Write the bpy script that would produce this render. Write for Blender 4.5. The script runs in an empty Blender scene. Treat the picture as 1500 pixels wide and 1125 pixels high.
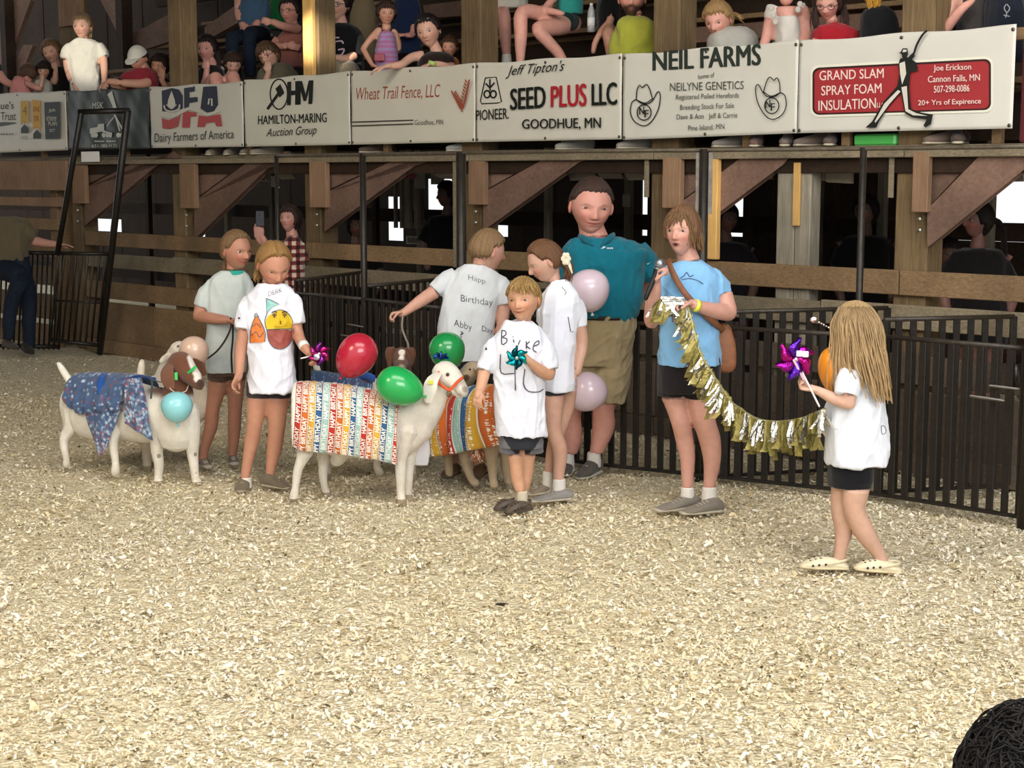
import bpy, bmesh, math, random
import numpy as np
from mathutils import Vector, Matrix, geometry
from mathutils.bvhtree import BVHTree
rng = np.random.default_rng(7); random.seed(7)
C = bpy.context.scene.collection
SC = bpy.context.scene
# ---------------------------------------------------------------- camera, world, light, exposure
F = 2300.0; CX = 750.0; CY = 562.5; EYE = 1.85
PITCH = math.atan(306.5 / F)
cam = bpy.data.cameras.new('camera'); camo = bpy.data.objects.new('camera', cam); C.objects.link(camo)
camo.location = (0, 0, EYE); camo.rotation_euler = (math.pi / 2 - PITCH, 0, 0)
cam.sensor_width = 36; cam.lens = 36 * F / 1500; cam.clip_start = .05; cam.clip_end = 200
SC.camera = camo
SC.view_settings.view_transform = 'Standard'; SC.view_settings.look = 'None'
SC.view_settings.gamma = 1; SC.view_settings.use_curve_mapping = False
SC.view_settings.exposure = 0.16
wd = bpy.data.worlds.new('world'); SC.world = wd; wd.use_nodes = True
bg = wd.node_tree.nodes['Background']; bg.inputs[0].default_value = (.93, .97, 1, 1); bg.inputs[1].default_value = 1.0
def area(name, loc, target, sx, sy, power, col):
    l = bpy.data.lights.new(name, 'AREA'); l.shape = 'RECTANGLE'; l.size = sx; l.size_y = sy; l.energy = power; l.color = col
    o = bpy.data.objects.new(name, l); C.objects.link(o); o.location = loc
    o.rotation_euler = (Vector(target) - Vector(loc)).to_track_quat('-Z', 'Y').to_euler(); return o
area('daylight_from_open_barn_side', (3.5, -3.5, 5.2), (1.0, 8.5, 0.6), 7, 4, 760, (1, .995, .98))
area('overhead_ring_fill', (.5, 6.0, 6.6), (.5, 8.0, 0), 6, 5, 600, (1, .98, .94))  # added soft fill shining down to brighten the floor, not a real roof opening
area('warm_left_fill', (-5.2, 4.0, 5.0), (-1.5, 11, 1.5), 2.0, 2.0, 150, (1, .84, .6))  # added warm fill that tints the left side, stands for no actual lamps
sp = bpy.data.lights.new('low_sun_patch', 'SPOT'); sp.energy = 900; sp.spot_size = math.radians(5.0); sp.spot_blend = .5; sp.color = (1, .92, .76); sp.shadow_soft_size = .08
def sun_shaft(tx, ty, off, size, power):
    l = sp.copy(); l.spot_size = math.radians(size); l.energy = power; o = bpy.data.objects.new('low_sun_shaft', l); C.objects.link(o); o.location = (-7.5, 1.5, 5.2)
    t = wpt(tx, ty, off); o.rotation_euler = (Vector(t) - o.location).to_track_quat('-Z', 'Y').to_euler()

# ---------------------------------------------------------------- pixel helpers
FW = Vector((0, math.cos(PITCH), -math.sin(PITCH))); UP = Vector((0, math.sin(PITCH), math.cos(PITCH)))
def ray(px, py): return FW + Vector(((px - CX) / F, 0, 0)) - UP * ((py - CY) / F)
EV = Vector((0, 0, EYE))
def at(px, py, Y):
    d = ray(px, py); return EV + d * (Y / d.y)
def ground(px, py, z=0):
    d = ray(px, py); return EV + d * ((z - EYE) / d.z)
def sY(Y): return F / (Y * math.cos(PITCH) * 1.0)
def Yfoot(py): return ground(750, py).y
TH = math.radians(45.1); WU = Vector((math.cos(TH), -math.sin(TH), 0)); WN = Vector((-math.sin(TH), -math.cos(TH), 0))
W0 = Vector((0, 12.1, 0))
def W(U, z, off=0): return W0 + WU * U + WN * off + Vector((0, 0, z))
def wuv(px, py, off=0):
    d = ray(px, py); t = ((W0 + WN * off - EV).dot(WN)) / d.dot(WN); p = EV + d * t
    return (p - W0).dot(WU), p.z
def wpt(px, py, off=0):
    U, z = wuv(px, py, off); return W(U, z, off)
def wU(px, off=0): return wuv(px, 300, off)[0]

sun_shaft(455, 55, 0, 1.7, 30000); sun_shaft(125, 75, -.1, 2.6, 9000)
# ---------------------------------------------------------------- colour + materials
def lin(c):
    if isinstance(c, str): c = [int(c[i:i + 2], 16) / 255 for i in (0, 2, 4)]
    return tuple(((v / 12.92) if v <= .04045 else ((v + .055) / 1.055) ** 2.4) for v in c)
MATS = {}
def vmat(name, rough=.8, metal=0, bump=0, bscale=200, var=.12, vscale=12, sheen=0, spec=.3, emis=0, trans=0, sss=0, coat=0, aniso=None):
    if name in MATS: return MATS[name]
    m = bpy.data.materials.new(name); m.use_nodes = True; N = m.node_tree.nodes; L = m.node_tree.links
    b = N['Principled BSDF']; a = N.new('ShaderNodeAttribute'); a.attribute_name = 'Col'
    tc = N.new('ShaderNodeTexCoord'); n = N.new('ShaderNodeTexNoise'); n.inputs['Scale'].default_value = vscale; n.inputs['Detail'].default_value = 4
    src = tc.outputs['Object']
    if aniso:
        mp = N.new('ShaderNodeMapping'); mp.inputs['Scale'].default_value = aniso; L.new(src, mp.inputs[0]); src = mp.outputs[0]
    L.new(src, n.inputs['Vector'])
    mr = N.new('ShaderNodeMapRange'); mr.inputs[1].default_value = .25; mr.inputs[2].default_value = .75; mr.inputs[3].default_value = 1 - var; mr.inputs[4].default_value = 1 + var
    L.new(n.outputs[0], mr.inputs[0])
    mx = N.new('ShaderNodeVectorMath'); mx.operation = 'SCALE'; L.new(a.outputs['Color'], mx.inputs[0]); L.new(mr.outputs[0], mx.inputs['Scale'])
    L.new(mx.outputs[0], b.inputs['Base Color'])
    b.inputs['Roughness'].default_value = rough; b.inputs['Metallic'].default_value = metal; b.inputs['Specular IOR Level'].default_value = spec
    if sheen: b.inputs['Sheen Weight'].default_value = sheen
    if sss: b.inputs['Subsurface Weight'].default_value = sss; b.inputs['Subsurface Radius'].default_value = (.012, .004, .002); b.inputs['Subsurface Scale'].default_value = 1
    if trans: b.inputs['Transmission Weight'].default_value = trans
    if coat: b.inputs['Coat Weight'].default_value = coat
    if bump:
        n2 = N.new('ShaderNodeTexNoise'); n2.inputs['Scale'].default_value = bscale; n2.inputs['Detail'].default_value = 3; L.new(src, n2.inputs['Vector'])
        bp = N.new('ShaderNodeBump'); bp.inputs['Strength'].default_value = bump; bp.inputs['Distance'].default_value = .01; L.new(n2.outputs[0], bp.inputs['Height']); L.new(bp.outputs[0], b.inputs['Normal'])
    MATS[name] = m; return m
SKIN = vmat('skin', .5, var=.07, vscale=30, spec=.35, bump=.05, bscale=300, sss=.12)
CLOTH = vmat('woven_cotton', .9, var=.05, vscale=18, bump=.25, bscale=420, sheen=.15, spec=.15)
DENIM = vmat('denim', .9, var=.25, vscale=40, bump=.3, bscale=500, spec=.15)
HAIR = vmat('hair', .5, var=.25, vscale=60, bump=.5, bscale=260, spec=.35, aniso=(3, 3, .6))
FUR = vmat('short_fur', .8, var=.09, vscale=22, bump=.5, bscale=240, sheen=.2, spec=.2)
RUB = vmat('rubber', .55, var=.08, vscale=40, bump=.1, bscale=150, spec=.4)
PAINT = vmat('black_painted_steel', .42, metal=.25, var=.35, vscale=25, bump=.25, bscale=80, spec=.45)
STEEL = vmat('worn_steel', .35, metal=.8, var=.2, vscale=30)
VINYL = vmat('banner_vinyl', .38, var=.05, vscale=3, bump=1.0, bscale=3.5, spec=.4)
PRINT = vmat('print', .5, var=.03, vscale=30, spec=.3)
LATEX = vmat('balloon_latex', .22, var=.03, vscale=6, spec=.5, coat=.3, sss=.0)
FOIL = vmat('metallic_foil', .22, metal=.92, var=.15, vscale=60, bump=.6, bscale=50)
LEATHER = vmat('leather', .5, var=.2, vscale=30, bump=.2, bscale=200)
EYEM = vmat('eye', .12, var=0, spec=.6)
PLASTIC = vmat('plastic', .3, var=.03, spec=.5)
WOOD_CACHE = {}
def wood(col, dark=.55, grain=(1, 1, 1), name='weathered_wood', rough=.78):
    key = (col, dark, grain)
    if key in WOOD_CACHE: return WOOD_CACHE[key]
    m = bpy.data.materials.new(name); m.use_nodes = True; N = m.node_tree.nodes; L = m.node_tree.links; b = N['Principled BSDF']
    tc = N.new('ShaderNodeTexCoord'); mp = N.new('ShaderNodeMapping'); mp.inputs['Scale'].default_value = grain
    mp.inputs['Rotation'].default_value = (0, 0, TH)
    oi = N.new('ShaderNodeObjectInfo'); ad = N.new('ShaderNodeVectorMath'); ad.operation = 'ADD'
    sc = N.new('ShaderNodeVectorMath'); sc.operation = 'SCALE'; cb = N.new('ShaderNodeCombineXYZ')
    for i in range(3): L.new(oi.outputs['Random'], cb.inputs[i])
    L.new(cb.outputs[0], sc.inputs[0]); sc.inputs['Scale'].default_value = 37
    L.new(tc.outputs['Object'], mp.inputs[0]); L.new(mp.outputs[0], ad.inputs[0]); L.new(sc.outputs[0], ad.inputs[1])
    n = N.new('ShaderNodeTexNoise'); n.inputs['Scale'].default_value = 6; n.inputs['Detail'].default_value = 8; n.inputs['Roughness'].default_value = .7; n.inputs['Distortion'].default_value = .6
    L.new(ad.outputs[0], n.inputs['Vector'])
    n2 = N.new('ShaderNodeTexNoise'); n2.inputs['Scale'].default_value = 2.5; n2.inputs['Detail'].default_value = 3; L.new(tc.outputs['Object'], n2.inputs['Vector'])
    r = N.new('ShaderNodeValToRGB'); c = lin(col)
    r.color_ramp.elements[0].position = .3; r.color_ramp.elements[0].color = (*[v * dark for v in c], 1)
    r.color_ramp.elements[1].position = .68; r.color_ramp.elements[1].color = (*[min(1, v * 1.15) for v in c], 1)
    L.new(n.outputs[0], r.inputs[0])
    mr = N.new('ShaderNodeMapRange'); mr.inputs[1].default_value = .3; mr.inputs[2].default_value = .7; mr.inputs[3].default_value = .72; mr.inputs[4].default_value = 1.15; L.new(n2.outputs[0], mr.inputs[0])
    mx = N.new('ShaderNodeVectorMath'); mx.operation = 'SCALE'; L.new(r.outputs[0], mx.inputs[0]); L.new(mr.outputs[0], mx.inputs['Scale'])
    mr2 = N.new('ShaderNodeMapRange'); mr2.inputs[3].default_value = .82; mr2.inputs[4].default_value = 1.14; L.new(oi.outputs['Random'], mr2.inputs[0])
    mx2 = N.new('ShaderNodeVectorMath'); mx2.operation = 'SCALE'; L.new(mx.outputs[0], mx2.inputs[0]); L.new(mr2.outputs[0], mx2.inputs['Scale'])
    L.new(mx2.outputs[0], b.inputs['Base Color']); b.inputs['Roughness'].default_value = rough; b.inputs['Specular IOR Level'].default_value = .25
    bp = N.new('ShaderNodeBump'); bp.inputs['Strength'].default_value = .5; bp.inputs['Distance'].default_value = .006; L.new(n.outputs[0], bp.inputs['Height']); L.new(bp.outputs[0], b.inputs['Normal'])
    WOOD_CACHE[key] = m; return m
HG = (.6, 8, 14); VG = (9, 9, .6)
W_RAIL = wood('8c7152', grain=HG); W_POST = wood('7a6548', grain=VG); W_RED = wood('7d6254', .7, grain=(4, 6, 6)); W_GREY = wood('8d8575', grain=VG)
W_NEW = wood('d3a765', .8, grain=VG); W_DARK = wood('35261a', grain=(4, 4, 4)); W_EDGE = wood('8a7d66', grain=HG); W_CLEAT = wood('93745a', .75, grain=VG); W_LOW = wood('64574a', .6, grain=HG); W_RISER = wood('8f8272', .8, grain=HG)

# ---------------------------------------------------------------- object helpers
ORG = {}
def tag(o, label=None, cat=None, group=None, kind=None):
    for k, v in (('label', label), ('category', cat), ('group', group), ('kind', kind)):
        if v: o[k] = v
    return o
def empty(name, loc, label=None, cat=None, group=None, kind=None):
    o = bpy.data.objects.new(name, None); C.objects.link(o); o.location = loc; o.empty_display_size = .1
    ORG[o.name] = np.array(loc, float); return tag(o, label, cat, group, kind)
def mk(name, V, Fc, mat, parent=None, col=None, smooth=True, label=None, cat=None, group=None, kind=None, org=None):
    V = np.asarray(V, float).reshape(-1, 3)
    if parent is not None: o0 = ORG[parent.name]
    elif org is not None: o0 = np.array(org, float)
    else: o0 = np.array([V[:, 0].mean(), V[:, 1].mean(), V[:, 2].min()])
    me = bpy.data.meshes.new(name)
    me.from_pydata((V - o0).tolist(), [], [list(map(int, f)) for f in Fc])
    if smooth: me.polygons.foreach_set('use_smooth', [True] * len(me.polygons))
    if col is not None: setcol(me, col)
    me.materials.append(mat); me.update()
    o = bpy.data.objects.new(name, me); C.objects.link(o)
    if parent is not None: o.parent = parent
    else: o.location = o0
    ORG[o.name] = o0
    return tag(o, label, cat, group, kind)
def setcol(me, col):
    at_ = me.color_attributes.get('Col') or me.color_attributes.new('Col', 'FLOAT_COLOR', 'POINT')
    n = len(me.vertices)
    if isinstance(col, (str, tuple)): col = np.tile(np.array(lin(col))[None], (n, 1))
    a = np.ones((n, 4)); a[:, :3] = np.asarray(col)[:, :3]; at_.data.foreach_set('color', a.ravel())
class G:
    def __init__(s): s.V = []; s.F = []; s.c = []; s.n = 0
    def add(s, vf, col=None):
        V, Fc = vf; V = np.asarray(V, float); s.V.append(V); s.F += [[i + s.n for i in f] for f in Fc]; s.n += len(V)
        if col is not None:
            cc = lin(col) if isinstance(col, str) else col
            cc = np.asarray(cc); s.c.append(np.tile(cc[None], (len(V), 1)) if cc.ndim == 1 else cc)
        return s
    def arr(s): return np.concatenate(s.V), s.F
    def mk(s, name, mat, parent=None, **k):
        V, Fc = s.arr()
        if s.c and 'col' not in k: k['col'] = np.concatenate(s.c)
        return mk(name, V, Fc, mat, parent, **k)
def nrm(v):
    v = np.asarray(v, float); return v / (np.linalg.norm(v, axis=-1, keepdims=True) + 1e-12)
def spline(P, k=4):
    P = np.asarray(P, float)
    if len(P) < 3 or k < 2:
        return P
    Q = np.vstack([2 * P[0] - P[1], P, 2 * P[-1] - P[-2]]); out = []
    for i in range(1, len(Q) - 2):
        for j in range(k):
            t = j / k; a, b, c, d = Q[i - 1:i + 3]
            out.append(.5 * (2 * b + (c - a) * t + (2 * a - 5 * b + 4 * c - d) * t * t + (3 * b - a - 3 * c + d) * t ** 3))
    out.append(P[-1]); return np.array(out)
def loft(P, ra, rb=None, side=(1, 0, 0), n=14, cap='round', k=4, pw=1.0, level=False):
    P = np.asarray(P, float).reshape(-1, 3); m = len(P)
    ra = np.broadcast_to(np.asarray(ra, float), (m,)).copy(); rb = ra.copy() if rb is None else np.broadcast_to(np.asarray(rb, float), (m,)).copy()
    if m > 2 and k > 1:
        Q = spline(np.column_stack([P, ra, rb]), k); P = Q[:, :3]; ra = np.maximum(Q[:, 3], 1e-4); rb = np.maximum(Q[:, 4], 1e-4)
    T = nrm(np.gradient(P, axis=0)) if len(P) > 1 else np.array([[0, 0, 1.]])
    if level: T = np.tile(np.array([0, 0, 1. if P[-1, 2] > P[0, 2] else -1.]), (len(P), 1))
    if cap == 'round':
        pre = []; post = []
        for a in (1.0, .78, .45):
            s_, c_ = math.sin(a * math.pi / 2), max(.03, math.cos(a * math.pi / 2))
            pre.append((P[0] - T[0] * min(ra[0], rb[0]) * s_, ra[0] * c_, rb[0] * c_, T[0]))
            post.insert(0, (P[-1] + T[-1] * min(ra[-1], rb[-1]) * s_, ra[-1] * c_, rb[-1] * c_, T[-1]))
        P = np.vstack([[p[0] for p in pre], P, [p[0] for p in post]]); ra = np.r_[[p[1] for p in pre], ra, [p[1] for p in post]]
        rb = np.r_[[p[2] for p in pre], rb, [p[2] for p in post]]; T = np.vstack([[p[3] for p in pre], T, [p[3] for p in post]])
    S = np.asarray(side, float); A = S - T * (T @ S)[:, None]
    bad = np.linalg.norm(A, axis=1) < .15
    if bad.any(): S2 = np.array([0, 1., .3]); A[bad] = S2 - T[bad] * (T[bad] @ S2)[:, None]
    A = nrm(A); B = np.cross(T, A); th = np.linspace(0, 2 * np.pi, n, endpoint=False)
    ct = np.sign(np.cos(th)) * abs(np.cos(th)) ** pw; st = np.sign(np.sin(th)) * abs(np.sin(th)) ** pw
    V = (P[:, None] + A[:, None] * (ra[:, None] * ct)[..., None] + B[:, None] * (rb[:, None] * st)[..., None]).reshape(-1, 3)
    m = len(P); Fc = [[i * n + j, i * n + (j + 1) % n, (i + 1) * n + (j + 1) % n, (i + 1) * n + j] for i in range(m - 1) for j in range(n)]
    Fc.append(list(range(n))[::-1]); Fc.append([(m - 1) * n + j for j in range(n)]); return V, Fc
def box(c, half, ax=None):
    c = np.asarray(c, float); A = np.eye(3) if ax is None else np.array([list(a) for a in ax]); h = half
    V = [c + A[0] * h[0] * x + A[1] * h[1] * y + A[2] * h[2] * z for x in (-1, 1) for y in (-1, 1) for z in (-1, 1)]
    return np.array(V), [[0, 1, 3, 2], [4, 6, 7, 5], [0, 4, 5, 1], [2, 3, 7, 6], [0, 2, 6, 4], [1, 5, 7, 3]]
def bar(a, b, w, h, up=(0, 0, 1)):
    a = np.array(a, float); b = np.array(b, float); t = nrm(b - a); u = np.array(up, float); s = np.cross(t, u)
    if np.linalg.norm(s) < 1e-3: s = np.cross(t, [1., 0, 0])
    s = nrm(s); u = np.cross(s, t); return box((a + b) / 2, (np.linalg.norm(b - a) / 2, w / 2, h / 2), (t, s, u))
def ell(c, r, ax=None, n=20, m=14):
    c = np.asarray(c, float); A = np.eye(3) if ax is None else np.array([list(a) for a in ax]); V = []
    for i in range(m + 1):
        ph = math.pi * i / m
        for j in range(n):
            t = 2 * math.pi * j / n; V.append(c + A[0] * r[0] * math.sin(ph) * math.cos(t) + A[1] * r[1] * math.sin(ph) * math.sin(t) + A[2] * r[2] * math.cos(ph))
    return np.array(V), [[i * n + j, (i + 1) * n + j, (i + 1) * n + (j + 1) % n, i * n + (j + 1) % n] for i in range(m) for j in range(n)]
def bevel(o, w=.004, seg=1):
    m = o.modifiers.new('b', 'BEVEL'); m.width = w; m.segments = seg; m.limit_method = 'ANGLE'; return o
def remesh(g, vox, smooth=4):
    V, Fc = g.arr() if isinstance(g, G) else g
    me = bpy.data.meshes.new('t'); me.from_pydata(V.tolist(), [], Fc); o = bpy.data.objects.new('t', me); C.objects.link(o)
    m = o.modifiers.new('r', 'REMESH'); m.mode = 'VOXEL'; m.voxel_size = vox; m.adaptivity = 0
    if smooth: s = o.modifiers.new('s', 'SMOOTH'); s.factor = .5; s.iterations = smooth
    ev = o.evaluated_get(bpy.context.evaluated_depsgraph_get()); e = ev.to_mesh()
    n = len(e.vertices); co = np.empty(n * 3); e.vertices.foreach_get('co', co); no = np.empty(n * 3); e.vertex_normals.foreach_get('vector', no)
    fs = [list(p.vertices) for p in e.polygons]; ev.to_mesh_clear()
    bpy.data.objects.remove(o); bpy.data.meshes.remove(me); return co.reshape(-1, 3), fs, no.reshape(-1, 3)
def wrink(V, Nn, amp, sc=22, seed=0, along=(0, 0, 1)):
    r = np.random.default_rng(seed); a = nrm(np.array(along)); d = np.zeros(len(V)); warp = np.sin(V @ r.normal(0, 6, 3) + r.uniform(0, 6)) * 1.3 + np.sin(V @ r.normal(0, 11, 3)) * .8
    for i in range(5):
        k = nrm(r.normal(0, 1, 3)); k = nrm(k - a * (k @ a) * .8) * sc * r.uniform(.6, 1.6); w = np.sin(V @ k + warp * r.uniform(.7, 1.5) + r.uniform(0, 6)); d += (1 - abs(w)) ** 1.6 - .3
    return V + Nn * (d * amp / 2.2)[:, None]
def text_geo(s, bold=0.0, shear=0.0, space=1.0, sub=0):
    cu = bpy.data.curves.new('t', 'FONT'); cu.body = s; cu.offset = bold; cu.shear = shear; cu.space_character = space; cu.resolution_u = 3; cu.align_x = 'LEFT'
    o = bpy.data.objects.new('t', cu); C.objects.link(o)
    ev = o.evaluated_get(bpy.context.evaluated_depsgraph_get()); me = bpy.data.meshes.new_from_object(ev)
    if sub:
        bm = bmesh.new(); bm.from_mesh(me); bmesh.ops.triangulate(bm, faces=bm.faces)
        for _ in range(sub):
            es = [e for e in bm.edges if e.calc_length() > .12]
            if es: bmesh.ops.subdivide_edges(bm, edges=es, cuts=1); bmesh.ops.triangulate(bm, faces=bm.faces)
        bm.to_mesh(me); bm.free()
    V = np.array([v.co[:2] for v in me.vertices]); Fc = [list(p.vertices) for p in me.polygons]
    bpy.data.objects.remove(o); bpy.data.curves.remove(cu); bpy.data.meshes.remove(me)
    mn = V.min(0); mx = V.max(0); return (V - mn) / (mx - mn), Fc, (mx - mn)
def ribbon(pts, w, k=6, closed=False, taper=False):
    P = np.asarray(pts, float)
    if closed: P = np.vstack([P, P[0]])
    if k > 1: P = spline(P, k)
    T = nrm(np.gradient(P, axis=0)); Nn = np.column_stack([-T[:, 1], T[:, 0]]); ww = np.full(len(P), w / 2)
    if taper: ww = ww * (.25 + .75 * np.sin(np.linspace(0, np.pi, len(P))))
    V = np.vstack([P + Nn * ww[:, None], P - Nn * ww[:, None]]); n = len(P)
    return V, [[i, i + 1, n + i + 1, n + i] for i in range(n - 1)]
def poly(pts, k=1, rings=1, closed=True):
    P = np.asarray(pts, float)
    if k > 1: P = spline(np.vstack([P, P[0]]), k)[:-1]
    if rings <= 1:
        t = geometry.tessellate_polygon([[Vector((a, b, 0)) for a, b in P]]); return P, [list(f) for f in t]
    c = P.mean(0); n = len(P); V = [c]
    for i in range(1, rings + 1): V += list(c + (P - c) * i / rings)
    Fc = [[0, 1 + j, 1 + (j + 1) % n] for j in range(n)]
    for i in range(rings - 1):
        a = 1 + i * n; b = a + n; Fc += [[a + j, b + j, b + (j + 1) % n, a + (j + 1) % n] for j in range(n)]
    return np.array(V), Fc
class Decal:
    "flat print: 2D shapes mapped on to a real surface by a function (x, y, lift) -> point"
    def __init__(s, fn): s.fn = fn; s.g = G(); s.l = 0
    def add(s, vf, col, lift=None):
        s.l += .0004; L_ = s.l if lift is None else lift
        V = np.array([list(s.fn(x, y, L_)) for x, y in vf[0]]); s.g.add((V, vf[1]), col)
    def text(s, t, x0, y0, x1, y1, col, h, bold=0, shear=0, space=1.0, sub=0):
        if bold > .005:
            e = bold * (h[0] if isinstance(h, tuple) else h) * .8; L0 = s.l
            for ex, ey in ((-e, 0), (e, 0), (0, -e * .6)): s.l = L0; s.text(t, x0 + ex, y0 + ey, x1 + ex, y1 + ey, col, h, 0, shear, space, sub)
            s.l = L0 + .0004
        V, Fc, sz = text_geo(t, min(bold, 0), shear, space, sub); dx, dy = x1 - x0, y1 - y0
        h0, h1 = h if isinstance(h, tuple) else (h, h)
        Q = np.column_stack([x0 + V[:, 0] * dx, y0 + V[:, 0] * dy - (V[:, 1] - .5) * (h0 + (h1 - h0) * V[:, 0])]); s.add((Q, Fc), col)
    def mk(s, name, mat, parent, **k): return s.g.mk(name, mat, parent, smooth=False, **k)
# ---------------------------------------------------------------- floor of wood shavings
def gz(x, y):
    return .010 * np.sin(x * 2.1 + y * 1.3) + .008 * np.sin(x * 4.7 - y * 3.1 + 1) + .006 * np.sin(x * 9 + y * 7.7)
nx, ny = 180, 260
gx, gy = np.meshgrid(np.linspace(-24, 12, nx), np.linspace(1.5, 34, ny)); gzv = gz(gx, gy)
V = np.column_stack([gx.ravel(), gy.ravel(), gzv.ravel() - .012])
Fq = [[j * nx + i, j * nx + i + 1, (j + 1) * nx + i + 1, (j + 1) * nx + i] for j in range(ny - 1) for i in range(nx - 1)]
fm = bpy.data.materials.new('packed_shavings'); fm.use_nodes = True; N = fm.node_tree.nodes; L = fm.node_tree.links; b = N['Principled BSDF']
tc = N.new('ShaderNodeTexCoord'); vo = N.new('ShaderNodeTexVoronoi'); vo.inputs['Scale'].default_value = 55; no = N.new('ShaderNodeTexNoise'); no.inputs['Scale'].default_value = 9; no.inputs['Detail'].default_value = 6
L.new(tc.outputs['Object'], vo.inputs['Vector']); L.new(tc.outputs['Object'], no.inputs['Vector'])
cr = N.new('ShaderNodeValToRGB'); cr.color_ramp.elements[0].color = (*lin('665c45'), 1); cr.color_ramp.elements[1].color = (*lin('dfd2b2'), 1); cr.color_ramp.elements[0].position = .1; cr.color_ramp.elements[1].position = .75
ma = N.new('ShaderNodeMath'); ma.operation = 'MULTIPLY_ADD'; L.new(vo.outputs['Color'], ma.inputs[0]); ma.inputs[1].default_value = .6; L.new(no.outputs[0], ma.inputs[2]); L.new(ma.outputs[0], cr.inputs[0])
L.new(cr.outputs[0], b.inputs['Base Color']); b.inputs['Roughness'].default_value = .95; b.inputs['Specular IOR Level'].default_value = .1
bp = N.new('ShaderNodeBump'); bp.inputs['Strength'].default_value = .8; bp.inputs['Distance'].default_value = .02; L.new(vo.outputs['Distance'], bp.inputs['Height']); L.new(bp.outputs[0], b.inputs['Normal'])
mk('floor', V, Fq, fm, kind='structure', org=(0, 0, 0))
def chips():
    X = []; Y = []
    for y0, y1, dens in ((4.3, 6.5, 5800), (6.5, 9, 4000), (9, 13.2, 2600), (13.2, 16, 900)):
        w = .36 * y1 + .4; n = int((y1 - y0) * 2 * w * dens); X.append(rng.uniform(-w, w, n)); Y.append(rng.uniform(y0, y1, n))
    X = np.concatenate(X); Y = np.concatenate(Y)
    k = abs(X) < .36 * Y + .25; X = X[k]; Y = Y[k]; n = len(X)
    ln = rng.lognormal(-4.32, .42, n).clip(.005, .042); wd_ = ln * rng.uniform(.22, .65, n); a = rng.uniform(0, 2 * np.pi, n); til = rng.normal(0, .34, n); rol = rng.normal(0, .38, n); bend = ln * rng.uniform(-.35, .5, n)
    Z = gz(X, Y) + rng.uniform(-.005, .013, n)
    ca, sa = np.cos(a), np.sin(a); L_ = np.column_stack([ca * np.cos(til), sa * np.cos(til), np.sin(til)]); S_ = np.column_stack([-sa * np.cos(rol), ca * np.cos(rol), np.sin(rol)])
    P = np.column_stack([X, Y, Z]); Vs = []
    for u in (-1, 0, 1):
        for v in (-1, 1):
            q = P + L_ * (u * ln / 2)[:, None] + S_ * (v * wd_ / 2 * (1 if u == 0 else .7))[:, None]; q[:, 2] += bend * (.3 if u == 0 else -.3); Vs.append(q)
    V = np.stack(Vs, 1).reshape(-1, 3); base = (np.arange(n) * 6)[:, None]
    Fi = np.concatenate([base + np.array([0, 1, 3, 2]), base + np.array([2, 3, 5, 4])], 1).reshape(-1)
    me = bpy.data.meshes.new('wood_shavings'); me.vertices.add(len(V)); me.vertices.foreach_set('co', V.ravel())
    me.loops.add(len(Fi)); me.loops.foreach_set('vertex_index', Fi.astype(np.int32)); nf = len(Fi) // 4
    me.polygons.add(nf); me.polygons.foreach_set('loop_start', np.arange(nf, dtype=np.int32) * 4); me.update(calc_edges=True)
    pal = np.array([lin(c) for c in ('eee4cc', 'e6dabe', 'decead', 'f2ebdc', 'd1c09a', 'ab9974', '6d6044')]); pi = rng.choice(7, n, p=[.25, .24, .18, .15, .09, .05, .04])
    patch = .5 + .5 * np.sin(X * 1.7 + np.sin(Y * 1.1) * 1.5); cl = pal[pi] * (1 - .08 * patch[:, None] * np.array([0, .3, 1.2]))
    setcol(me, np.repeat(cl, 6, axis=0)); m = vmat('wood_shaving', .85, var=.1, vscale=30, spec=.15); me.materials.append(m)
    o = bpy.data.objects.new('wood_shavings', me); C.objects.link(o); tag(o, 'pale loose wood shavings covering the show ring floor', 'wood shavings', kind='stuff')
chips()
# ---------------------------------------------------------------- wall under the grandstand (planks, posts, braces)
Ul, Ur = wU(-60), wU(1600)
wall = empty('wall_back', W(0, 0, 0), kind='structure')
def wbox(name, U0, U1, z0, z1, th, off, mat, parent, bv=.004, **k):
    "a plank parallel to the wall; its front face stands off metres in front of the wall line"
    V, Fc = box(W((U0 + U1) / 2, (z0 + z1) / 2, off - th / 2), (abs(U1 - U0) / 2, th / 2, abs(z1 - z0) / 2), (WU, WN, (0, 0, 1)))
    o = mk(name, V, Fc, mat, parent, smooth=False, **k)
    if bv: bevel(o, bv)
    return o
def pxbox(name, x0, y0, x1, y1, th, off, mat, parent, **k):
    ym = (y0 + y1) / 2; xm = (x0 + x1) / 2
    return wbox(name, wuv(x0, ym, off)[0], wuv(x1, ym, off)[0], wuv(xm, y1, off)[1], wuv(xm, y0, off)[1], th, off, mat, parent, **k)
U_g = wU(122)
# rails in 2 to 3 m lengths
def rail_run(z0, z1, Ua, Ub, joints, off=0.0, th=.04, mat=None):
    us = [Ua] + [j for j in joints if Ua < j < Ub] + [Ub]
    for a, b_ in zip(us, us[1:]): wbox('rail_board', a + .004, b_ - .004, z0 + random.uniform(-.008, .008), z1 + random.uniform(-.008, .008), th, off, (W_RAIL if mat is W_LOW and b_ < wU(470) else mat) or W_RAIL, wall)
J = [wU(x) for x in (455, 690, 963, 1320)]
rail_run(1.12, 1.265, U_g, Ur, J)
rail_run(.90, 1.045, U_g, Ur, [wU(x) for x in (250, 690, 1205)], mat=W_EDGE)
rail_run(.57, .75, U_g, Ur, [wU(x) for x in (345, 690, 1320)], mat=W_LOW)
rail_run(.14, .53, U_g, Ur, [wU(x) for x in (222, 440, 600, 963, 1400)], th=.03, mat=W_LOW)
rail_run(.0, .135, U_g, Ur, [wU(x) for x in (455, 963)], off=.02, mat=W_LOW)
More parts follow.
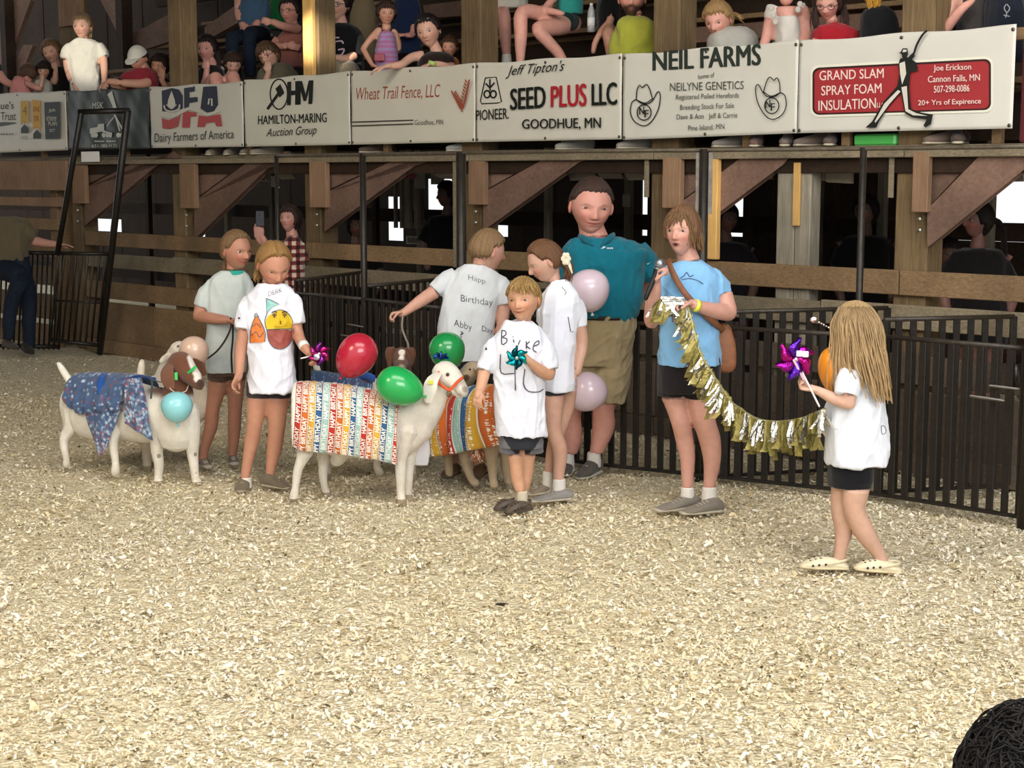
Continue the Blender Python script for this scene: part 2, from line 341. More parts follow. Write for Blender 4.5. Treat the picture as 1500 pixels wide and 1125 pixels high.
for (a, b_) in ((.6, .86), (1.0, 1.12)): pass
# left bay boards
for (y0, y1, x1) in ((236, 278, 96), (288, 301, 88), (318, 334, 84), (348, 372, 80), (385, 412, 80), (425, 460, 84), (468, 535, 90)):
    pxbox('plank', -60, y0, x1, y1, .04, .0 if y0 != 236 else .06, W_CLEAT if y0 < 300 else W_RAIL, wall)
# posts: px centre, half width m, lower material
posts = [(78, .085, W_RAIL), (112, .10, W_POST), (262, .11, W_POST), (458, .115, W_POST), (690, .115, W_POST), (972, .12, W_POST), (1335, .115, W_POST)]
PU = {}
for x, hw, m in posts:
    U = wU(x, -.05); PU[x] = U
    wbox('post', U - hw, U + hw, 0, 2.0 if x in (78, 112) else 4.4, .2, -.05, m, wall, bv=.012)
wbox('post', wU(1132, .0), wU(1158, .0), 0, 2.0, .12, -.042, W_GREY, wall, bv=.008); wbox('post', wU(1158.5, .0), wU(1181, .0), 0, 2.0, .12, -.046, W_GREY, wall, bv=.008)
pxbox('lath', 1161, 238, 1171, 331, .02, -.02, W_NEW, wall); pxbox('lath', 1033, 233, 1050, 380, .045, .03, W_NEW, wall)
pxbox('lath', 1301, 222, 1308, 290, .02, 0, W_EDGE, wall); pxbox('lath', 663, 236, 671, 392, .04, .01, W_EDGE, wall); pxbox('lath', 943, 232, 949, 289, .02, 0, W_EDGE, wall)
# cleats nailed on the posts with bolts below
for x0, x1, y0, y1 in ((106, 124, 242, 298), (263, 285, 240, 305), (453, 477, 236, 304), (686, 709, 236, 300), (970, 996, 231, 305), (1336, 1359, 223, 311)):
    c_ = pxbox('cleat', x0, y0, x1, y1, .05, .035, W_CLEAT, wall)
    for i, yy in enumerate((y1 + 10, y1 + 26)):
        p = wpt((x0 + x1) / 2 + 1, yy, .0); mk('bolt_head', *loft([p, p + WN * .02], .014, n=8, cap='flat', side=WU), STEEL, wall, col='b0a898')
# diagonal knee braces + sheathing behind them
def wprism(name, pts, off, th, mat, parent):
    "pts = list of (px,py) outline on the plane `off`"
    uv = [wuv(x, y, off) for x, y in pts]; n = len(uv)
    V = [W(u, z, off) for u, z in uv] + [W(u, z, off - th) for u, z in uv]
    return bevel(mk(name, V, [list(range(n)), list(range(n, 2 * n))[::-1]] + [[i, (i + 1) % n, n + (i + 1) % n, n + i] for i in range(n)], mat, parent, smooth=False), .004)
for (xa, yl, xb, yt, xe) in ((124, 330, 232, 236, 170), (285, 350, 395, 236, 350), (476, 338, 614, 236, 556), (708, 337, 826, 252, 770), (997, 352, 1124, 256, 1060), (1359, 361, 1478, 262, 1420)):
    k_ = 1.0; top = 224 if xa > 900 else 232
    if xa == 1359: top = 212
    wprism('knee_brace', [(xa, yl), (xa, yl - 54), (xa + (xb - xa) * .78, top), (xb + 34, top), (xb + 22, yt - 15)], -.01, .06, W_RED, wall)
    wprism('gusset_board', [(xa, yl - 58), (xa, top), (xa + (xb - xa) * .72, top)], -.06, .03, W_RED, wall)
# stand floor edge, deck boards and risers beneath
ZD = 2.03
stand = empty('trim_1', W(0, ZD, 0), kind='structure')
us = [wU(x) for x in (-60, 100, 250, 460, 690, 960, 1325, 1600)]
for a, b_ in zip(us, us[1:]):
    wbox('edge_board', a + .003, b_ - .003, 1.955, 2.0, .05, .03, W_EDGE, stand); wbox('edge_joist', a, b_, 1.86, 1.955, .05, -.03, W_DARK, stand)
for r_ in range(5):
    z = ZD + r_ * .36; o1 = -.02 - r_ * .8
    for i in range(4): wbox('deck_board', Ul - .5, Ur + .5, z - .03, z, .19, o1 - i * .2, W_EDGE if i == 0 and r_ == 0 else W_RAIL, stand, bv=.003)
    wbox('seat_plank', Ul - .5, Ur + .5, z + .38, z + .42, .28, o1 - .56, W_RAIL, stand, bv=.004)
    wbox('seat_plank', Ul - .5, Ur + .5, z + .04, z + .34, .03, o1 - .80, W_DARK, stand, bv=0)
# riser offcuts hanging under the front deck, seen from below as pale plates
for pts in ([(187, 238), (204, 238), (213, 267), (196, 266)], [(360, 238), (382, 240), (392, 265), (370, 265)], [(394, 239), (416, 241), (431, 261), (412, 262)], [(625, 236), (664, 237), (664, 262), (640, 259)], [(866, 234), (898, 234), (911, 261), (879, 261)], [(906, 234), (945, 234), (944, 263), (920, 263)],
            [(1100, 230), (1125, 230), (1130, 262), (1124, 262)], [(1161, 229), (1203, 229), (1207, 264), (1170, 264)], [(1206, 229), (1247, 229), (1247, 268), (1211, 266)], [(1443, 225), (1496, 224), (1497, 265), (1444, 266)], [(826, 236), (862, 236), (872, 262), (836, 264)]):
    wprism('riser_plate', pts, -.22, .02, W_RISER, stand)
# guard rail behind the banners, uprights
wbox('guard_rail', Ul, Ur, 2.62, 2.69, .05, -.03, W_RAIL, stand)
pxbox('post_board', 443, -60, 457, 112, .04, -.008, W_NEW, stand)
for x in (60, 180, 360, 560, 820, 1085, 1230, 1450): U = wU(x); wbox('guard_post', U - .03, U + .03, ZD, 2.66, .05, -.04, W_RAIL, stand)
# ---------------------------------------------------------------- barn behind: planked rear wall with openings, frames, ceiling
BO = -5.2
rear = empty('wall_rear', W(0, 0, BO), kind='structure')
holes = [(285, 331, 299, 352), (396, 250, 409, 275), (566, 288, 590, 352), (625, 262, 662, 350), (717, 319, 744, 346), (939, 262, 948, 345), (1058, 268, 1098, 346), (1376, 322, 1412, 350), (1403, 255, 1540, 352), (136, 320, 176, 338), (1462, 430, 1490, 452)]
HU = [(wuv(a, 300, BO)[0], wuv(c, 300, BO)[0], wuv(a, d, BO)[1], wuv(a, b_, BO)[1]) for a, b_, c, d in holes]
U = wU(-150, BO) - 4; Ue = wU(1700, BO) + 1; cuts = sorted(set([U, Ue] + [h[0] for h in HU] + [h[1] for h in HU]))
for a, b_ in zip(cuts, cuts[1:]):
    zs = [(h[2], h[3]) for h in HU if h[0] <= a + 1e-6 and h[1] >= b_ - 1e-6]; zs.sort(); z = 0; segs = []
    for l_, h_ in zs:
        if l_ > z: segs.append((z, l_))
        z = max(z, h_)
    segs.append((z, 6.2)); n = max(1, round((b_ - a) / .28))
    for i in range(n):
        for s0, s1 in segs:
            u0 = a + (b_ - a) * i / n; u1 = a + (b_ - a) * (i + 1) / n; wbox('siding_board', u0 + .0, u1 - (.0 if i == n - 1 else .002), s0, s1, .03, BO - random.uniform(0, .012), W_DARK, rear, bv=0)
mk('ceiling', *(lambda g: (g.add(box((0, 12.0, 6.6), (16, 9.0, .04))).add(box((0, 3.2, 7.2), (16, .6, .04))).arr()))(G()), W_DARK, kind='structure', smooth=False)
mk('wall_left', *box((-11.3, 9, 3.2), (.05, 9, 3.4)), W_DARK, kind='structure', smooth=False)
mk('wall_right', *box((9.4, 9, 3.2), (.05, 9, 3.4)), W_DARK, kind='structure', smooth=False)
fr = empty('trim_2', W(0, 0, -2.4), kind='structure')
for x in (215, 330, 396, 547, 612, 800, 845, 918, 1008, 1093, 1196, 1215, 1290, 1448):
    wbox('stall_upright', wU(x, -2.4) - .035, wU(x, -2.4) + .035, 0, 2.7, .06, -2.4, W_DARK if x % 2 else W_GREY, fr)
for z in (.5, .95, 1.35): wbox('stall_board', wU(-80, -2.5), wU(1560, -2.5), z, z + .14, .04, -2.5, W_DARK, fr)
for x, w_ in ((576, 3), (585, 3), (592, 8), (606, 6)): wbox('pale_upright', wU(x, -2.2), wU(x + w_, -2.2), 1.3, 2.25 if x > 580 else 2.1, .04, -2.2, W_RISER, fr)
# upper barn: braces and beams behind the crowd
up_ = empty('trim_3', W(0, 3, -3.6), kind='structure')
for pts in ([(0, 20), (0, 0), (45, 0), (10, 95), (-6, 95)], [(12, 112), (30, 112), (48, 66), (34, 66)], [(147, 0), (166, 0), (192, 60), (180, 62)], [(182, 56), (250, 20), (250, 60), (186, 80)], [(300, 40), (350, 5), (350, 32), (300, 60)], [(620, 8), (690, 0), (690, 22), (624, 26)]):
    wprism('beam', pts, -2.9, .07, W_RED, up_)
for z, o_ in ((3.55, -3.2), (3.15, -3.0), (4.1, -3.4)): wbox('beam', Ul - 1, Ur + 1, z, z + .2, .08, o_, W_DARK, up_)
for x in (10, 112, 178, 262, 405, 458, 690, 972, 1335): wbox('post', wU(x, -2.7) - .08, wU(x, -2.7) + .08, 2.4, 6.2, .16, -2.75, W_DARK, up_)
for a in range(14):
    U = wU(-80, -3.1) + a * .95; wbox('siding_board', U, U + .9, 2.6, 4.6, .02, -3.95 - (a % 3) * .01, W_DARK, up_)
pxbox('beam', 1000, 28, 1325, 52, .05, -1.75, W_RED, up_); pxbox('post', 86, -60, 112, 140, .16, -.75, W_POST, up_); pxbox('beam', 84, -60, 117, 38, .05, -.68, W_CLEAT, up_)
# ---------------------------------------------------------------- fences
def fz(u): return u
NF = [(404, 186), (432, 190), (535, 200), (645, 214), (860, 234.5), (1060, 246), (1285, 259.5), (1492, 278)]
def npt(px, s): Y = F / s / math.cos(PITCH) * 1.0; p = at(px, 256 + 1.85 * s, F / s); q = ground(px, 256 + 1.85 * s); return np.array([q.x, q.y, 0.])
def fence_panel(a, b_, z1, label, group, z0=.05, slope=0, bars=True, top=True, midz=None, hinge=False):
    a = np.array(a); b_ = np.array(b_); Ln = np.linalg.norm(b_ - a); t = (b_ - a) / Ln; mid = (a + b_) / 2
    fp = empty('fence_panel', (mid[0], mid[1], 0), label, 'fence', group); nv = np.array([-t[1], t[0], 0]); k = lambda z: np.array([0, 0, z])
    mk('top_rail', *loft([a + k(z1), b_ + k(z1)], .014, n=10, cap='flat'), PAINT, fp, col='3a342d')
    mk('bottom_rail', *bar(a + k(z0), b_ + k(z0), .03, .018), PAINT, fp, col='231e1a', smooth=False)
    n = max(2, int(round(Ln / .088))); me0 = None
    for i in range(n + 1):
        p = a + t * Ln * i / n; w = .040 if i not in (0, n) else .045
        if me0 is None or i in (0, n):
            o = bevel(mk('bar', *box(p + k((z0 + z1) / 2) - 0, (w / 2, .008, (z1 - z0) / 2), (t, nv, (0, 0, 1))), PAINT, fp, col='211c18', smooth=False), .003)
            if i == 1 or (me0 is None and i not in (0, n)): me0 = o; p0 = p
        else:
            o = me0.copy(); C.objects.link(o); o.location = Vector((p - p0).tolist())
    return fp
NP = [npt(*q) for q in NF]
for i in range(1, len(NP) - 1):
    nm = ['behind the white goat with the rainbow coat', 'behind the boy holding the lead rope', 'behind the boy and girl in white shirts', 'behind the woman with the microphone', 'behind the glittering garland', 'nearest the right edge of the ring'][i - 1]
    fence_panel(NP[i], NP[i + 1], .95, 'black steel ring fence panel ' + nm, 'ring fence panels')
def wallp(px): U = wU(px, .12); p = W(U, 0, .12); return np.array([p.x, p.y, 0])
for (i, px, tx) in ((1, 530, 'behind the red balloon'), (2, 660, 'left of the boy with the rope'), (3, 880, 'behind the man in teal'), (5, 1305, 'behind the purple pinwheel'), (6, 1492, 'at the far right behind the long haired girl')):
    fence_panel(NP[i] + np.array([.02, .05, 0]), wallp(px), 1.04, 'black steel gate panel crossing the alley ' + tx, 'alley gate panels')
# overhead pipe frame on the near fence line
pf = empty('pipe_frame', NP[3].tolist(), 'dark steel pipe frame standing over the ring fence', 'frame')
def pole(px, s, r=.02, z0=0, z1=2.0): q = npt(px, s); mk('pole', *loft([q + [0, 0, z0], q + [0, 0, z1]], r, n=10, cap='flat'), PAINT, pf, col='2a251f')
for px, s, r in ((412, 187, .016), (536, 200, .024), (677, 217, .034), (1024, 243.5, .028), (1250, 257, .02), (1497, 280, .03)): pole(px, s, r)
mk('top_pipe', *loft([npt(x, s) + [0, 0, 1.995] for x, s in ((410, 186.8), (536, 200), (677, 217), (860, 234.5), (1024, 243.5), (1250, 257), (1500, 280))], .013, n=10, cap='flat'), PAINT, pf, col='5a5144')
for px, s, z in ((1015, 243, 2.0), (1033, 244, 2.0)): q = npt(px, s); mk('clamp_plate', *box(q + [0, 0, 1.8], (.012, .01, .18)), PAINT, pf, col='6a6358', smooth=False)
# latches
lt = empty('gate_latch', npt(1480, 279).tolist(), 'worn steel slide bolt latch on the rightmost ring gate', 'latch')
for x0, y0, x1, y1 in ((1422, 580, 1470, 587), (1450, 565, 1500, 571)):
    mk('bolt', *loft([at(x0, y0, 8.28 - .02), at(x1, y1, 8.22 - .02)], .010, n=8), STEEL, lt, col='6d6862')
mk('latch_plate', *box(at(1490, 550, 8.25), (.03, .01, .06)), STEEL, lt, col='4a4540')
lt = empty('gate_latch', npt(528, 200).tolist(), 'dark steel slide bolt latch above the red balloon', 'latch')
for x0, y0, x1, y1 in ((500, 491, 535, 496), (510, 475, 532, 479)):
    mk('bolt', *loft([at(x0, y0, 11.35), at(x1, y1, 11.35)], .012, n=8), STEEL, lt, col='4a4641')
# left gate: leaning tall frame with barred panel
lg = empty('gate', ground(120, 518).to_tuple(), 'tall black steel gate leaning ajar at the left with a barred lower panel', 'gate')
YG = Yfoot(520)
def gbar(nm, x0, y0, x1, y1, r, d0=None, d1=None, c='221e1b'):
    d0 = -.12 - (520 - y0) * .0034; d1 = -.12 - (520 - y1) * .0034; mk(nm, *loft([at(x0, y0, YG + d0), at(x1, y1, YG + d1)], r, n=8, cap='flat'), PAINT, lg, col=c)
gbar('frame_side', 119, 164, 84, 372, .028); gbar('frame_side', 187, 162, 146, 518, .034); gbar('frame_top', 115, 164, 190, 162, .026)
gbar('panel_rail', 82, 371, 162, 372, .02); gbar('panel_rail', 74, 498, 146, 506, .022); gbar('panel_rail', 78, 440, 155, 444, .012)
for i in range(9): x = 86 + i * 8.6; gbar('bar', x, 371, x - 12, 500, .011, c='3b362f' if i in (5, 6) else '221e1b')
lg2 = empty('gate', ground(40, 520).to_tuple(), 'black barred steel gate panel behind the man in jeans', 'gate')
for i in range(14): x = -10 + i * 7.4; mk('bar', *loft([at(x + 6, 372, YG + .1), at(x, 512, YG + .1)], .011, n=8, cap='flat'), PAINT, lg2, col='1c1916')
mk('top_rail', *bar(at(-14, 370, YG + .1), at(98, 371, YG + .1), .04, .04), PAINT, lg2, col='1c1916'); mk('bottom_rail', *bar(at(-14, 506, YG + .1), at(88, 508, YG + .1), .04, .04), PAINT, lg2, col='1c1916')
# ---------------------------------------------------------------- sponsor banners
def bdisp(u, z, seed, amp):
    k = seed * 1.7; return amp * (np.sin(u * 9 + z * 13 + k) * .5 + np.sin(u * 17 - z * 7 + 2 * k) * .35 + np.sin((u + z) * 31 + k) * .15)
def banner(x0, x1, ys, color, label, seed, amp=.0025, cornered=True):
    "ys = top-left, bottom-left, top-right, bottom-right pixel rows at x0 and x1; lies 6 cm in front of the wall"
    off = .06; (u0, zt0), (_, zb0) = wuv(x0, ys[0], off), wuv(x0, ys[1], off); (u1, zt1), (_, zb1) = wuv(x1, ys[2], off), wuv(x1, ys[3], off)
    nu, nv = 60, 26; V = []
    for i in range(nu):
        a = i / (nu - 1); u = u0 + (u1 - u0) * a
        for j in range(nv):
            b_ = j / (nv - 1); sag = .012 * math.sin(a * math.pi * 2) ** 2; z = (zb0 + (zb1 - zb0) * a) * (1 - b_) + (zt0 + (zt1 - zt0) * a) * b_ - (sag * b_)
            V.append(W(u, z, off + bdisp(u, z, seed, amp)))
    Fc = [[i * nv + j, (i + 1) * nv + j, (i + 1) * nv + j + 1, i * nv + j + 1] for i in range(nu - 1) for j in range(nv - 1)]
    bn = mk('banner', V, Fc, VINYL, None, col=color, label=label, cat='banner', group='sponsor banners along the grandstand rail')
    m = bn.modifiers.new('s', 'SOLIDIFY'); m.thickness = .003; m.offset = -1
    g = G()
    for a in (.012, .5, .988):
        for b_ in (.04, .96):
            u = u0 + (u1 - u0) * a; z = (zb0 + (zb1 - zb0) * a) * (1 - b_) + (zt0 + (zt1 - zt0) * a) * b_ - .006; p = W(u, z, off + bdisp(u, z, seed, amp)); mk('grommet', *loft([p - WN * .002, p + WN * .005], .011, n=10, cap='flat', side=WU), STEEL, bn, col='6a655c')
    def fn(x, y, l):
        u, z = wuv(x, y, off + .003); return W(u, z, off + .004 + l * 2.2 + bdisp(u, z, seed, amp))
    return bn, Decal(fn)
BK = '1b1d1a'; RD = 'a5242c'; WHT = 'd9d3c4'
bn, d = banner(-40, 96, (137, 225, 133, 220), 'cfc9ba', 'leftmost white banner with two gold ribbons and a dark panel', 1)
d.text("Goodhue's", -34, 156, 20, 154, BK, 11); d.text('Bank & Trust', -30, 171, 24, 170, BK, 12)
d.add(ribbon([(-30, 190), (-5, 183), (24, 180)], 6, taper=True), '4a4d4a'); [d.add(ribbon([(x, 196.5), (x + 2.6, 196.5)], 2, k=1), '66665f') for x in range(-18, 20, 4)]
d.add(poly([(32, 148), (44, 148), (44, 182), (38, 178), (32, 183)]), 'c9a03c'); d.add(poly([(49, 146), (61, 148), (61, 192), (55, 186), (50, 190)]), 'd09a34')
d.text('4', 35, 162, 41, 162, '7a6a30', 13); d.text('IN', 51, 160, 59, 160, '8a6020', 8); d.text('TR', 51, 174, 59, 174, '8a6020', 8)
for x, y in ((33, 188), (51, 196)): d.add(poly([(x, y), (x + 5, y - 6), (x + 11, y), (x + 11, y + 7), (x, y + 7)]), '2b2c2a')
d.text('1935', 33, 202, 43, 202, '66665c', 5)
d.add(poly([(67, 150), (91, 149), (91, 203), (69, 204)]), '2e3330'); d.text('John', 74, 162, 87, 162, WHT, 6); d.text('RETIREMENT', 71, 174, 88, 174, WHT, 6); d.text('PLAN', 74, 181, 86, 181, WHT, 6); d.text('EST', 76, 191, 84, 191, WHT, 4)
d.mk('printing', PRINT, bn)
bn, d = banner(97, 217, (133, 219, 128, 218), '363c38', 'wrinkled dark green banner with a white truck print', 2, amp=.008)
G_ = 'c8cac2'; d.text('MSK', 136, 155, 152, 154, G_, (9, 10)); d.add(poly([(157, 138), (164, 133), (171, 158), (166, 158)]), G_); d.add(ribbon([(168, 168), (180, 190)], 2.5, k=1), G_)
d.add(poly([(132, 188), (143, 186), (144, 182), (153, 181), (153, 192), (132, 196)]), G_)
for x in (137, 141, 152, 158, 163, 175, 180): d.add(poly([(x + 3.0 * math.cos(t), 198 + 3.6 * math.sin(t)) for t in np.linspace(0, 6.28, 13)[:-1]]), G_)
d.add(ribbon([(151, 192), (166, 196)], 3, k=1), G_); d.add(ribbon([(158, 186), (168, 172), (162, 180)], 1.2), G_); d.add(ribbon([(171, 170), (177, 192)], 2, k=1), G_)
[d.add(ribbon([(x, 207), (x + 2.2, 207)], 2, k=1), G_) for x in range(140, 173, 3) if x != 155]; d.text('651-380-4125', 138, 214, 174, 213, G_, 5); d.mk('printing', PRINT, bn)
bn, d = banner(219, 355, (127, 217, 119, 215), 'cac6b9', 'white banner with navy and red dairy cooperative lettering', 3)
NV = '2d3240'; f0_ = d.fn; d.fn = lambda x, y, l: f0_(x, y + 3, l)
# navy upper shapes, red lower shapes, split by a wave; drop and ripple in the first letter
d.add(poly([(237, 130), (252, 126), (262, 128), (268, 137), (268, 156), (252, 161), (238, 160)], k=1), NV); d.add(poly([(270, 126), (286, 124), (286, 131), (278, 132), (278, 140), (290, 139), (290, 146), (278, 148), (277, 154), (270, 156)]), NV)
d.add(poly([(298, 124), (318, 123), (320, 150), (314, 160), (304, 162), (294, 156)]), NV); d.add(ribbon([(306, 150), (307, 142), (311, 142), (311, 152)], 2.2, k=1), 'cac6b9')
d.add(poly([(252, 130), (257, 145), (256, 153), (251, 155), (247, 152), (247, 144)], k=3), 'cac6b9'); d.add(ribbon([(241, 151), (244, 158), (253, 160), (262, 157), (264, 150)], 2.2), 'cac6b9'); d.add(ribbon([(245, 150), (252, 156), (259, 150)], 1.4), 'cac6b9')
R2 = 'ad4a4a'; d.add(poly([(238, 170), (248, 173), (262, 168), (266, 164), (262, 182), (250, 186), (239, 185)]), R2); d.add(poly([(269, 163), (276, 160), (288, 162), (290, 167), (280, 168), (279, 184), (268, 184)]), R2)
d.add(poly([(292, 166), (306, 168), (324, 164), (327, 182), (318, 182), (316, 176), (303, 177), (301, 183), (290, 183)]), R2); d.add(ribbon([(237, 165), (252, 168), (266, 162), (278, 156), (292, 160), (306, 165), (324, 158)], 4.0), 'cac6b9')
d.fn = f0_; d.text('Dairy Farmers of America', 228, 204, 344, 198, '3a3b3a', 17); d.mk('printing', PRINT, bn)
bn, d = banner(357, 512, (117, 215, 104, 212), 'cbc8b8', 'white auction group banner with gavel and large black letters', 4, amp=.003)
d.add(ribbon([(409 + 12.5 * math.cos(t), 138 + 22 * math.sin(t)) for t in np.linspace(0, 6.28, 25)[:-1]], 2, closed=True, k=2), BK); d.add(ribbon([(392, 160), (411, 133)], 4.2, k=1), BK)
d.add(poly([(404, 130), (411, 123), (417, 136), (410, 143)]), BK); d.add(poly([(421, 120), (427, 119.5), (427, 133), (433, 132.6), (433, 119), (439, 118.5), (439, 153), (433, 153.5), (433, 139), (427, 139.4), (427, 154), (421, 154)]), BK)
d.add(poly([(436, 119), (443, 118.5), (448, 138), (453, 118), (460, 117.5), (458, 152), (452, 152.5), (453, 132), (449, 148), (445, 148), (441, 132), (441, 153), (435, 153)]), BK)
d.text('HAMILTON-MARING', 379, 176, 479, 172, BK, (13, 14), bold=.015); d.text('Auction Group', 391, 196, 465, 192, '35372f', (15, 17), shear=.35); d.mk('printing', PRINT, bn)
bn, d = banner(514, 696, (104, 212, 92, 208), 'ccc6b6', 'white fence company banner with rust lettering and a wheat sprig', 5, amp=.003)
RU = '9c5038'; d.text('Wheat Trail Fence, LLC', 522, 139, 645, 134, RU, (21, 22), shear=.18, bold=-.004)
d.add(ribbon([(516, 179), (606, 176)], 1.7, k=1), '3b3532'); d.add(ribbon([(516, 184.5), (606, 181.5)], 1.7, k=1), '3b3532'); d.text('Goodhue, MN', 608, 180, 650, 179, '6c655b', 9)
for st in ([(678, 164), (673, 152), (666, 136)], [(678, 164), (684, 150), (691, 118)]):
    d.add(ribbon(st, 1.2), RU)
    for k in range(9):
        a = (k + 1) / 10; x = st[0][0] + (st[2][0] - st[0][0]) * a; y = st[0][1] + (st[2][1] - st[0][1]) * a
        for s_ in (-1, 1): d.add(poly([(x, y), (x + s_ * 3.6, y - 3), (x + s_ * 4, y - 7), (x + s_ * 1, y - 4)]), RU)
d.mk('printing', PRINT, bn)
bn, d = banner(697, 911, (92, 208, 78, 204), 'cdc8ba', 'white seed dealer banner with red word in its heading', 6)
d.add(ribbon([(711, 114), (727, 113), (735, 149), (729, 151), (706, 152), (704, 148)], 1.6, closed=True, k=1), BK)
for s_ in (-1, 1): d.add(ribbon([(718.5 + s_ * 4.7 + 4.2 * math.cos(t), 138 + 5.2 * math.sin(t)) for t in np.linspace(0, 6.28, 15)[:-1]], 2.4, closed=True, k=2), BK)
d.add(ribbon([(718.5, 133), (718, 116)], 2.2, k=1), BK); d.add(ribbon([(718.5, 129), (712, 122)], 2.2, k=1), BK); d.add(ribbon([(718.5, 129), (725, 121)], 2.2, k=1), BK)
d.text('PIONEER.', 698, 169, 746, 166, BK, (15, 16), bold=.01); d.text("Jeff Tipton's", 742, 106, 828, 98, BK, (19, 20), shear=.45, bold=.0)
d.text('SEED', 749, 146, 800, 142, BK, (31, 32), bold=.035); d.text('PLUS', 809, 142, 860, 139, RD, (31, 33), bold=.035); d.text('LLC', 869, 139, 905, 137, BK, (32, 33), bold=.035)
d.text('GOODHUE, MN', 767, 183, 882, 181, BK, (16, 18), bold=.025); d.mk('printing', PRINT, bn)
bn, d = banner(913, 1170, (79, 205, 58, 195), 'cdc9bd', 'white ranch banner with two cowboy hat emblems', 7, amp=.001)
DG = '2c332c'; d.text('NEIL FARMS', 957, 90, 1114, 80, DG, (28, 31), bold=.05)
for st_ in ((957, 979, 90), (1092, 1114, 81)): pass
for t, x0, x1, y, h in (('home of', 1023, 1047, 111, 7), ('NEILYNE GENETICS', 982, 1090, 126, 12), ('Registered Polled Herefords', 991, 1083, 142, 10), ('Breeding Stock For Sale', 997, 1076, 157, 10), ('Dave & Ann   Jeff & Carrie', 992, 1081, 171, 10), ('Pine Island, MN', 1009, 1062, 187, 9)): d.text(t, x0, y + 1.5, x1, y - 1.5, '4a4c44', h)
def hat(cx, cy, sc, flip):
    f = lambda pts: [(cx + flip * a * sc, cy + b_ * sc) for a, b_ in pts]
    d.add(ribbon(f([(-20, -2), (-22, 12), (-16, 26), (-2, 33), (10, 26), (20, 8), (23, -12), (19, -18), (12, -6), (4, 0), (-6, -1), (-14, -6)]), 1.5, closed=True, k=4), BK)
    d.add(ribbon(f([(-13, -6), (-12, -20), (-8, -28), (-4, -24), (2, -29), (7, -22), (11, -8), (12, -5)]), 1.5, k=3), BK); d.add(ribbon(f([(-13, -6), (0, -1), (11, -7)]), 1.5), BK)
    d.add(ribbon([(cx + flip * (-1) * sc + 10.5 * sc * math.cos(t), cy + 13 * sc + 11.5 * sc * math.sin(t)) for t in np.linspace(0, 6.28, 21)[:-1]], 1.6, closed=True, k=2), BK)
    d.text('N', cx - 8 * sc, cy + 11 * sc, cx - 1 * sc, cy + 10 * sc, BK, 11 * sc, bold=.03); d.text('F', cx + 0 * sc, cy + 15 * sc, cx + 6 * sc, cy + 15 * sc, BK, 11 * sc, bold=.03)
hat(946, 152, .98, 1); hat(1132, 142, 1.0, -1); d.mk('printing', PRINT, bn)
bn, d = banner(1171, 1489, (59, 195, 35, 188), 'd0ccc2', 'white banner with a red insulation sign and a baseball batter', 8, amp=.0001)
def rr(x0, y0, x1, y1, r, sk):
    P = []
    for cx, cy, a0 in ((x1 - r, y0 + r, -90), (x1 - r, y1 - r, 0), (x0 + r, y1 - r, 90), (x0 + r, y0 + r, 180)):
        for k in range(7): t = math.radians(a0 + 15 * k); xx = cx + r * math.cos(t); P.append((xx, cy + r * math.sin(t) - (xx - x0) * sk * (1 if cy < (y0 + y1) / 2 else .55)))
    return P
d.add(poly(rr(1187, 96, 1455, 172, 12, .052)), 'dfdccb'); d.add(poly(rr(1190.5, 99.5, 1452, 168.5, 10, .052)), '33191b'); d.add(poly(rr(1193.5, 102.5, 1449, 166, 8, .052)), '9c2f33')
CR = 'e8cfc6'
for t, x0, x1, y0, y1, h in (('GRAND SLAM', 1201, 1295, 111, 107, 14), ('SPRAY FOAM', 1204, 1292, 133, 129, 14), ('INSULATION', 1200, 1284, 155, 151, 15), ('LLC', 1286, 1297, 154, 153.5, 7), ('Joe Erickson', 1369, 1424, 101, 99, 11), ('Cannon Falls, MN', 1361, 1437, 117, 114, 11), ('507-298-0086', 1370, 1422, 131, 129, 10), ('20+ Yrs of Expirence', 1347, 1439, 152, 149, 10)): d.text(t, x0, y0, x1, y1, CR, h, bold=.012)
o_ = 'cdc8bc'
d.add(poly([(1321, 86), (1333, 84), (1345, 92), (1347, 104), (1336, 106), (1334, 130), (1337, 160), (1352, 165), (1369, 168), (1366, 182), (1358, 187), (1355, 184), (1360, 175), (1338, 172), (1328, 166), (1322, 136), (1304, 156), (1290, 178), (1286, 187), (1270, 187), (1280, 178), (1296, 150), (1317, 126), (1320, 108), (1318, 95)]), BK)
d.add(poly([(1320, 93), (1328, 90), (1330, 108), (1324, 124), (1321, 108)]), o_); d.add(poly([(1323, 128), (1331, 126), (1333, 160), (1345, 166), (1362, 170), (1340, 169), (1329, 163)]), o_); d.add(poly([(1318, 132), (1322, 134), (1306, 152), (1290, 174), (1285, 180), (1284, 178), (1298, 152)]), o_)
d.add(poly([(1322, 77), (1325, 71), (1332, 71), (1333, 80), (1330, 87), (1325, 86), (1324, 80), (1319, 77)]), BK); d.add(poly([(1326, 73), (1331, 73), (1331, 76), (1325, 77)]), o_)
d.add(ribbon([(1338, 86), (1342, 78), (1346, 66), (1354, 52), (1361, 45)], 3.2), BK); d.add(ribbon([(1334, 92), (1338, 84), (1342, 80)], 6), BK); d.mk('printing', PRINT, bn)
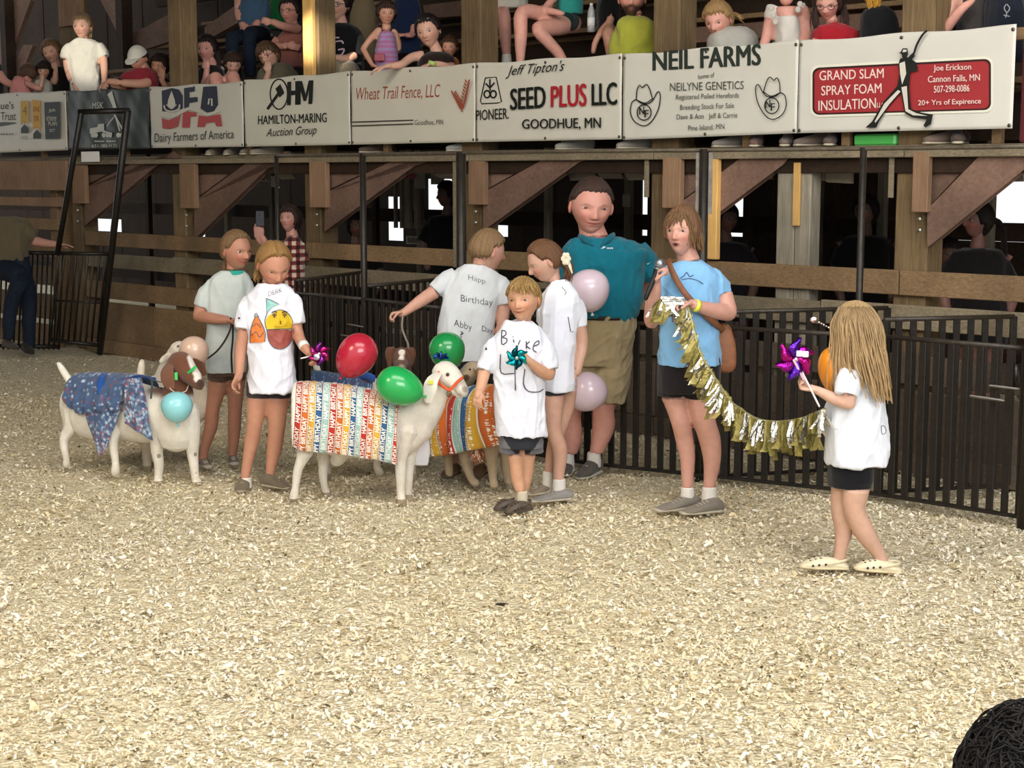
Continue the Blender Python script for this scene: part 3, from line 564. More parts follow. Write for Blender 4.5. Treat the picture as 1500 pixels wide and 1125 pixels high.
# red cloth at the right end, white note and green tub under the banners
mk('red_cloth', *remesh(G().add(box(W(wU(1505, 0), 2.45, -.05), (.09, .02, .42), (WU, WN, (0, 0, 1)))), .015)[:2], CLOTH, col='5e2226', label='dark red cloth hanging past the right end of the banners', cat='cloth')
pn = pxbox('paper_note', 119, 222, 145, 237, .006, .075, PRINT, None, bv=0, label='small blank white paper note below the dark green banner', cat='note'); setcol(pn.data, 'f6f4ee')
g = G(); U0, U1 = wU(1247, -.02), wU(1308, -.02); m_ = W((U0 + U1) / 2, ZD, -.09)
V, Fc = box(m_ + Vector((0, 0, .035)), ((U1 - U0) / 2, .07, .036), (WU, WN, (0, 0, 1))); V[[0, 2, 4, 6], 2] += 0; mk('tub', V, Fc, PLASTIC, col='4fae55', smooth=False, label='bright green plastic tub below the insulation banner', cat='tub').modifiers.new('b', 'BEVEL').width = .012
# ---------------------------------------------------------------- people
SK = {'tan': 'b97f60', 'fair': 'cf9a80', 'pink': 'd2907c', 'dark': '8f5c44', 'mid': 'c48a6c'}
def smooth(a, b_, x): t = np.clip((x - a) / (b_ - a), 0, 1); return t * t * (3 - 2 * t)
def sph(n, m):
    th = np.linspace(0, 2 * np.pi, n, endpoint=False); ph = np.linspace(.02, np.pi - .02, m); P, T = np.meshgrid(ph, th, indexing='ij')
    D = np.column_stack([(np.sin(P) * np.sin(T)).ravel(), (np.sin(P) * np.cos(T)).ravel(), np.cos(P).ravel()])
    Fc = [[i * n + j, i * n + (j + 1) % n, (i + 1) * n + (j + 1) % n, (i + 1) * n + j] for i in range(m - 1) for j in range(n)]
    Fc.append(list(range(n))); Fc.append([(m - 1) * n + j for j in range(n)][::-1]); return D, Fc
def gs(x, s): return np.exp(-(x / s) ** 2)
def head_shape(D, child=0.0, feat=1.0):
    "unit directions (x right, y forward, z up) -> head surface, chin to crown = 1"
    x, y, z = D[:, 0], D[:, 1], D[:, 2]
    R = D * np.array([.345, .425, .5]); X, Y, Z = R[:, 0].copy(), R[:, 1].copy(), R[:, 2].copy()
    lo = smooth(.05, -.48, Z); X *= 1 - (.30 - .05 * child) * lo; Y = np.where((Y < 0), Y * (1 - .42 * lo), Y * (1 - .10 * lo)); Y += .035 * lo
    fr = smooth(.1, .75, y)
    Z = np.where(Z < 0, Z * 1.0, Z)
    Y += fr * feat * (-.034 * gs(abs(X) - .145, .075) * gs(Z - .01, .055) + .008 * gs(Z - .085, .04) * smooth(.3, .1, abs(X)))
    Y += fr * feat * .022 * gs(abs(X) - .19, .08) * gs(Z + .12, .07)
    tip = smooth(.07, -.115, Z) * smooth(-.185, -.135, Z)
    Y += fr * feat * (.105 - .02 * child) * tip * gs(X, .035 + .022 * smooth(0, -.12, Z)) + fr * feat * .03 * gs(abs(X) - .045, .022) * gs(Z + .135, .025)
    Y += fr * feat * (.022 * gs(Z + .225, .020) + .024 * gs(Z + .27, .022) - .014 * gs(Z + .247, .010)) * gs(X, .095)
    Y += fr * .03 * gs(Z + .40, .07) * gs(X, .10)
    return np.column_stack([X, Y, Z])
PEOPLE = []
class Person:
    def __init__(s, label, foot=None, Y=None, px=None, group=None, skin='tan', vox=.0085, seed=None):
        if foot: p = ground(*foot); s.Y = p.y; base = (p.x, p.y, 0)
        else: s.Y = Y; p = at(px, 256, Y); base = (p.x, Y, ZD)
        s.s = F / (s.Y * math.cos(PITCH)); s.root = empty('person', base, label, 'person', group); s.body = G(); s.fine = G(); s.sk = lin(SK.get(skin, skin)); s.sk = tuple(np.array(s.sk) * .88 + .12 * np.mean(s.sk) + .02); s.vox = vox; PEOPLE.append(s)
        s.seed = seed if seed is not None else int(abs(base[0]) * 997) % 1000; s.cloths = []
    def p(s, x, y, d=0): return np.array(at(x, y, s.Y + d))
    def limb(s, pts, g=None, flat=1.0, cap='round', n=14, side=(1, 0, 0)):
        P = [s.p(q[0], q[1], q[3] if len(q) > 3 else 0) for q in pts]; r = [q[2] / s.s for q in pts]
        vf = loft(P, r, [v * flat for v in r], side=side, n=n, cap=cap); (g if g is not None else s.body).add(vf); return vf
    def rows(s, rows, g=None, cap='flat', n=28, pw=.85, yaw=0):
        "rows (y, xleft, xright, half depth m, depth offset)"
        P = [s.p((q[1] + q[2]) / 2, q[0], q[4] if len(q) > 4 else 0) for q in rows]; ra = [(q[2] - q[1]) / 2 / s.s for q in rows]; rb = [q[3] for q in rows]
        vf = loft(P, ra, rb, side=(math.cos(yaw), math.sin(yaw), 0), n=n, cap=cap, pw=pw, level=True); (g if g is not None else s.body).add(vf); return vf
    def hand(s, x, y, d, dr, nm, size, curl=.5, thumb=1, spread=.12):
        "wrist pixel, depth, finger direction, palm normal, hand length in m, curl 0..1.3, thumb side"
        w = s.p(x, y, d); dr = nrm(np.array(dr, float)); nm = np.array(nm, float); nm = nrm(nm - dr * (nm @ dr)); sd = np.cross(dr, nm) * thumb; L_ = size
        s.fine.add(loft([w - dr * L_ * .12, w + dr * L_ * .12, w + dr * L_ * .34, w + dr * L_ * .5], [L_ * .15, L_ * .19, L_ * .235, L_ * .22], [L_ * .12, L_ * .105, L_ * .09, L_ * .075], side=sd))
        for i, (o_, ln) in enumerate(((.16, .43), (.055, .48), (-.05, .44), (-.15, .35))):
            q = w + dr * L_ * .46 + sd * L_ * o_; a = 0; pts = [q]; dd = dr + sd * spread * (1.2 - i * .8); dd = nrm(dd)
            for k, f_ in enumerate((.42, .32, .26)):
                a += curl * (.9 if k else .7); v = dd * math.cos(a) + nm * math.sin(a); q = q + v * ln * L_ * f_; pts.append(q)
            s.fine.add(loft(pts, [L_ * .052, L_ * .050, L_ * .046, L_ * .040], side=sd, n=8, k=2))
        q = w + dr * L_ * .14 + sd * L_ * .15; v = nrm(dr * .75 + sd * .75 + nm * .25); v2 = nrm(dr * .95 + sd * (.25 - .5 * min(curl, 1)) + nm * (.2 + .7 * min(curl, 1)))
        s.fine.add(loft([q - v * L_ * .05, q + v * L_ * .17, q + v * L_ * .17 + v2 * L_ * .17, q + v * L_ * .17 + v2 * L_ * .29], [L_ * .08, L_ * .065, L_ * .056, L_ * .045], side=sd, n=8, k=2))
    def head(s, x, y, h, yaw=0, pitch=0, roll=0, d=0, child=.5, eyes=True, lowres=False, smile=0, eyecol='4a3a2c', browcol=None, w=1.0, beard=None, glasses=None, eyeopen=1.0):
        "centre pixel, chin to crown height in px; yaw>0 looks to image right; pitch<0 looks down"
        s.hh = h / s.s; s.hc = s.p(x, y, d); ya, pi_ = math.radians(yaw), math.radians(pitch)
        f = np.array([math.sin(ya) * math.cos(pi_), -math.cos(ya) * math.cos(pi_), math.sin(pi_)]); u = np.array([0, 0, 1.]); u = nrm(u - f * (u @ f)); r = np.cross(f, u)
        ro = math.radians(roll); u, r = u * math.cos(ro) + r * math.sin(ro), r * math.cos(ro) - u * math.sin(ro); s.M = np.array([r * w, f, u]); s.hw = w
        D, Fc = sph(*((72, 56) if lowres else (110, 86))); R = head_shape(D, child); s.hV = R @ s.M * s.hh + s.hc; s.hF = Fc
        X, Y, Z = R.T; fr = smooth(.1, .3, Y); c = np.tile(np.array(s.sk), (len(R), 1)); rnd = np.random.default_rng(s.seed)
        def mix(m, col): m = m[:, None]; c[:] = c * (1 - m) + np.array(lin(col)) * m
        mix(fr * .38 * gs(abs(X) - .19, .09) * gs(Z + .12, .08), 'c9695a'); mix(fr * .3 * gs(X, .04) * gs(Z + .11, .04), 'c9695a')
        lipm = fr * gs(X, .085 + .02 * smile) ** .6 * gs(Z + .247 - smile * .6 * X ** 2 * 3, .030); mix(np.clip(lipm * .9, 0, 1), 'a54c46')
        mix(fr * np.clip(gs(X, .085 + .02 * smile) * 1.1 * gs(Z + .247 - smile * .6 * X ** 2 * 3, .0085), 0, 1) * .9, '3a1512')
        if smile < -.5: mix(fr * np.clip(1.4 * gs(X, .055) * gs(Z + .262, .030), 0, 1), '2a0c0c')
        br = browcol or '5a4230'; mix(fr * np.clip(1.2 * gs(abs(X) - .15, .075) * gs(Z - .095 + (abs(X) - .15) ** 2 * 4, .013), 0, 1) * .62, br)
        mix(fr * .6 * np.clip(gs(abs(X) - .148, .060) * gs(Z - .040 + (abs(X) - .148) ** 2 * 5, .008) * 1.3, 0, 1), '40261c')
        mix(fr * .5 * np.clip(gs(abs(X) - .03, .014) * gs(Z + .165, .012), 0, 1), '4a1f18')
        if beard: mix(np.clip(smooth(-.12, -.24, Z) * smooth(-.12, .05, Y) * (1 - .75 * gs(X, .06) * gs(Z + .25, .035)) + fr * gs(X, .12) * gs(Z + .195, .02), 0, 1) * .92, beard)
        s.hc_col = c
        for sg in (-1, 1):
            e = s.hc + (np.array([sg * .352, -.03, -.03]) @ s.M) * s.hh; ax = nrm(np.array([[sg * .35, .9, 0.1], [0, .1, 1], [.9, -.35 * sg, 0]])) @ s.M
            s.ear = getattr(s, 'ear', []) + [ell(e, (s.hh * .062, s.hh * .115, s.hh * .03), ax, 14, 10), ell(e - ax[0] * s.hh * .03 - ax[1] * s.hh * .01, (s.hh * .03, s.hh * .07, s.hh * .045), ax, 10, 8)]
            if eyes:
                ce = np.array([sg * .148, .0, .018]); Dx = nrm(np.array([[sg * .148 / .345, 1.0, .036]])); 
                k = np.argmin(((R - np.array([sg * .148, .36, .018])) ** 2).sum(1)); ce = R[k] - np.array([0, .040, 0]); c3 = s.hc + ce @ s.M * s.hh
                V, F2 = ell(c3, (s.hh * .062, s.hh * .056, s.hh * (.034 * eyeopen)), [s.M[0], s.M[1], s.M[2]], 18, 14); dd = (V - c3) @ np.array([nrm(s.M[0]), s.M[1], s.M[2]]).T / s.hh
                ang = np.hypot(dd[:, 0], dd[:, 2]); cc = np.where((dd[:, 1] > 0)[:, None] & (ang < .037)[:, None], np.array(lin(eyecol)), np.array(lin('c9bdb4'))); cc = np.where(((dd[:, 1] > 0) & (ang < .014))[:, None], np.array(lin('0a0807')), cc)
                mk('eye', V, F2, EYEM, s.root, col=cc)
        if glasses:
            g = G()
            for sg in (-1, 1):
                t = np.linspace(0, 2 * np.pi, 17); P = np.column_stack([sg * .155 + .105 * np.cos(t), np.full(17, .425) - .02 * abs(np.cos(t)), .015 + .075 * np.sin(t)]) @ s.M * s.hh + s.hc; g.add(loft(P, .0022, n=6, k=1))
                g.add(loft(np.array([[sg * .26, .41, .03], [sg * .36, .2, .03], [sg * .37, -.02, .03]]) @ s.M * s.hh + s.hc, .002, n=6))
            g.add(loft(np.array([[-.05, .44, .03], [.05, .44, .03]]) @ s.M * s.hh + s.hc, .002, n=6)); g.mk('glasses', PLASTIC, s.root, col=glasses)
    def neck(s, x, y, r, d=0.0, back=.10):
        a = s.hc + (np.array([0, -.10, -.18]) @ s.M) * s.hh; b_ = s.p(x, y, d); s.fine.add(loft([a, (a + b_) / 2, b_], [r / s.s * .95, r / s.s * .95, r / s.s * 1.15], n=16))
    def finish(s):
        g = G(); cols = []
        for src, vx, sm in ((s.body, s.vox, 5), (s.fine, min(s.vox * .45, .0046) if s.vox < .012 else s.vox * .6, 2)):
            if src.n:
                V, Fc, Nn = remesh(src, vx, sm); r = np.random.default_rng(s.seed); t = np.sin(V @ r.normal(0, 14, 3)) * .04 + 1; g.add((V, Fc), np.array(s.sk)[None] * t[:, None] * np.ones((1, 3)))
        if hasattr(s, 'hV'):
            g.add((s.hV, s.hF), s.hc_col)
            for e in s.ear: g.add(e, np.array(s.sk) * np.array([1.02, .88, .86]))
        if g.n: s.bodyo = g.mk('body', SKIN, s.root)
        return s
    def cloth(s, name, color, rows=None, limbs=(), amp=.006, vox=None, mat=None, extra=(), cap='flat', along=(0, 0, 1), sc=22, pw=.85, yaw=0, paint=None, sm=6, label=None, parent=None):
        g = G()
        if rows:
            for R_ in (rows if isinstance(rows[0], list) else [rows]): s.rows(R_, g, cap=cap, pw=pw, yaw=yaw)
        for l_ in limbs:
            if name in ('t_shirt', 'polo_shirt', 'plaid_shirt', 'hoodie'): q0 = l_[0]; l_ = [(q0[0], q0[1] + 1, q0[2] * .78, *q0[3:])] + list(l_[1:])
            s.limb(l_, g, cap='flat')
        for e in extra: g.add(e)
        vx = vox or s.vox * (.75 if s.vox < .01 else 1); V, Fc, Nn = remesh(g, vx, sm); k_ = 1.0 if name not in ('t_shirt', 'polo_shirt') else 1.25
        V = wrink(V, Nn, amp * k_, sc, s.seed + len(name), along)
        if name in ('t_shirt', 'polo_shirt', 'shorts', 'jeans', 'shirt', 'plaid_shirt') and amp > .002: V = wrink(V, Nn, amp * .4, sc * 2.0, s.seed + 77, (.35, 0, 1)); V = wrink(V, Nn, amp * .2, sc * 1.4, s.seed + 78, (1, .3, .25))
        s.cloths.append((V, Fc))
        c = np.tile(np.array(lin(color)), (len(V), 1))
        if paint is not None: c = paint(V, c)
        o = mk(name, V, Fc, mat or CLOTH, parent or s.root, col=c, label=label); s.cl = (V, Fc); return o
    def decal(s, lift=.002, cl=None):
        V, Fc = cl or s.cl; bv = BVHTree.FromPolygons([tuple(v) for v in V], Fc)
        def fn(x, y, l):
            d_ = ray(x, y).normalized(); h = bv.ray_cast(EV, d_)
            if h[0] is None: h = (Vector(s.p(x, y, -.1)),)
            return h[0] - d_ * (lift + l)
        return Decal(fn)
    def cap_hair(s, color, t=.05, front=.26, side=.02, nape=-.30, jag=.03, name='hair', long=0, dark=.6, part=0.0):
        D, Fc = sph(110, 84); R = head_shape(D, .5, 0); X, Y, Z = R.T; az = np.arctan2(X, Y); r = np.random.default_rng(s.seed + 3)
        yy = D[:, 1]; lim = np.where(yy > .0, side + (front - side) * smooth(.25, .62, yy), side + (nape - side) * smooth(.05, -.35, yy)) + jag * (np.sin(az * 23 + r.uniform(0, 6)) + .6 * np.sin(az * 41 + 2))
        lim = np.where((yy > -.35) & (yy < .25), np.minimum(lim, side) if long else lim, lim)
        m = smooth(-.03, .07, Z - lim); fl = (1 + .10 * np.sin(az * 37 + np.sin(az * 9) * 2) * smooth(.5, .2, Z) + .08 * np.sin(X * 90 / 1 + 3 * np.sin(Y * 9)) * smooth(.2, .5, Z))
        if part: fl *= 1 - .6 * gs(X - part, .025) * smooth(.3, .45, Z)
        Rn = R + nrm(D * np.array([1, 1, 1])) * ((m * t * 1.6 * fl) - .03 * (1 - m))[:, None]
        c = np.array(lin(color))[None] * (.78 + .3 * (.5 + .5 * np.sin(az * 61 + np.sin(Y * 20) * 2)) * (.6 + .4 * np.sin(az * 17)))[:, None]
        o = mk(name, Rn @ s.M * s.hh + s.hc, Fc, HAIR, s.root, col=c); s.hairo = o; return o
    def locks(s, guides, color, n=40, r=.008, spread=.012, name='hair_locks', parent=None, taper=.35, wav=.004):
        "guides: polylines of pixel points (x, y, d); strands interpolate between neighbouring guides"
        rs = lambda A: np.column_stack([np.interp(np.linspace(0, 1, 5), np.linspace(0, 1, len(A)), A[:, k]) for k in range(3)])
        Gd = [rs(np.array([s.p(*q) for q in g_])) for g_ in guides]; rr_ = np.random.default_rng(s.seed + 11); g = G(); c0 = np.array(lin(color))
        r *= .62; n = int(n * 2.1)
        for i in range(n):
            a = rr_.uniform(0, len(Gd) - 1.0001) if len(Gd) > 1 else 0; j = int(a); w = a - j; P = Gd[j] * (1 - w) + Gd[min(j + 1, len(Gd) - 1)] * w; P = P + rr_.normal(0, spread, 3) * np.linspace(.4, 1.3, len(P))[:, None]
            cut = rr_.uniform(.82, 1.0); P = spline(P, 4); P = P[:max(4, int(len(P) * cut))]; P += (np.sin(np.linspace(0, 9, len(P)) + rr_.uniform(0, 6)) * wav)[:, None] * rr_.normal(0, 1, 3)
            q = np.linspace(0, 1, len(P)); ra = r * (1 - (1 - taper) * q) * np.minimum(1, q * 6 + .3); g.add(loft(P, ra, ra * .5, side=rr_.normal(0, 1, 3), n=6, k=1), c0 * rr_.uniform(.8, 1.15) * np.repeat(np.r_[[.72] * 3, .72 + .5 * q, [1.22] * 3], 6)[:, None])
        return g.mk(name, HAIR, parent or s.root)
    def shoe(s, x0, y0, x1, y1, h, d=0, color='6a6258', toe=-1, w=.042, sole='b5ab98', style='runner', yaw=0, d2=0):
        "heel/ankle pixel to toe pixel along the sole; h = collar height in px"
        a = s.p(x0, y0, d); b_ = s.p(x1, y1, d + d2); t = b_ - a; L_ = np.linalg.norm(t); t = t / L_; up = np.array([0, 0, 1.]); a[2] = max(a[2], .0); H_ = h / s.s; g = G(); sd = nrm(np.cross(t, up)); k = lambda f, z: a + t * L_ * f + up * z
        if style == 'clog': hs = [.55, .8, .95, 1.0, .8, .45]
        else: hs = [1.0, 1.15, 1.0, .72, .55, .38]
        fs = [0.0, .14, .34, .58, .8, 1.0]; ws = [.78, .92, .9, 1.0, 1.05, .7]
        g.add(loft([k(f, H_ * hh / 2) for f, hh in zip(fs, hs)], [w * q for q in ws], [H_ * hh / 2 for hh in hs], side=sd, n=16)); V, Fc, Nn = remesh(g, .0055, 3)
        V[:, 2] = np.maximum(V[:, 2], .004); o = mk('shoe', V, Fc, RUB if style == 'clog' else CLOTH, s.root, col=color)
        g2 = G().add(loft([k(f, .010) for f in (-.02, .3, .7, 1.03)], [w * .9, w * .95, w * 1.08, w * .7], .012, side=sd, n=16)); mk('sole', *g2.arr(), RUB, o, col=sole)
        if style == 'clog':
            bv = BVHTree.FromPolygons([tuple(v) for v in V], Fc); hg = G()
            for f in (.6, .72, .84):
                for q in (-.5, 0.1, .6):
                    p_ = k(f, 0) + sd * w * q * .9 + up * .2; h = bv.ray_cast(Vector(p_), Vector((0, 0, -1)))
                    if h[0]: hg.add(ell(h[0], (.0065, .0065, .002), None, 8, 5))
                p_ = k(f, .018) - sd * w * 1.3
            for sg in (-1, 1):
                for f, z in ((.5, .5), (.66, .45), (.8, .38)):
                    h = bv.ray_cast(Vector(k(f, H_ * z) + sd * sg * .2), Vector(-sd * sg))
                    if h[0]: hg.add(ell(h[0], (.006, .006, .006), None, 8, 5))
            hg.mk('vent_hole', RUB, o, col='2a2622', kind='stuff')
            st = G().add(loft([k(.45, H_ * .55) + sd * w, k(.1, H_ * .8) + sd * w * .8, k(-.04, H_ * .85), k(.1, H_ * .8) - sd * w * .8, k(.45, H_ * .55) - sd * w], .007, .003, side=up, n=8)); st.mk('strap', RUB, o, col=color)
        else:
            lg = G()
            for f in (.36, .45, .54, .63): z = H_ * np.interp(f, fs, hs) + .002; lg.add(loft([k(f, z - .008) - sd * w * .5, k(f + .02, z) , k(f, z - .008) + sd * w * .5], .0025, n=6))
            lg.mk('laces', CLOTH, o, col=sole, kind='stuff')
        return o
    def fit(s, depth=.006):
        "keep the skin under the garments"
        if not s.cloths or not hasattr(s, 'bodyo'): return
        me = s.bodyo.data; n = len(me.vertices); co = np.empty(n * 3); me.vertices.foreach_get('co', co); co = co.reshape(-1, 3); no = np.empty(n * 3); me.vertex_normals.foreach_get('vector', no); no = no.reshape(-1, 3); og = ORG[s.root.name]; co += og
        for V, Fc in s.cloths:
            bv = BVHTree.FromPolygons([tuple(v) for v in V], Fc); lo_ = V.min(0) - .02; hi = V.max(0) + .02
            for i in np.where(((co > lo_) & (co < hi)).all(1))[0]:
                v, w = Vector(co[i]), Vector(no[i]); h = bv.ray_cast(v - w * .035, w, .065)
                if h[0] is not None and h[1].dot(w) > .15 and (v - h[0]).dot(w) > -depth: co[i] = h[0] - w * depth
        me.vertices.foreach_set('co', (co - og).ravel()); me.update()
    def sock(s, x, y0, y1, r, d=0, color='dcd6cc'): return s.cloth('sock', color, limbs=[[(x, y0, r * .92, d), (x, (y0 + y1) / 2, r, d), (x, y1, r * 1.05, d)]], amp=.001, vox=.005)
# ================================================================ the ring: children and adults
# girl at the right, long blond hair, seen from behind
P = Person('girl with very long blond hair in a long white T-shirt and black shorts walking left', foot=(1240, 838), skin='c99a80', seed=5)
P.head(1254, 480, 66, yaw=-112, pitch=-8, child=.8, browcol='9a7a50'); P.neck(1258, 522, 12, 0)
P.rows([(700, 1217, 1278, .10), (660, 1219, 1280, .10), (600, 1226, 1282, .085), (540, 1232, 1284, .085), (520, 1240, 1276, .06)])
P.limb([(1252, 530, 11, -.08), (1246, 560, 10.5, -.13), (1244, 590, 9.5, -.14)]); P.limb([(1244, 591, 9.8, -.14), (1222, 584, 9.5, -.12), (1200, 573, 7, -.10), (1188, 568, 5.6, -.10)])
P.limb([(1262, 530, 10, .09), (1256, 570, 9, .12), (1232, 592, 8, .1)])
P.hand(1193, 570, -.10, (-1, .1, .15), (.2, -.3, 1), .125, 1.15, 1)
P.limb([(1242, 690, 22, .02), (1236, 715, 19.5, .02), (1232, 748, 15.5, .02), (1236, 775, 14.5, .03), (1232, 800, 10.5, .03), (1229, 822, 9.3, .03)])
P.limb([(1256, 690, 23, -.05), (1253, 718, 21, -.05), (1252, 748, 16.5, -.05), (1268, 782, 15.5, -.04), (1284, 806, 11, -.03), (1293, 822, 9.5, -.03)])
P.finish()
P.cloth('shorts', '17171b', rows=[(712, 1213, 1277, .105), (690, 1212, 1280, .115), (660, 1216, 1280, .11)], amp=.003, limbs=[[(1240, 680, 24, .03), (1238, 707, 23, .03)], [(1256, 680, 25, -.04), (1255, 707, 24, -.04)]])
P.cloth('t_shirt', 'dfe2ea', rows=[(679, 1209, 1299, .15), (655, 1209, 1300, .15), (610, 1211, 1299, .13), (570, 1219, 1294, .12), (535, 1230, 1288, .10), (516, 1240, 1279, .075), (507, 1249, 1268, .05)],
    limbs=[[(1256, 526, 17, -.07), (1248, 550, 18, -.12), (1240, 579, 17, -.14)]], amp=.012, sc=17)
d = P.decal(); d.add(ribbon([(1291, 624), (1292, 635), (1296, 635), (1298, 630), (1295, 624), (1291, 624)], 1), '66646a'); d.mk('drawing', PRINT, P.root)
P.cap_hair('b8996c', t=.07, front=.2, side=-.25, nape=-.45, long=1)
gd = []
for x0, x1, x2, x3, y3, dd in ((1232, 1223, 1221, 1222, 585, -.05), (1238, 1230, 1229, 1231, 600, -.10), (1246, 1243, 1250, 1262, 545, -.14), (1252, 1256, 1268, 1283, 590, -.16), (1260, 1268, 1280, 1294, 605, -.15), (1268, 1281, 1290, 1298, 598, -.12), (1274, 1288, 1295, 1301, 604, -.06)):
    gd.append([(x0, 452, dd * .5), (x1, 475, dd * .9), (x1 + (x2 - x1) * .5, 505, dd), (x2, 535, dd - .01), (x3, y3, dd - .01)])
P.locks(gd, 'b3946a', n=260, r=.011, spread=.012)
P.shoe(1238, 834, 1176, 832, 19, .02, 'd8cdae', style='clog', w=.043, sole='cdbf9c'); P.shoe(1316, 840, 1256, 835, 20, -.04, 'd8cdae', style='clog', w=.043, sole='cdbf9c')

# woman in blue with microphone
P = Person('woman in light blue T-shirt and black shorts speaking into a microphone', foot=(1005, 750), skin='c98f7a', seed=8)
P.head(1000, 340, 70, yaw=-28, pitch=2, roll=0, child=.2, smile=-1, browcol='7a5a40', w=.93); P.neck(1010, 388, 16, .02)
P.rows([(560, 966, 1052, .11), (500, 974, 1050, .11), (440, 974, 1050, .11), (405, 972, 1056, .10), (392, 985, 1042, .07)])
P.limb([(1050, 408, 16, 0), (1060, 432, 14, -.01), (1067, 456, 13.5, -.04)]); P.limb([(1067, 458, 13, -.04), (1045, 455, 12, -.13), (1022, 448, 8.5, -.2), (1014, 445, 7.5, -.21)])
P.limb([(970, 412, 15, 0), (958, 442, 13, -.03), (955, 468, 12.5, -.05)]); P.limb([(955, 470, 12, -.05), (957, 448, 11, -.10), (961, 424, 8, -.15), (962, 413, 7, -.16)])
P.hand(962, 416, -.16, (.12, -.25, 1), (.75, -.3, 0), .16, 1.2, -1); P.hand(1016, 446, -.21, (-1, -.1, .15), (0, -.2, -1), .155, 1.0, 1)
P.limb([(985, 565, 25, .02), (990, 590, 17.5, .02), (997, 618, 14.5, 0), (1002, 640, 14, .02), (1007, 670, 12, .02), (1007, 700, 9.5, .02), (1007, 722, 9, .02)])
P.limb([(1030, 565, 27, 0), (1027, 590, 21, -.01), (1032, 618, 17, -.02), (1040, 645, 16.5, 0), (1043, 675, 13.5, 0), (1040, 705, 10, 0), (1039, 726, 9.5, 0)]); P.finish()
P.cloth('shorts', '201c1e', rows=[(574, 964, 1054, .11), (556, 962, 1056, .125), (535, 963, 1057, .13), (515, 967, 1055, .12)], limbs=[[(985, 545, 23, .01), (984, 580, 22, .01)], [(1029, 545, 27, 0), (1029, 583, 26, 0)]], amp=.005)
P.cloth('t_shirt', '7fb0d8', rows=[(534, 962, 1058, .15), (505, 964, 1056, .14), (470, 966, 1052, .13), (435, 966, 1054, .135), (408, 964, 1056, .12), (392, 976, 1046, .09), (382, 992, 1028, .06)],
    limbs=[[(1038, 398, 17, 0), (1050, 414, 17, 0), (1056, 432, 16.5, -.01)], [(980, 398, 15, 0), (968, 414, 15.5, -.01), (961, 434, 15, -.02)]], amp=.008)
d = P.decal(); NB = '2f3f66'; d.add(ribbon([(996, 408), (1002, 404), (1006, 399), (1010, 405), (1016, 403)], 1.4), NB); d.add(ribbon([(998, 410), (1010, 408), (1022, 411), (1030, 416)], 1.2), NB); d.mk('chest_logo', PRINT, P.root)
P.cap_hair('7c5a3e', t=.055, front=.35, side=-.15, nape=-.42, long=1)
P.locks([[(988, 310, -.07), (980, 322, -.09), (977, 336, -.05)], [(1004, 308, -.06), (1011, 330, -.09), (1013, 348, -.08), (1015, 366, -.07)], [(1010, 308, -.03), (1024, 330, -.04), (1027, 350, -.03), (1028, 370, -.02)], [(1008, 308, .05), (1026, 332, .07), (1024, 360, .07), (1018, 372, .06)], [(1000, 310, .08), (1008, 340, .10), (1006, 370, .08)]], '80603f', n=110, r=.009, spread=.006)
P.sock(1007, 713, 733, 10.5, .02); P.sock(1039, 713, 736, 11.5, 0)
P.shoe(1018, 743, 964, 750, 19, .04, '7f776b', w=.048, d2=-.12); P.shoe(1052, 750, 1001, 754, 20, -.02, '7f776b', w=.048, d2=-.10)
# cross-body bag (worn: part of her)
sg = G(); st = [(979, 380, -.06), (984, 396, -.135), (1000, 425, -.17), (1024, 452, -.17), (1046, 472, -.13), (1060, 484, -.03)]
sg.add(loft([P.p(*q) for q in st], .016, .004, side=(.6, 0, .8), n=8)); sg.mk('bag_strap', LEATHER, P.root, col='7c4f35')
bg_ = G(); bg_.add(loft([P.p(1058, 482, .03), P.p(1062, 510, .03), P.p(1064, 536, .03)], [.05, .06, .055], [.035, .045, .04], n=16, pw=.6)); mk('shoulder_bag', *remesh(bg_, .007)[:2], LEATHER, P.root, col='8a5a3e')
wb = G().add(loft([P.p(1020, 440, -.235), P.p(1016, 453, -.235)], .001)); mk('wristband', *loft([P.p(1017, 447, -.21), P.p(1022, 448.5, -.198)], 9.2 / P.s, n=16, cap='flat'), PLASTIC, P.root, col='dfe04a')
# microphone (held: its own thing)
m0 = P.p(946, 437, -.20); m1 = P.p(966, 388, -.19); mt = nrm(m1 - m0); mc = empty('microphone', m0, 'black handheld microphone with silver grille held by the woman in blue', 'microphone')
mk('handle', *loft([m0, m0 + (m1 - m0) * .6, m1 - mt * .02], [.012, .015, .021], n=14), PLASTIC, mc, col='17171a'); mk('ring', *loft([m1 - mt * .028, m1 - mt * .02], .0235, n=16, cap='flat'), STEEL, mc, col='8c8c90')
mk('grille', *ell(m1 + mt * .005, (.028, .028, .030), None, 20, 16), STEEL, mc, col='8f949b')

# man in teal polo
P = Person('tall man in teal polo and khaki shorts with hands behind his back', foot=(862, 697), skin='c48472', seed=12)
P.head(866, 303, 82, yaw=8, pitch=-8, roll=-4, child=0, smile=.6, browcol='4a3428', w=1.06, eyeopen=.75); P.neck(870, 352, 20, .02)
P.rows([(480, 846, 930, .14), (420, 838, 938, .16), (385, 838, 938, .13), (366, 852, 916, .09)])
P.limb([(930, 374, 14, .03), (944, 392, 12, .08), (950, 412, 11, .14), (936, 432, 10, .24)]); P.limb([(842, 374, 14, .04), (838, 400, 11, .14), (850, 430, 10, .24)]); P.hand(900, 436, .25, (-1, 0, 0), (0, 1, 0), .17, .6, 1)
P.limb([(850, 490, 28, .03), (842, 560, 22, .04), (836, 604, 16, .05), (838, 640, 15.5, .06), (833, 672, 10, .06), (832, 682, 9, .06)])
P.limb([(898, 490, 30, 0), (890, 560, 24, 0), (884, 598, 17, 0), (884, 625, 17.5, .02), (876, 655, 12, 0), (871, 678, 10, 0)]); P.finish()
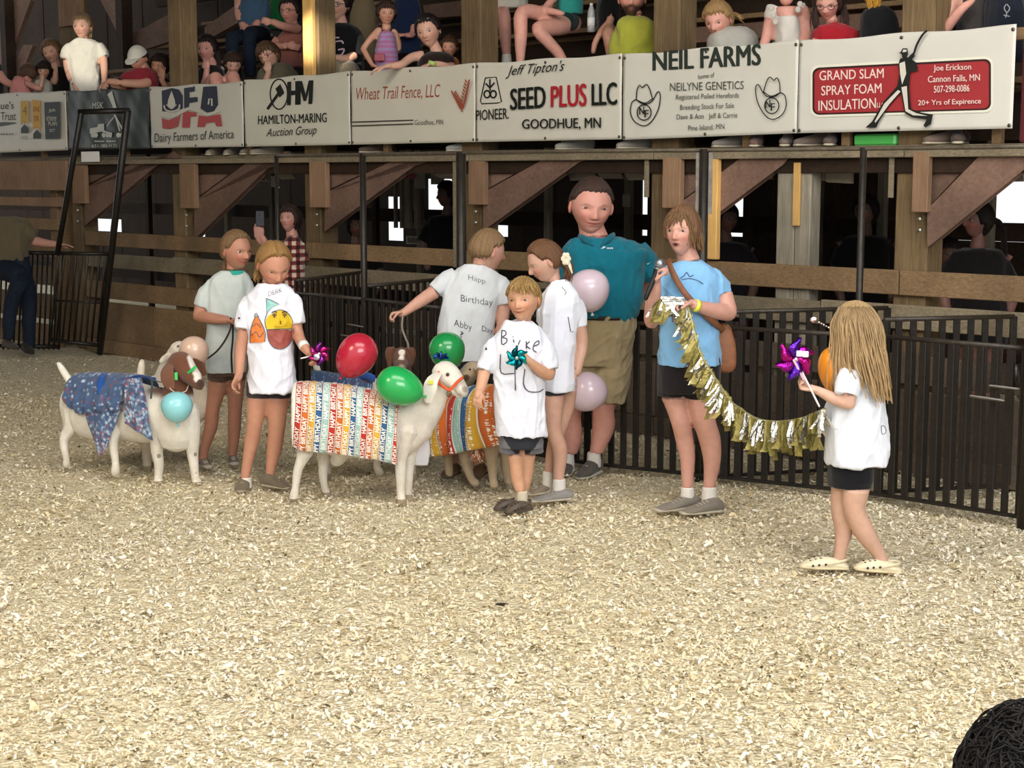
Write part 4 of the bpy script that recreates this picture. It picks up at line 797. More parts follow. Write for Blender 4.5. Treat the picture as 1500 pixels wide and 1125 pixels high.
P.cloth('polo_shirt', '0f6577', rows=[(470, 855, 930, .155), (455, 838, 938, .17), (425, 834, 943, .175), (395, 829, 945, .17), (370, 825, 948, .16), (364, 824, 942, .145), (356, 829, 936, .12), (350, 838, 918, .095), (347, 850, 902, .07)],
    limbs=[[(932, 366, 22, .02), (946, 386, 19, .06), (950, 408, 17, .1)], [(840, 366, 22, .0), (833, 388, 18, .02), (832, 410, 14, .06)]], amp=.009)
cg = G(); cg.add(loft([P.p(848, 345, -.03), P.p(856, 350, -.11), P.p(869, 360, -.135)], [.012, .02, .006], [.006, .008, .004], side=(.4, 0, 1), n=8)); cg.add(loft([P.p(900, 343, -.03), P.p(893, 349, -.11), P.p(880, 360, -.135)], [.012, .02, .006], [.006, .008, .004], side=(-.4, 0, 1), n=8)); cg.mk('collar', CLOTH, P.root, col='0d5b6c'); d = P.decal(); [d.add(ribbon([(x, 363.5), (x + 1.6, 363.5)], 2, k=1), 'c8d0d4') for x in (889, 891.4, 893.8, 896.2)]; d.add(poly([(880, 365), (884, 361), (888, 362), (883, 364)]), 'c8d0d4'); d.add(poly([(947, 386), (949, 387.5), (953, 384), (949, 386)]), 'd8e0e4'); d.mk('chest_logo', PRINT, P.root)
P.cloth('shorts', '9a8a6a', rows=[(535, 840, 924, .13), (500, 841, 930, .155), (478, 846, 932, .165), (460, 850, 932, .16)], limbs=[[(862, 500, 24, .03), (852, 540, 27, .03), (845, 585, 25, .04)], [(898, 500, 29, 0), (896, 540, 30, 0), (890, 588, 26.5, 0)]], amp=.010)
mk('belt', *loft([P.p(889, 466, 0), P.p(889, 460, 0)], [44 / P.s, 43 / P.s], [.167, .165], n=40, cap='flat', k=1), LEATHER, P.root, col='2a211c')
P.cap_hair('3f2c24', t=.03, front=.30, side=.10, nape=-.20, jag=.008)
P.sock(870, 662, 684, 11, 0, 'd0cac0'); P.sock(832, 662, 690, 10, .06, 'd0cac0'); P.shoe(875, 692, 850, 702, 24, .03, '55504a', w=.05, sole='b5ada0', d2=-.14); P.shoe(834, 696, 822, 702, 22, .1, '55504a', w=.05, d2=-.14)

# girl with ponytail behind the boy
P = Person('girl with brown ponytail and cream flower clip in a white T-shirt facing left', foot=(818, 733), skin='c4937a', seed=21)
P.head(799, 383, 60, yaw=-78, pitch=-24, child=.6, browcol='6a4a34', w=.95); P.neck(813, 424, 11, .02)
P.rows([(560, 796, 840, .09), (500, 797, 842, .09), (450, 796, 846, .09), (425, 805, 840, .07)])
P.limb([(840, 440, 12, 0), (848, 475, 10.5, .0), (853, 505, 9, .02), (845, 545, 7, -.02)]); P.hand(846, 540, -.02, (-.2, 0, -1), (-1, 0, 0), .14, .5, 1); 
P.limb([(812, 560, 19, -.03), (810, 590, 16.5, -.03), (811, 630, 12.5, -.04), (820, 660, 12, -.02), (818, 700, 8.5, -.02), (819, 722, 8, -.02)])
P.limb([(832, 560, 15, .08), (828, 600, 13, .1), (812, 650, 11, .1), (804, 700, 8, .1), (802, 715, 8, .1)]); P.finish()
P.cloth('shorts', '33343c', rows=[(572, 793, 842, .1), (545, 795, 842, .1)], limbs=[[(811, 560, 19, -.03), (811, 578, 18, -.03)]], amp=.003)
P.cloth('t_shirt', 'dedfe8', rows=[(572, 790, 843, .12), (540, 789, 843, .115), (500, 787, 845, .11), (465, 789, 850, .105), (435, 793, 850, .095), (418, 803, 842, .07), (410, 812, 832, .045)], limbs=[[(838, 434, 15, 0), (846, 455, 14, 0), (848, 477, 14, .01)], [(806, 438, 14, .02), (799, 458, 13, .04), (796, 474, 12, .06)]], amp=.010)
d = P.decal(); d.add(ribbon([(832, 464), (836, 486), (840, 486)], 1.3, k=1), '55535a'); d.add(ribbon([(823, 420), (829, 428), (827, 432)], 1.1), '77757a'); d.mk('drawing', PRINT, P.root)
P.cap_hair('6f4c33', t=.045, front=.33, side=.08, nape=-.25, jag=.008)
P.locks([[(820, 380, 0), (832, 384, .0), (836, 398, 0), (830, 411, 0)], [(820, 384, -.03), (830, 390, -.05), (832, 402, -.04), (826, 412, -.03)]], '6b4a34', n=50, r=.009, spread=.010)
fc = P.p(829, 379, -.05); g = G()
for k in range(6): t = k * math.pi / 3; g.add(ell(fc + np.array([math.cos(t) * .016, -.004, math.sin(t) * .022]), (.013, .006, .016), None, 10, 8))
g.add(loft([fc, P.p(834, 388, -.05), P.p(838, 400, -.05)], [.012, .01, .004], .004)); g.mk('flower_clip', CLOTH, P.root, col='d9cfb4')
P.sock(819, 701, 730, 10.5, -.02); P.sock(803, 690, 722, 9, .1); P.shoe(833, 732, 779, 736, 15, -.03, '8f8a84', w=.045, d2=-.06); P.shoe(806, 722, 776, 726, 15, .1, '8a7a6a', w=.042)

# boy with teal pinwheel
P = Person('young boy in an oversized white T-shirt lettered Birke holding a teal pinwheel', foot=(760, 750), skin='cb936e', seed=31)
P.head(767, 440, 64, yaw=-20, pitch=0, roll=3, child=1, smile=.9, browcol='9a7448', w=1.02, eyeopen=.75); P.neck(762, 481, 13, 0)
P.rows([(640, 733, 792, .09), (580, 735, 790, .09), (500, 733, 792, .085), (484, 745, 780, .06)])
P.limb([(724, 500, 11, 0), (712, 535, 10, -.02), (706, 560, 8.5, -.05), (700, 580, 6.5, -.08)]); P.hand(701, 572, -.08, (-.12, -.1, -1), (.3, .9, 0), .12, .35, 1, .2)
P.limb([(796, 500, 12, 0), (804, 528, 11, -.03), (804, 548, 10, -.06)]); P.limb([(804, 549, 9.6, -.06), (790, 541, 8.6, -.12), (775, 529, 6.3, -.17), (770, 524, 5.8, -.17)]); P.hand(774, 528, -.175, (-.75, -.1, .55), (-.3, -.6, .2), .12, 1.25, -1)
P.limb([(752, 640, 17, 0), (756, 670, 12, 0), (757, 690, 10.5, 0), (759, 705, 10, .01), (764, 725, 7.6, 0), (765, 738, 7.6, 0)]); P.limb([(776, 640, 17, .03), (773, 670, 11.5, .04), (772, 690, 10.3, .05), (768, 710, 9, .05), (762, 735, 7.5, .05)]); P.finish()
P.cloth('shorts', '6d6c70', rows=[(655, 731, 797, .11), (630, 735, 792, .1)], limbs=[[(748, 640, 17, 0), (746, 664, 16, 0)], [(780, 640, 17, .02), (781, 664, 16, .02)]], amp=.004, paint=lambda V, c: np.where(((abs(V[:, 0] - P.p(765, 650)[0]) < 27 / P.s - (P.p(765, 640)[2] - V[:, 2]) * .7))[:, None], np.array(lin('2a2b30')), c))
P.cloth('t_shirt', 'dfe0ea', rows=[(637, 726, 803, .125), (600, 723, 801, .12), (560, 722, 799, .115), (525, 722, 800, .11), (500, 720, 806, .10), (484, 728, 796, .085), (474, 738, 784, .06), (469, 742, 778, .048)],
    limbs=[[(733, 492, 12, 0), (719, 515, 13, -.01), (709, 542, 12.5, -.03)], [(792, 492, 14, 0), (800, 517, 15.5, -.03), (804, 542, 15, -.05)]], amp=.009)
d = P.decal(.003); IN = '3c3a42'
for st in ([(735, 484), (735, 504), (742, 501), (742, 496), (736, 494), (741, 490), (740, 485), (735, 484)], [(752, 497), (753, 502)], [(751, 493), (752, 494)], [(771, 500), (771, 511)], [(776, 500), (771, 506), (777, 511)], [(782, 507), (789, 504), (789, 499), (783, 503), (781, 512), (786, 516)], [(733, 519), (734, 546), (753, 547)], [(754, 532), (755, 572)], [(769, 540), (767, 562), (774, 573), (789, 574), (796, 570)], [(762, 498), (759, 505)]): d.add(ribbon(st, 1.5, k=3), IN)
d.add(poly([(712, 508), (714, 512), (710, 513)]), '222'*2); d.mk('lettering', PRINT, P.root)
P.cap_hair('b08d58', t=.045, front=.29, side=.09, nape=-.2, jag=.03)
P.locks([[(760, 410, -.04), (750, 418, -.10), (749, 428, -.11)], [(768, 408, -.05), (766, 418, -.12), (768, 427, -.12)], [(775, 409, -.04), (784, 420, -.07), (787, 436, -.04)]], 'b9965f', n=70, r=.006, spread=.008)
P.sock(765, 719, 742, 9, 0, 'c9bda4'); P.sock(762, 722, 738, 8.5, .05, 'c9bda4')
P.shoe(757, 744, 727, 748, 16, .03, '55493f', style='clog', w=.038, sole='4a3f36', d2=-.04); P.shoe(776, 747, 743, 753, 17, -.03, '55493f', style='clog', w=.038, sole='4a3f36', d2=-.06)

# boy in "Happy Birthday" shirt
P = Person('boy turned away in a grey white T-shirt lettered Birthday holding a lead rope', foot=(672, 700), skin='c08a72', seed=41)
P.head(714, 368, 60, yaw=118, pitch=-8, child=.7, browcol='7a5a3c', w=1.05); P.neck(702, 402, 14, 0)
P.rows([(560, 650, 724, .10), (500, 652, 722, .10), (430, 656, 730, .09), (405, 672, 725, .07)])
P.limb([(662, 410, 13, 0), (640, 425, 11, -.01), (616, 441, 9.5, -.03), (596, 455, 6.6, -.05), (588, 460, 6, -.05)]); P.hand(592, 458, -.05, (-1, -.1, -.1), (0, -.3, -1), .145, 1.1, 1)
P.limb([(732, 418, 12, 0), (738, 445, 10.5, -.01), (735, 480, 8.5, -.03), (728, 520, 7, -.03)]); P.limb([(668, 560, 17, 0), (666, 620, 12, 0), (664, 680, 8, 0)]); P.limb([(704, 560, 17, 0), (704, 620, 12, 0), (700, 685, 8, 0)]); P.finish()
P.cloth('shorts', '1e1f24', rows=[(560, 648, 726, .11), (525, 650, 724, .11)], limbs=[[(668, 550, 20, 0), (666, 610, 18, 0)], [(704, 550, 20, 0), (706, 610, 18, 0)]], amp=.004)
P.cloth('t_shirt', 'c9cccf', rows=[(528, 644, 722, .125), (490, 641, 725, .12), (450, 646, 731, .115), (425, 650, 738, .105), (404, 660, 734, .09), (393, 670, 722, .07), (386, 680, 712, .05)],
    limbs=[[(668, 402, 15, 0), (652, 412, 14, -.01), (637, 426, 12.5, -.02)], [(724, 408, 15, 0), (737, 424, 14, -.01), (741, 446, 13, -.02)]], amp=.007)
d = P.decal(); d.text('Happ', 686, 407, 711, 413, '5a5c62', 10, bold=-.01, sub=1); d.text('Birthday', 675, 438, 722, 445, '45474e', 13, bold=-.01, sub=1); d.text('Abby', 665, 474, 691, 481, '3f4048', 13, bold=-.01, sub=1); d.text('Day', 706, 482, 722, 486, '45474e', 10, bold=-.01, sub=1); d.text('?', 674, 489, 679, 491, '45474e', 9, sub=1); d.mk('lettering', PRINT, P.root)
P.cap_hair('8a6d4c', t=.045, front=.24, side=.12, nape=-.18)
P.shoe(668, 694, 652, 700, 16, 0, '6a5038', w=.045, sole='5a4a38', d2=-.1); P.shoe(706, 694, 694, 702, 16, 0, '6a5038', w=.045, sole='5a4a38', d2=-.1)

# girl with the crayon drawing
P = Person('girl with pulled back blond hair in a white T-shirt with a crayon face', foot=(378, 719), skin='bd8060', seed=51)
P.head(401, 388, 67, yaw=26, pitch=-28, roll=2, child=.8, browcol='8a6844', eyeopen=.35, w=.98); P.neck(394, 426, 12, .03)
P.rows([(560, 374, 426, .09), (500, 372, 428, .09), (440, 368, 430, .085), (424, 380, 420, .06)])
P.limb([(360, 450, 11, 0), (357, 485, 9.5, -.01), (352, 515, 9, -.02), (350, 548, 6.5, -.08), (347, 556, 6, -.09)]); P.hand(349, 550, -.09, (-.45, -.3, -1), (1, -.2, 0), .135, .7, -1)
P.limb([(430, 450, 11, 0), (434, 480, 9.5, -.01), (438, 494, 9, -.02)]); P.limb([(437, 492, 8.5, -.02), (444, 506, 8, -.1), (452, 516, 6.3, -.15)]); P.hand(450, 513, -.14, (.6, -.2, -.6), (-.6, 0, -.4), .135, 1.0, 1)
P.limb([(378, 560, 19, 0), (376, 595, 15.5, 0), (373, 622, 12, 0), (369, 645, 11.5, .02), (363, 675, 8.5, .02), (359, 700, 7.5, .02)]); P.limb([(408, 560, 20, .02), (406, 592, 17, .02), (405, 628, 13, .02), (402, 655, 12, .04), (397, 685, 8, .04), (395, 702, 7.5, .04)]); P.finish()
P.cloth('shorts', '3d3538', rows=[(575, 366, 430, .1), (540, 370, 428, .1)], limbs=[[(379, 560, 19, 0), (378, 582, 18, 0)], [(408, 560, 20, .02), (408, 582, 19, .02)]], amp=.003)
P.cloth('t_shirt', 'e3e3ec', rows=[(574, 363, 437, .125), (540, 363, 433, .12), (500, 362, 430, .11), (460, 359, 432, .105), (436, 360, 434, .095), (423, 370, 428, .075), (415, 378, 420, .055)],
    limbs=[[(368, 436, 14, 0), (361, 458, 14.5, -.01), (357, 482, 14, -.02)], [(426, 434, 13, 0), (432, 452, 12.5, -.01), (436, 474, 11.5, -.02)]], amp=.008)
d = P.decal(.0045)
d.add(poly([(402, 458), (410, 454), (420, 457), (427, 468), (428, 482), (392, 482), (389, 472), (393, 463)], k=4, rings=14), 'dcb826'); d.add(poly([(391, 483), (428, 483), (428, 498), (421, 508), (410, 511), (399, 508), (393, 498)], k=4, rings=14), '9c5148')
d.add(poly([(390, 437), (407, 446), (398, 451), (391, 458)], rings=8), '8fc4c0'); d.add(poly([(366, 502), (367, 484), (371, 470), (376, 464), (380, 470), (385, 480), (388, 500)], k=3, rings=12), 'dd7a3a')
for st in ([(390, 437), (400, 441), (409, 446)], [(390, 437), (391, 459)], [(391, 459), (388, 471), (391, 484), (394, 500), (403, 510), (415, 511), (426, 501), (430, 482), (427, 466), (418, 456), (408, 454), (398, 458)], [(390, 483), (409, 482), (429, 482)], [(366, 502), (388, 500)], [(366, 502), (367, 484), (372, 468), (376, 463), (381, 470), (388, 486), (388, 500)], [(372, 464), (375, 459), (379, 464)], [(370, 478), (376, 474), (382, 480)], [(368, 492), (375, 486), (380, 494), (386, 487)]): d.add(ribbon(st, 1.1), '4a5a62')
for x in (402, 417): d.add(ribbon([(x - 4, 458), (x, 456.5), (x + 4, 457.5)], 1.7), '3a2a26'); d.add(ribbon([(x - 3, 461), (x, 463), (x + 3, 461), (x, 459.5), (x - 3, 461)], 1), '4a3a36'); d.add(ribbon([(x, 460), (x, 466)], 1.2, k=1), '4a3a36')
d.add(ribbon([(411, 470), (411, 475)], 1.6, k=1), '5a3a26'); d.add(ribbon([(401, 477), (410, 479), (420, 477)], .9), 'a8863a'); d.text('DERK', 393, 431, 413, 424, '4a4a50', 7, bold=-.015, sub=1); d.add(poly([(350 + 1.6 * math.cos(t), 466 + 1.6 * math.sin(t)) for t in np.linspace(0, 6, 8)]), '222222'); d.mk('crayon_drawing', PRINT, P.root)
P.cap_hair('9c7544', t=.045, front=.36, side=.10, nape=-.25, part=.001, jag=.008)
P.locks([[(392, 372, .05), (380, 382, .05), (376, 398, .04), (374, 412, .03)], [(396, 372, .08), (384, 384, .08), (380, 400, .08), (378, 412, .06)]], '9c7544', n=45, r=.009, spread=.007)
mk('wristband', *loft([P.p(446, 508, -.125), P.p(443, 503.5, -.10)], 8.0 / P.s, n=14, cap='flat'), PLASTIC, P.root, col='d8d4cc')
P.sock(360, 699, 715, 9, .02); P.sock(396, 697, 711, 9.5, .04); P.shoe(360, 715, 352, 722, 19, .05, '6d6250', w=.042, sole='9a8e78', d2=-.12); P.shoe(388, 712, 422, 717, 18, .03, '6d6250', w=.042, sole='9a8e78', d2=-.05)

# girl behind, teal collar
P = Person('girl in a plain grey white T-shirt with teal undershirt holding the goat lead', foot=(330, 688), skin='aa6f52', seed=61)
P.head(346, 368, 57, yaw=48, pitch=-4, child=.7, smile=.7, browcol='6a4e34'); P.neck(343, 402, 11.5, .02)
P.rows([(540, 308, 358, .09), (470, 308, 360, .09), (425, 312, 360, .08), (408, 328, 356, .05)])
P.limb([(310, 424, 10, 0), (298, 442, 10.5, -.01), (291, 462, 9, -.03)]); P.limb([(291, 463, 9, -.03), (314, 467, 8.5, -.12), (334, 469, 6.2, -.16)]); P.hand(331, 469, -.16, (1, 0, .03), (0, 0, -1), .13, 1.1, -1)
P.limb([(322, 540, 17, 0), (319, 565, 14.5, 0), (312, 597, 10.5, 0), (309, 625, 10.3, .02), (300, 655, 7.5, .02), (297, 676, 6.5, .02)]); P.limb([(346, 540, 16, .02), (345, 575, 12.5, .02), (344, 605, 10.5, .02), (343, 630, 10, .03), (341, 660, 7.2, .03), (340, 672, 6.5, .03)]); P.finish()
P.cloth('undershirt', '2f9c8c', rows=[(404, 330, 361, .062), (396, 334, 358, .052)], amp=.001)
P.cloth('shorts', '5d4a3e', rows=[(550, 303, 361, .095), (525, 306, 358, .09)], limbs=[[(321, 540, 17, 0), (320, 557, 17, 0)], [(346, 540, 15, .02), (346, 556, 15, .02)]], amp=.003)
P.cloth('t_shirt', 'bcc3bf', rows=[(545, 301, 361, .115), (510, 302, 362, .11), (470, 303, 364, .105), (435, 302, 366, .1), (414, 305, 368, .09), (404, 314, 364, .07), (397, 324, 356, .055)], limbs=[[(314, 414, 14, 0), (302, 432, 14, -.01), (295, 450, 12.5, -.02)], [(360, 414, 13, 0), (366, 436, 12, 0), (368, 452, 11, 0)]], amp=.008)
P.cap_hair('7d6040', t=.045, front=.35, side=.08, nape=-.22, jag=.008); P.locks([[(334, 372, .05), (330, 386, .05), (328, 398, .04)]], '7d6040', n=20, r=.008, spread=.006)
P.shoe(298, 683, 305, 686, 10, 0, '6a5848', w=.036, d2=-.16); P.shoe(340, 677, 344, 682, 10, .03, '6a5848', w=.036, d2=-.15)

# woman taking a photo, plaid shirt
P = Person('woman in dark red and white plaid shirt filming with a phone by the fence', Y=ground(430, 256 + 1.85 * 178).y, px=430, skin='b07868', vox=.009, seed=71)
P.head(424, 321, 37, yaw=-22, pitch=6, child=.1, browcol='2a1a14', lowres=True); P.neck(428, 346, 8, .02)
P.rows([(470, 412, 448, .1), (400, 413, 446, .1), (355, 410, 444, .08)]); P.limb([(415, 360, 7, 0), (400, 372, 6.5, -.12), (396, 378, 6, -.16)]); P.limb([(396, 378, 5.8, -.16), (390, 358, 5, -.2), (384, 346, 4, -.22)]); P.limb([(398, 366, 5, -.16), (380, 352, 4.4, -.2), (378, 342, 4, -.22)])
P.hand(383, 347, -.22, (-.1, -.1, 1), (-.2, .8, 0), .13, .7, 1); P.hand(376, 344, -.22, (.1, -.1, 1), (.2, .8, 0), .13, .7, -1); P.limb([(425, 460, 13, 0), (424, 560, 9, 0)]); P.limb([(438, 460, 12, 0), (438, 560, 9, 0)]); P.finish()
def plaid(V, c):
    a = (np.floor(V[:, 0] / .032) + np.floor(V[:, 2] / .032)) % 2; b_ = np.floor(V[:, 0] / .032) % 2; return np.where((a == 0)[:, None] & (b_ == 0)[:, None], np.array(lin('c9b4a4')), np.where((a == 1)[:, None], np.array(lin('6e2f2c')), np.array(lin('2a1b1c'))))
P.cloth('plaid_shirt', '6e2f2c', rows=[(440, 412, 448, .11), (400, 413, 447, .11), (370, 412, 446, .105), (352, 416, 442, .08), (346, 422, 436, .05)], limbs=[[(418, 356, 9, 0), (408, 366, 8.5, -.07), (400, 373, 8, -.12)], [(440, 356, 8, 0), (446, 385, 8, 0)]], amp=.006, paint=plaid, vox=.007)
P.cloth('trousers', '23262e', rows=[(470, 412, 448, .1), (430, 413, 447, .1)], limbs=[[(424, 460, 13, 0), (424, 562, 10, 0)], [(438, 460, 12, 0), (438, 562, 10, 0)]], amp=.004)
P.cap_hair('2c1a14', t=.07, front=.25, side=-.2, nape=-.4, long=1); P.locks([[(434, 305, .03), (443, 320, .05), (446, 345, .06), (445, 372, .04)], [(430, 305, .06), (440, 325, .1), (441, 350, .1), (438, 370, .1)]], '2c1a14', n=50, r=.012, spread=.012)
ph = empty('phone', P.p(381, 335, -.24), 'dark smartphone held up by the woman in plaid', 'phone'); bevel(mk('case', *box(P.p(381, 320, -.25), (.035, .005, .062)), PLASTIC, ph, col='23222a', smooth=False), .004)
for z in (5, 10): mk('camera_lens', *loft([P.p(379, 310 + z, -.256), P.p(379, 310 + z, -.262)], .008, n=10, cap='flat'), PLASTIC, ph, col='4a4a55')

# man at the left edge
P = Person('man in olive T-shirt and jeans resting a hand on the black gate', foot=(30, 522), skin='c08872', vox=.011, seed=81)
P.head(-34, 300, 34, yaw=60, lowres=True); P.neck(-26, 322, 9)
P.rows([(400, -32, 36, .13), (350, -36, 42, .13), (325, -28, 40, .1)]); P.limb([(38, 338, 9, 0), (50, 352, 8, 0), (66, 356, 6.5, -.05), (84, 358, 4.8, -.08)]); P.hand(84, 358, -.08, (1, 0, -.08), (0, -.2, -1), .17, .12, 1, .25); P.finish()
P.cloth('t_shirt', '5d5340', rows=[(382, -40, 42, .16), (365, -38, 41, .16), (345, -36, 42, .15), (328, -28, 44, .12), (318, -18, 30, .08)], limbs=[[(32, 334, 11, 0), (44, 342, 10, 0), (54, 346, 9, 0)]], amp=.010)
P.cloth('jeans', '1e2633', rows=[(395, -40, 44, .15), (375, -38, 42, .15)], limbs=[[(30, 390, 15, 0), (42, 440, 12, -.02), (42, 510, 8.5, 0)], [(0, 392, 17, 0), (24, 402, 15, -.3), (30, 408, 14, -.36)], [(30, 408, 13, -.36), (16, 450, 10.5, -.3), (12, 496, 8, -.28)]], amp=.008, mat=DENIM)
P.shoe(36, 512, 46, 519, 12, 0, '2e2823', w=.05, sole='1c1917', d2=-.12); P.shoe(8, 508, 24, 512, 12, -.2, '4a4238', w=.05, sole='3a342c', d2=-.12)

# foreground spectator, only dark curly hair shows in the corner
P = Person('dark curly haired head of a spectator at the lower right corner', Y=2.0, px=1500, skin='8a5c46', vox=.012, seed=91); P.root.location.z = 0; ORG[P.root.name][2] = 0
P.head(1520, 1190, 250, yaw=175, pitch=0, lowres=True, eyes=False); P.neck(1530, 1330, 60, .02); P.rows([(1700, 1330, 1800, .12), (1450, 1330, 1800, .13), (1390, 1400, 1700, .09)]); P.finish()
P.cloth('shirt', '2a2a30', rows=[(2200, 1330, 1800, .16), (1700, 1310, 1810, .16), (1450, 1320, 1800, .15), (1390, 1400, 1700, .1)], amp=.006, vox=.014)
P.cap_hair('120d0b', t=.10, front=.1, side=-.3, nape=-.5, long=1)
g = G(); rr_ = np.random.default_rng(4)
for i in range(1100):
    dv = rr_.normal(0, 1, 3); dv[2] = abs(dv[2]) * .8; dv = nrm(dv); o0 = P.hc + dv * np.array([.105, .125, .145]) * 1.02; a = nrm(np.cross(dv, rr_.normal(0, 1, 3))); t = np.linspace(0, 1, 11); P_ = o0 + np.outer(np.sin(t * 7 + i), np.cross(a, dv)) * .007 + np.outer(t, a) * .05 + np.outer(np.sin(t * 3.1), dv) * .006 - np.outer(t * t, dv) * .012
    g.add(loft(P_, .0016, .0012, n=4, k=1), np.array(lin('1a1411')) * rr_.uniform(.5, 1.5))
g.mk('curls', HAIR, P.root, kind='stuff')
# ================================================================ goats
class Goat(Person):
    def __init__(s, label, foot, seed=1, base='e2dbcd'):
        p = ground(*foot); s.Y = p.y; s.s = F / (s.Y * math.cos(PITCH)); s.root = empty('goat', (p.x, p.y, 0), label, 'goat', None); s.body = G(); s.fine = G(); s.vox = .007; s.seed = seed; s.base = base; s.cloths = []; s.pa = []
    def trunk(s, secs, g=None, cap='round'):
        "sections (x, ytop, ybottom, half width m, depth)"
        P = [s.p(q[0], (q[1] + q[2]) / 2, q[4]) for q in secs]; ra = [(q[2] - q[1]) / 2 / s.s for q in secs]; rb = [q[3] for q in secs]
        vf = loft(P, ra, rb, side=(0, 0, 1), n=30, cap=cap, pw=.92); (g if g is not None else s.body).add(vf); return vf
    def leg(s, pts): s.limb(pts, s.fine, n=12)
    def ear(s, pts, w, th=.006, side=(1, 0, 0)):
        P = [s.p(*q[:3]) for q in pts]; s.fine.add(loft(P, [q / s.s for q in w], th, side=side, n=12, k=4))
    def done(s, paint=None):
        g = G()
        for src, vx, sm in ((s.body, .008, 4), (s.fine, .0048, 3)):
            if src.n: V, Fc, _ = remesh(src, vx, sm); g.add((V, Fc))
        V, Fc = g.arr(); c = np.tile(np.array(lin(s.base)), (len(V), 1)); r = np.random.default_rng(s.seed); c *= (1 + .06 * np.sin(V @ r.normal(0, 18, 3)))[:, None]
        hoof = V[:, 2] < .028; c[hoof] = lin('8d7f6a')
        dirt = smooth(.22, .03, V[:, 2]) * .25; c = c * (1 - dirt[:, None]) + np.array(lin('b49f7c')) * dirt[:, None]
        if paint is not None: c = paint(V, c)
        s.bodyo = mk('body', V, Fc, FUR, s.root, col=c); s.GV = (V, Fc)
    def near(s, V, q, r): return smooth(r, r * .75, np.linalg.norm(V - s.p(*q), axis=1))
def blend(c, m, col): return c * (1 - m[:, None]) + np.array(lin(col)) * m[:, None]
STR = ['b8342c', 'cc6a30', 'd6a63a', '365f8c', '9dbfb6']
def coat(goat, sx, name, hem=None, n_side=26, pal=None, letters=True, amp=.006, label=None, stripes=14, gap=.012, far_hem=.5):
    "sx: along-body sections (x, ytop, yhem, half width, depth, hem drop in m of the far side)"
    K = spline(np.array([[*goat.p(q[0], q[1], q[4]), *goat.p(q[0], q[2], q[4]), q[3]] for q in sx]), 8); n = len(K); m = n_side
    cs = np.concatenate([[0], np.cumsum(np.linalg.norm(np.diff(K[:, :3], axis=0), axis=1))]); cs /= cs[-1]
    T = nrm(np.gradient(K[:, :3], axis=0)); T[:, 2] = 0; T = nrm(T); B = np.cross(T, [0, 0, 1.]); B *= np.sign(-B[:, 1])[:, None]   # B points to camera side
    def P(u, v, l=0):
        "u 0..1 along body, v 0 = near hem .. 1 = far hem"
        k = np.array([np.interp(u, cs, K[:, j]) for j in range(7)]); b_ = np.array([np.interp(u, cs, B[:, j]) for j in range(3)]); top = k[:3]; hem_ = k[3:6]; w = k[6]; h = top[2] - hem_[2]
        a = (v - .5) * 2; s_ = -np.sign(a); aa = abs(a)                       # s_=+1 near side
        hh = h if s_ > 0 else h * far_hem
        th = min(aa / .45, 1) * math.pi / 2; x = w * math.sin(th) ; z = -w * .75 * (1 - math.cos(th)); 
        if aa > .45: q = (aa - .45) / .55; z -= (hh - w * .75) * q; x += .02 * math.sin(q * 3) * 1
        off = amp * (math.sin(u * 31 + v * 3) + .6 * math.sin(u * 57 - v * 7 + goat.seed)) * (.3 + smooth(.3, 1, aa))
        return top + b_ * s_ * (x + gap + off + l) + np.array([0, 0, z + gap + l * (1 - min(aa / .45, 1))])
    nu = n * 3; us = np.linspace(0, 1, nu); vs = np.linspace(0, 1, m * 2); V = np.array([P(u, v) for u in us for v in vs]); M = len(vs)
    Fc = [[i * M + j, (i + 1) * M + j, (i + 1) * M + j + 1, i * M + j + 1] for i in range(nu - 1) for j in range(M - 1)]
    return P, V, Fc, us, vs
def striped_coat(goat, sx, label, stripes=15, **k):
    P, V, Fc, us, vs = coat(goat, sx, 'coat', **k); M = len(vs); w = 1 / stripes; sk = lambda v: .035 * math.sin(v * 5)
    # one mesh per colour run: faces split so stripes keep crisp edges
    V2 = []; F2 = []; C2 = []
    for si in range(stripes):
        for e0, e1, cc in ((0, .1, 'e8e2d2'), (.1, 1, STR[si % 5])):
            nn = 3 if e1 == 1 else 1; b0 = len(V2); uu = np.linspace(si * w + e0 * w, si * w + e1 * w, nn + 1)
            for u in uu:
                for v in vs: V2.append(P(min(1, max(0, u + sk(v) * (1 if 0 < u < 1 else 0))), v)); C2.append(lin(cc))
            F2 += [[b0 + i * M + j, b0 + (i + 1) * M + j, b0 + (i + 1) * M + j + 1, b0 + i * M + j + 1] for i in range(nn) for j in range(M - 1)]
    o = mk('coat', V2, F2, CLOTH, goat.root, col=np.array(C2), label=label); md = o.modifiers.new('s', 'SOLIDIFY'); md.thickness = .004; md.offset = -1
    TV, TF, sz = text_geo('HAPPY BIRTHDAY', bold=.03, sub=1); g = G()
    for si in range(stripes):
        for rep, (v0, v1) in enumerate(((-.14, .14), (.17, .45), (.48, .76))):
            sh = .12 * ((si * 3) % 5) / 5; pts = []
            for tx, ty in TV: v = max(.003, v0 + sh + tx * (v1 - v0)); pts.append(P(min(.999, max(0, si * w + w * (.90 - .70 * ty) + sk(v))), min(v, .99), .0035))
            g.add((np.array(pts), TF), 'efe8da' if STR[si % 5] != '9dbfb6' else 'e6ece4')
    g.mk('lettering', PRINT, o); return o
def strap(goat, pts, w, col, name='halter', th=.003, parent=None):
    g = G(); 
    for st in pts: g.add(loft([goat.p(*q) for q in st], w, th, side=(0, .2, 1), n=8))
    return g.mk(name, LEATHER, parent or goat.root, col=col)
def eyes(goat, spots, r=.011, col='5a4a2a'):
    for q in spots: mk('eye', *ell(goat.p(*q), (r, r, r), None, 14, 10), EYEM, goat.root, col='2a1c10')

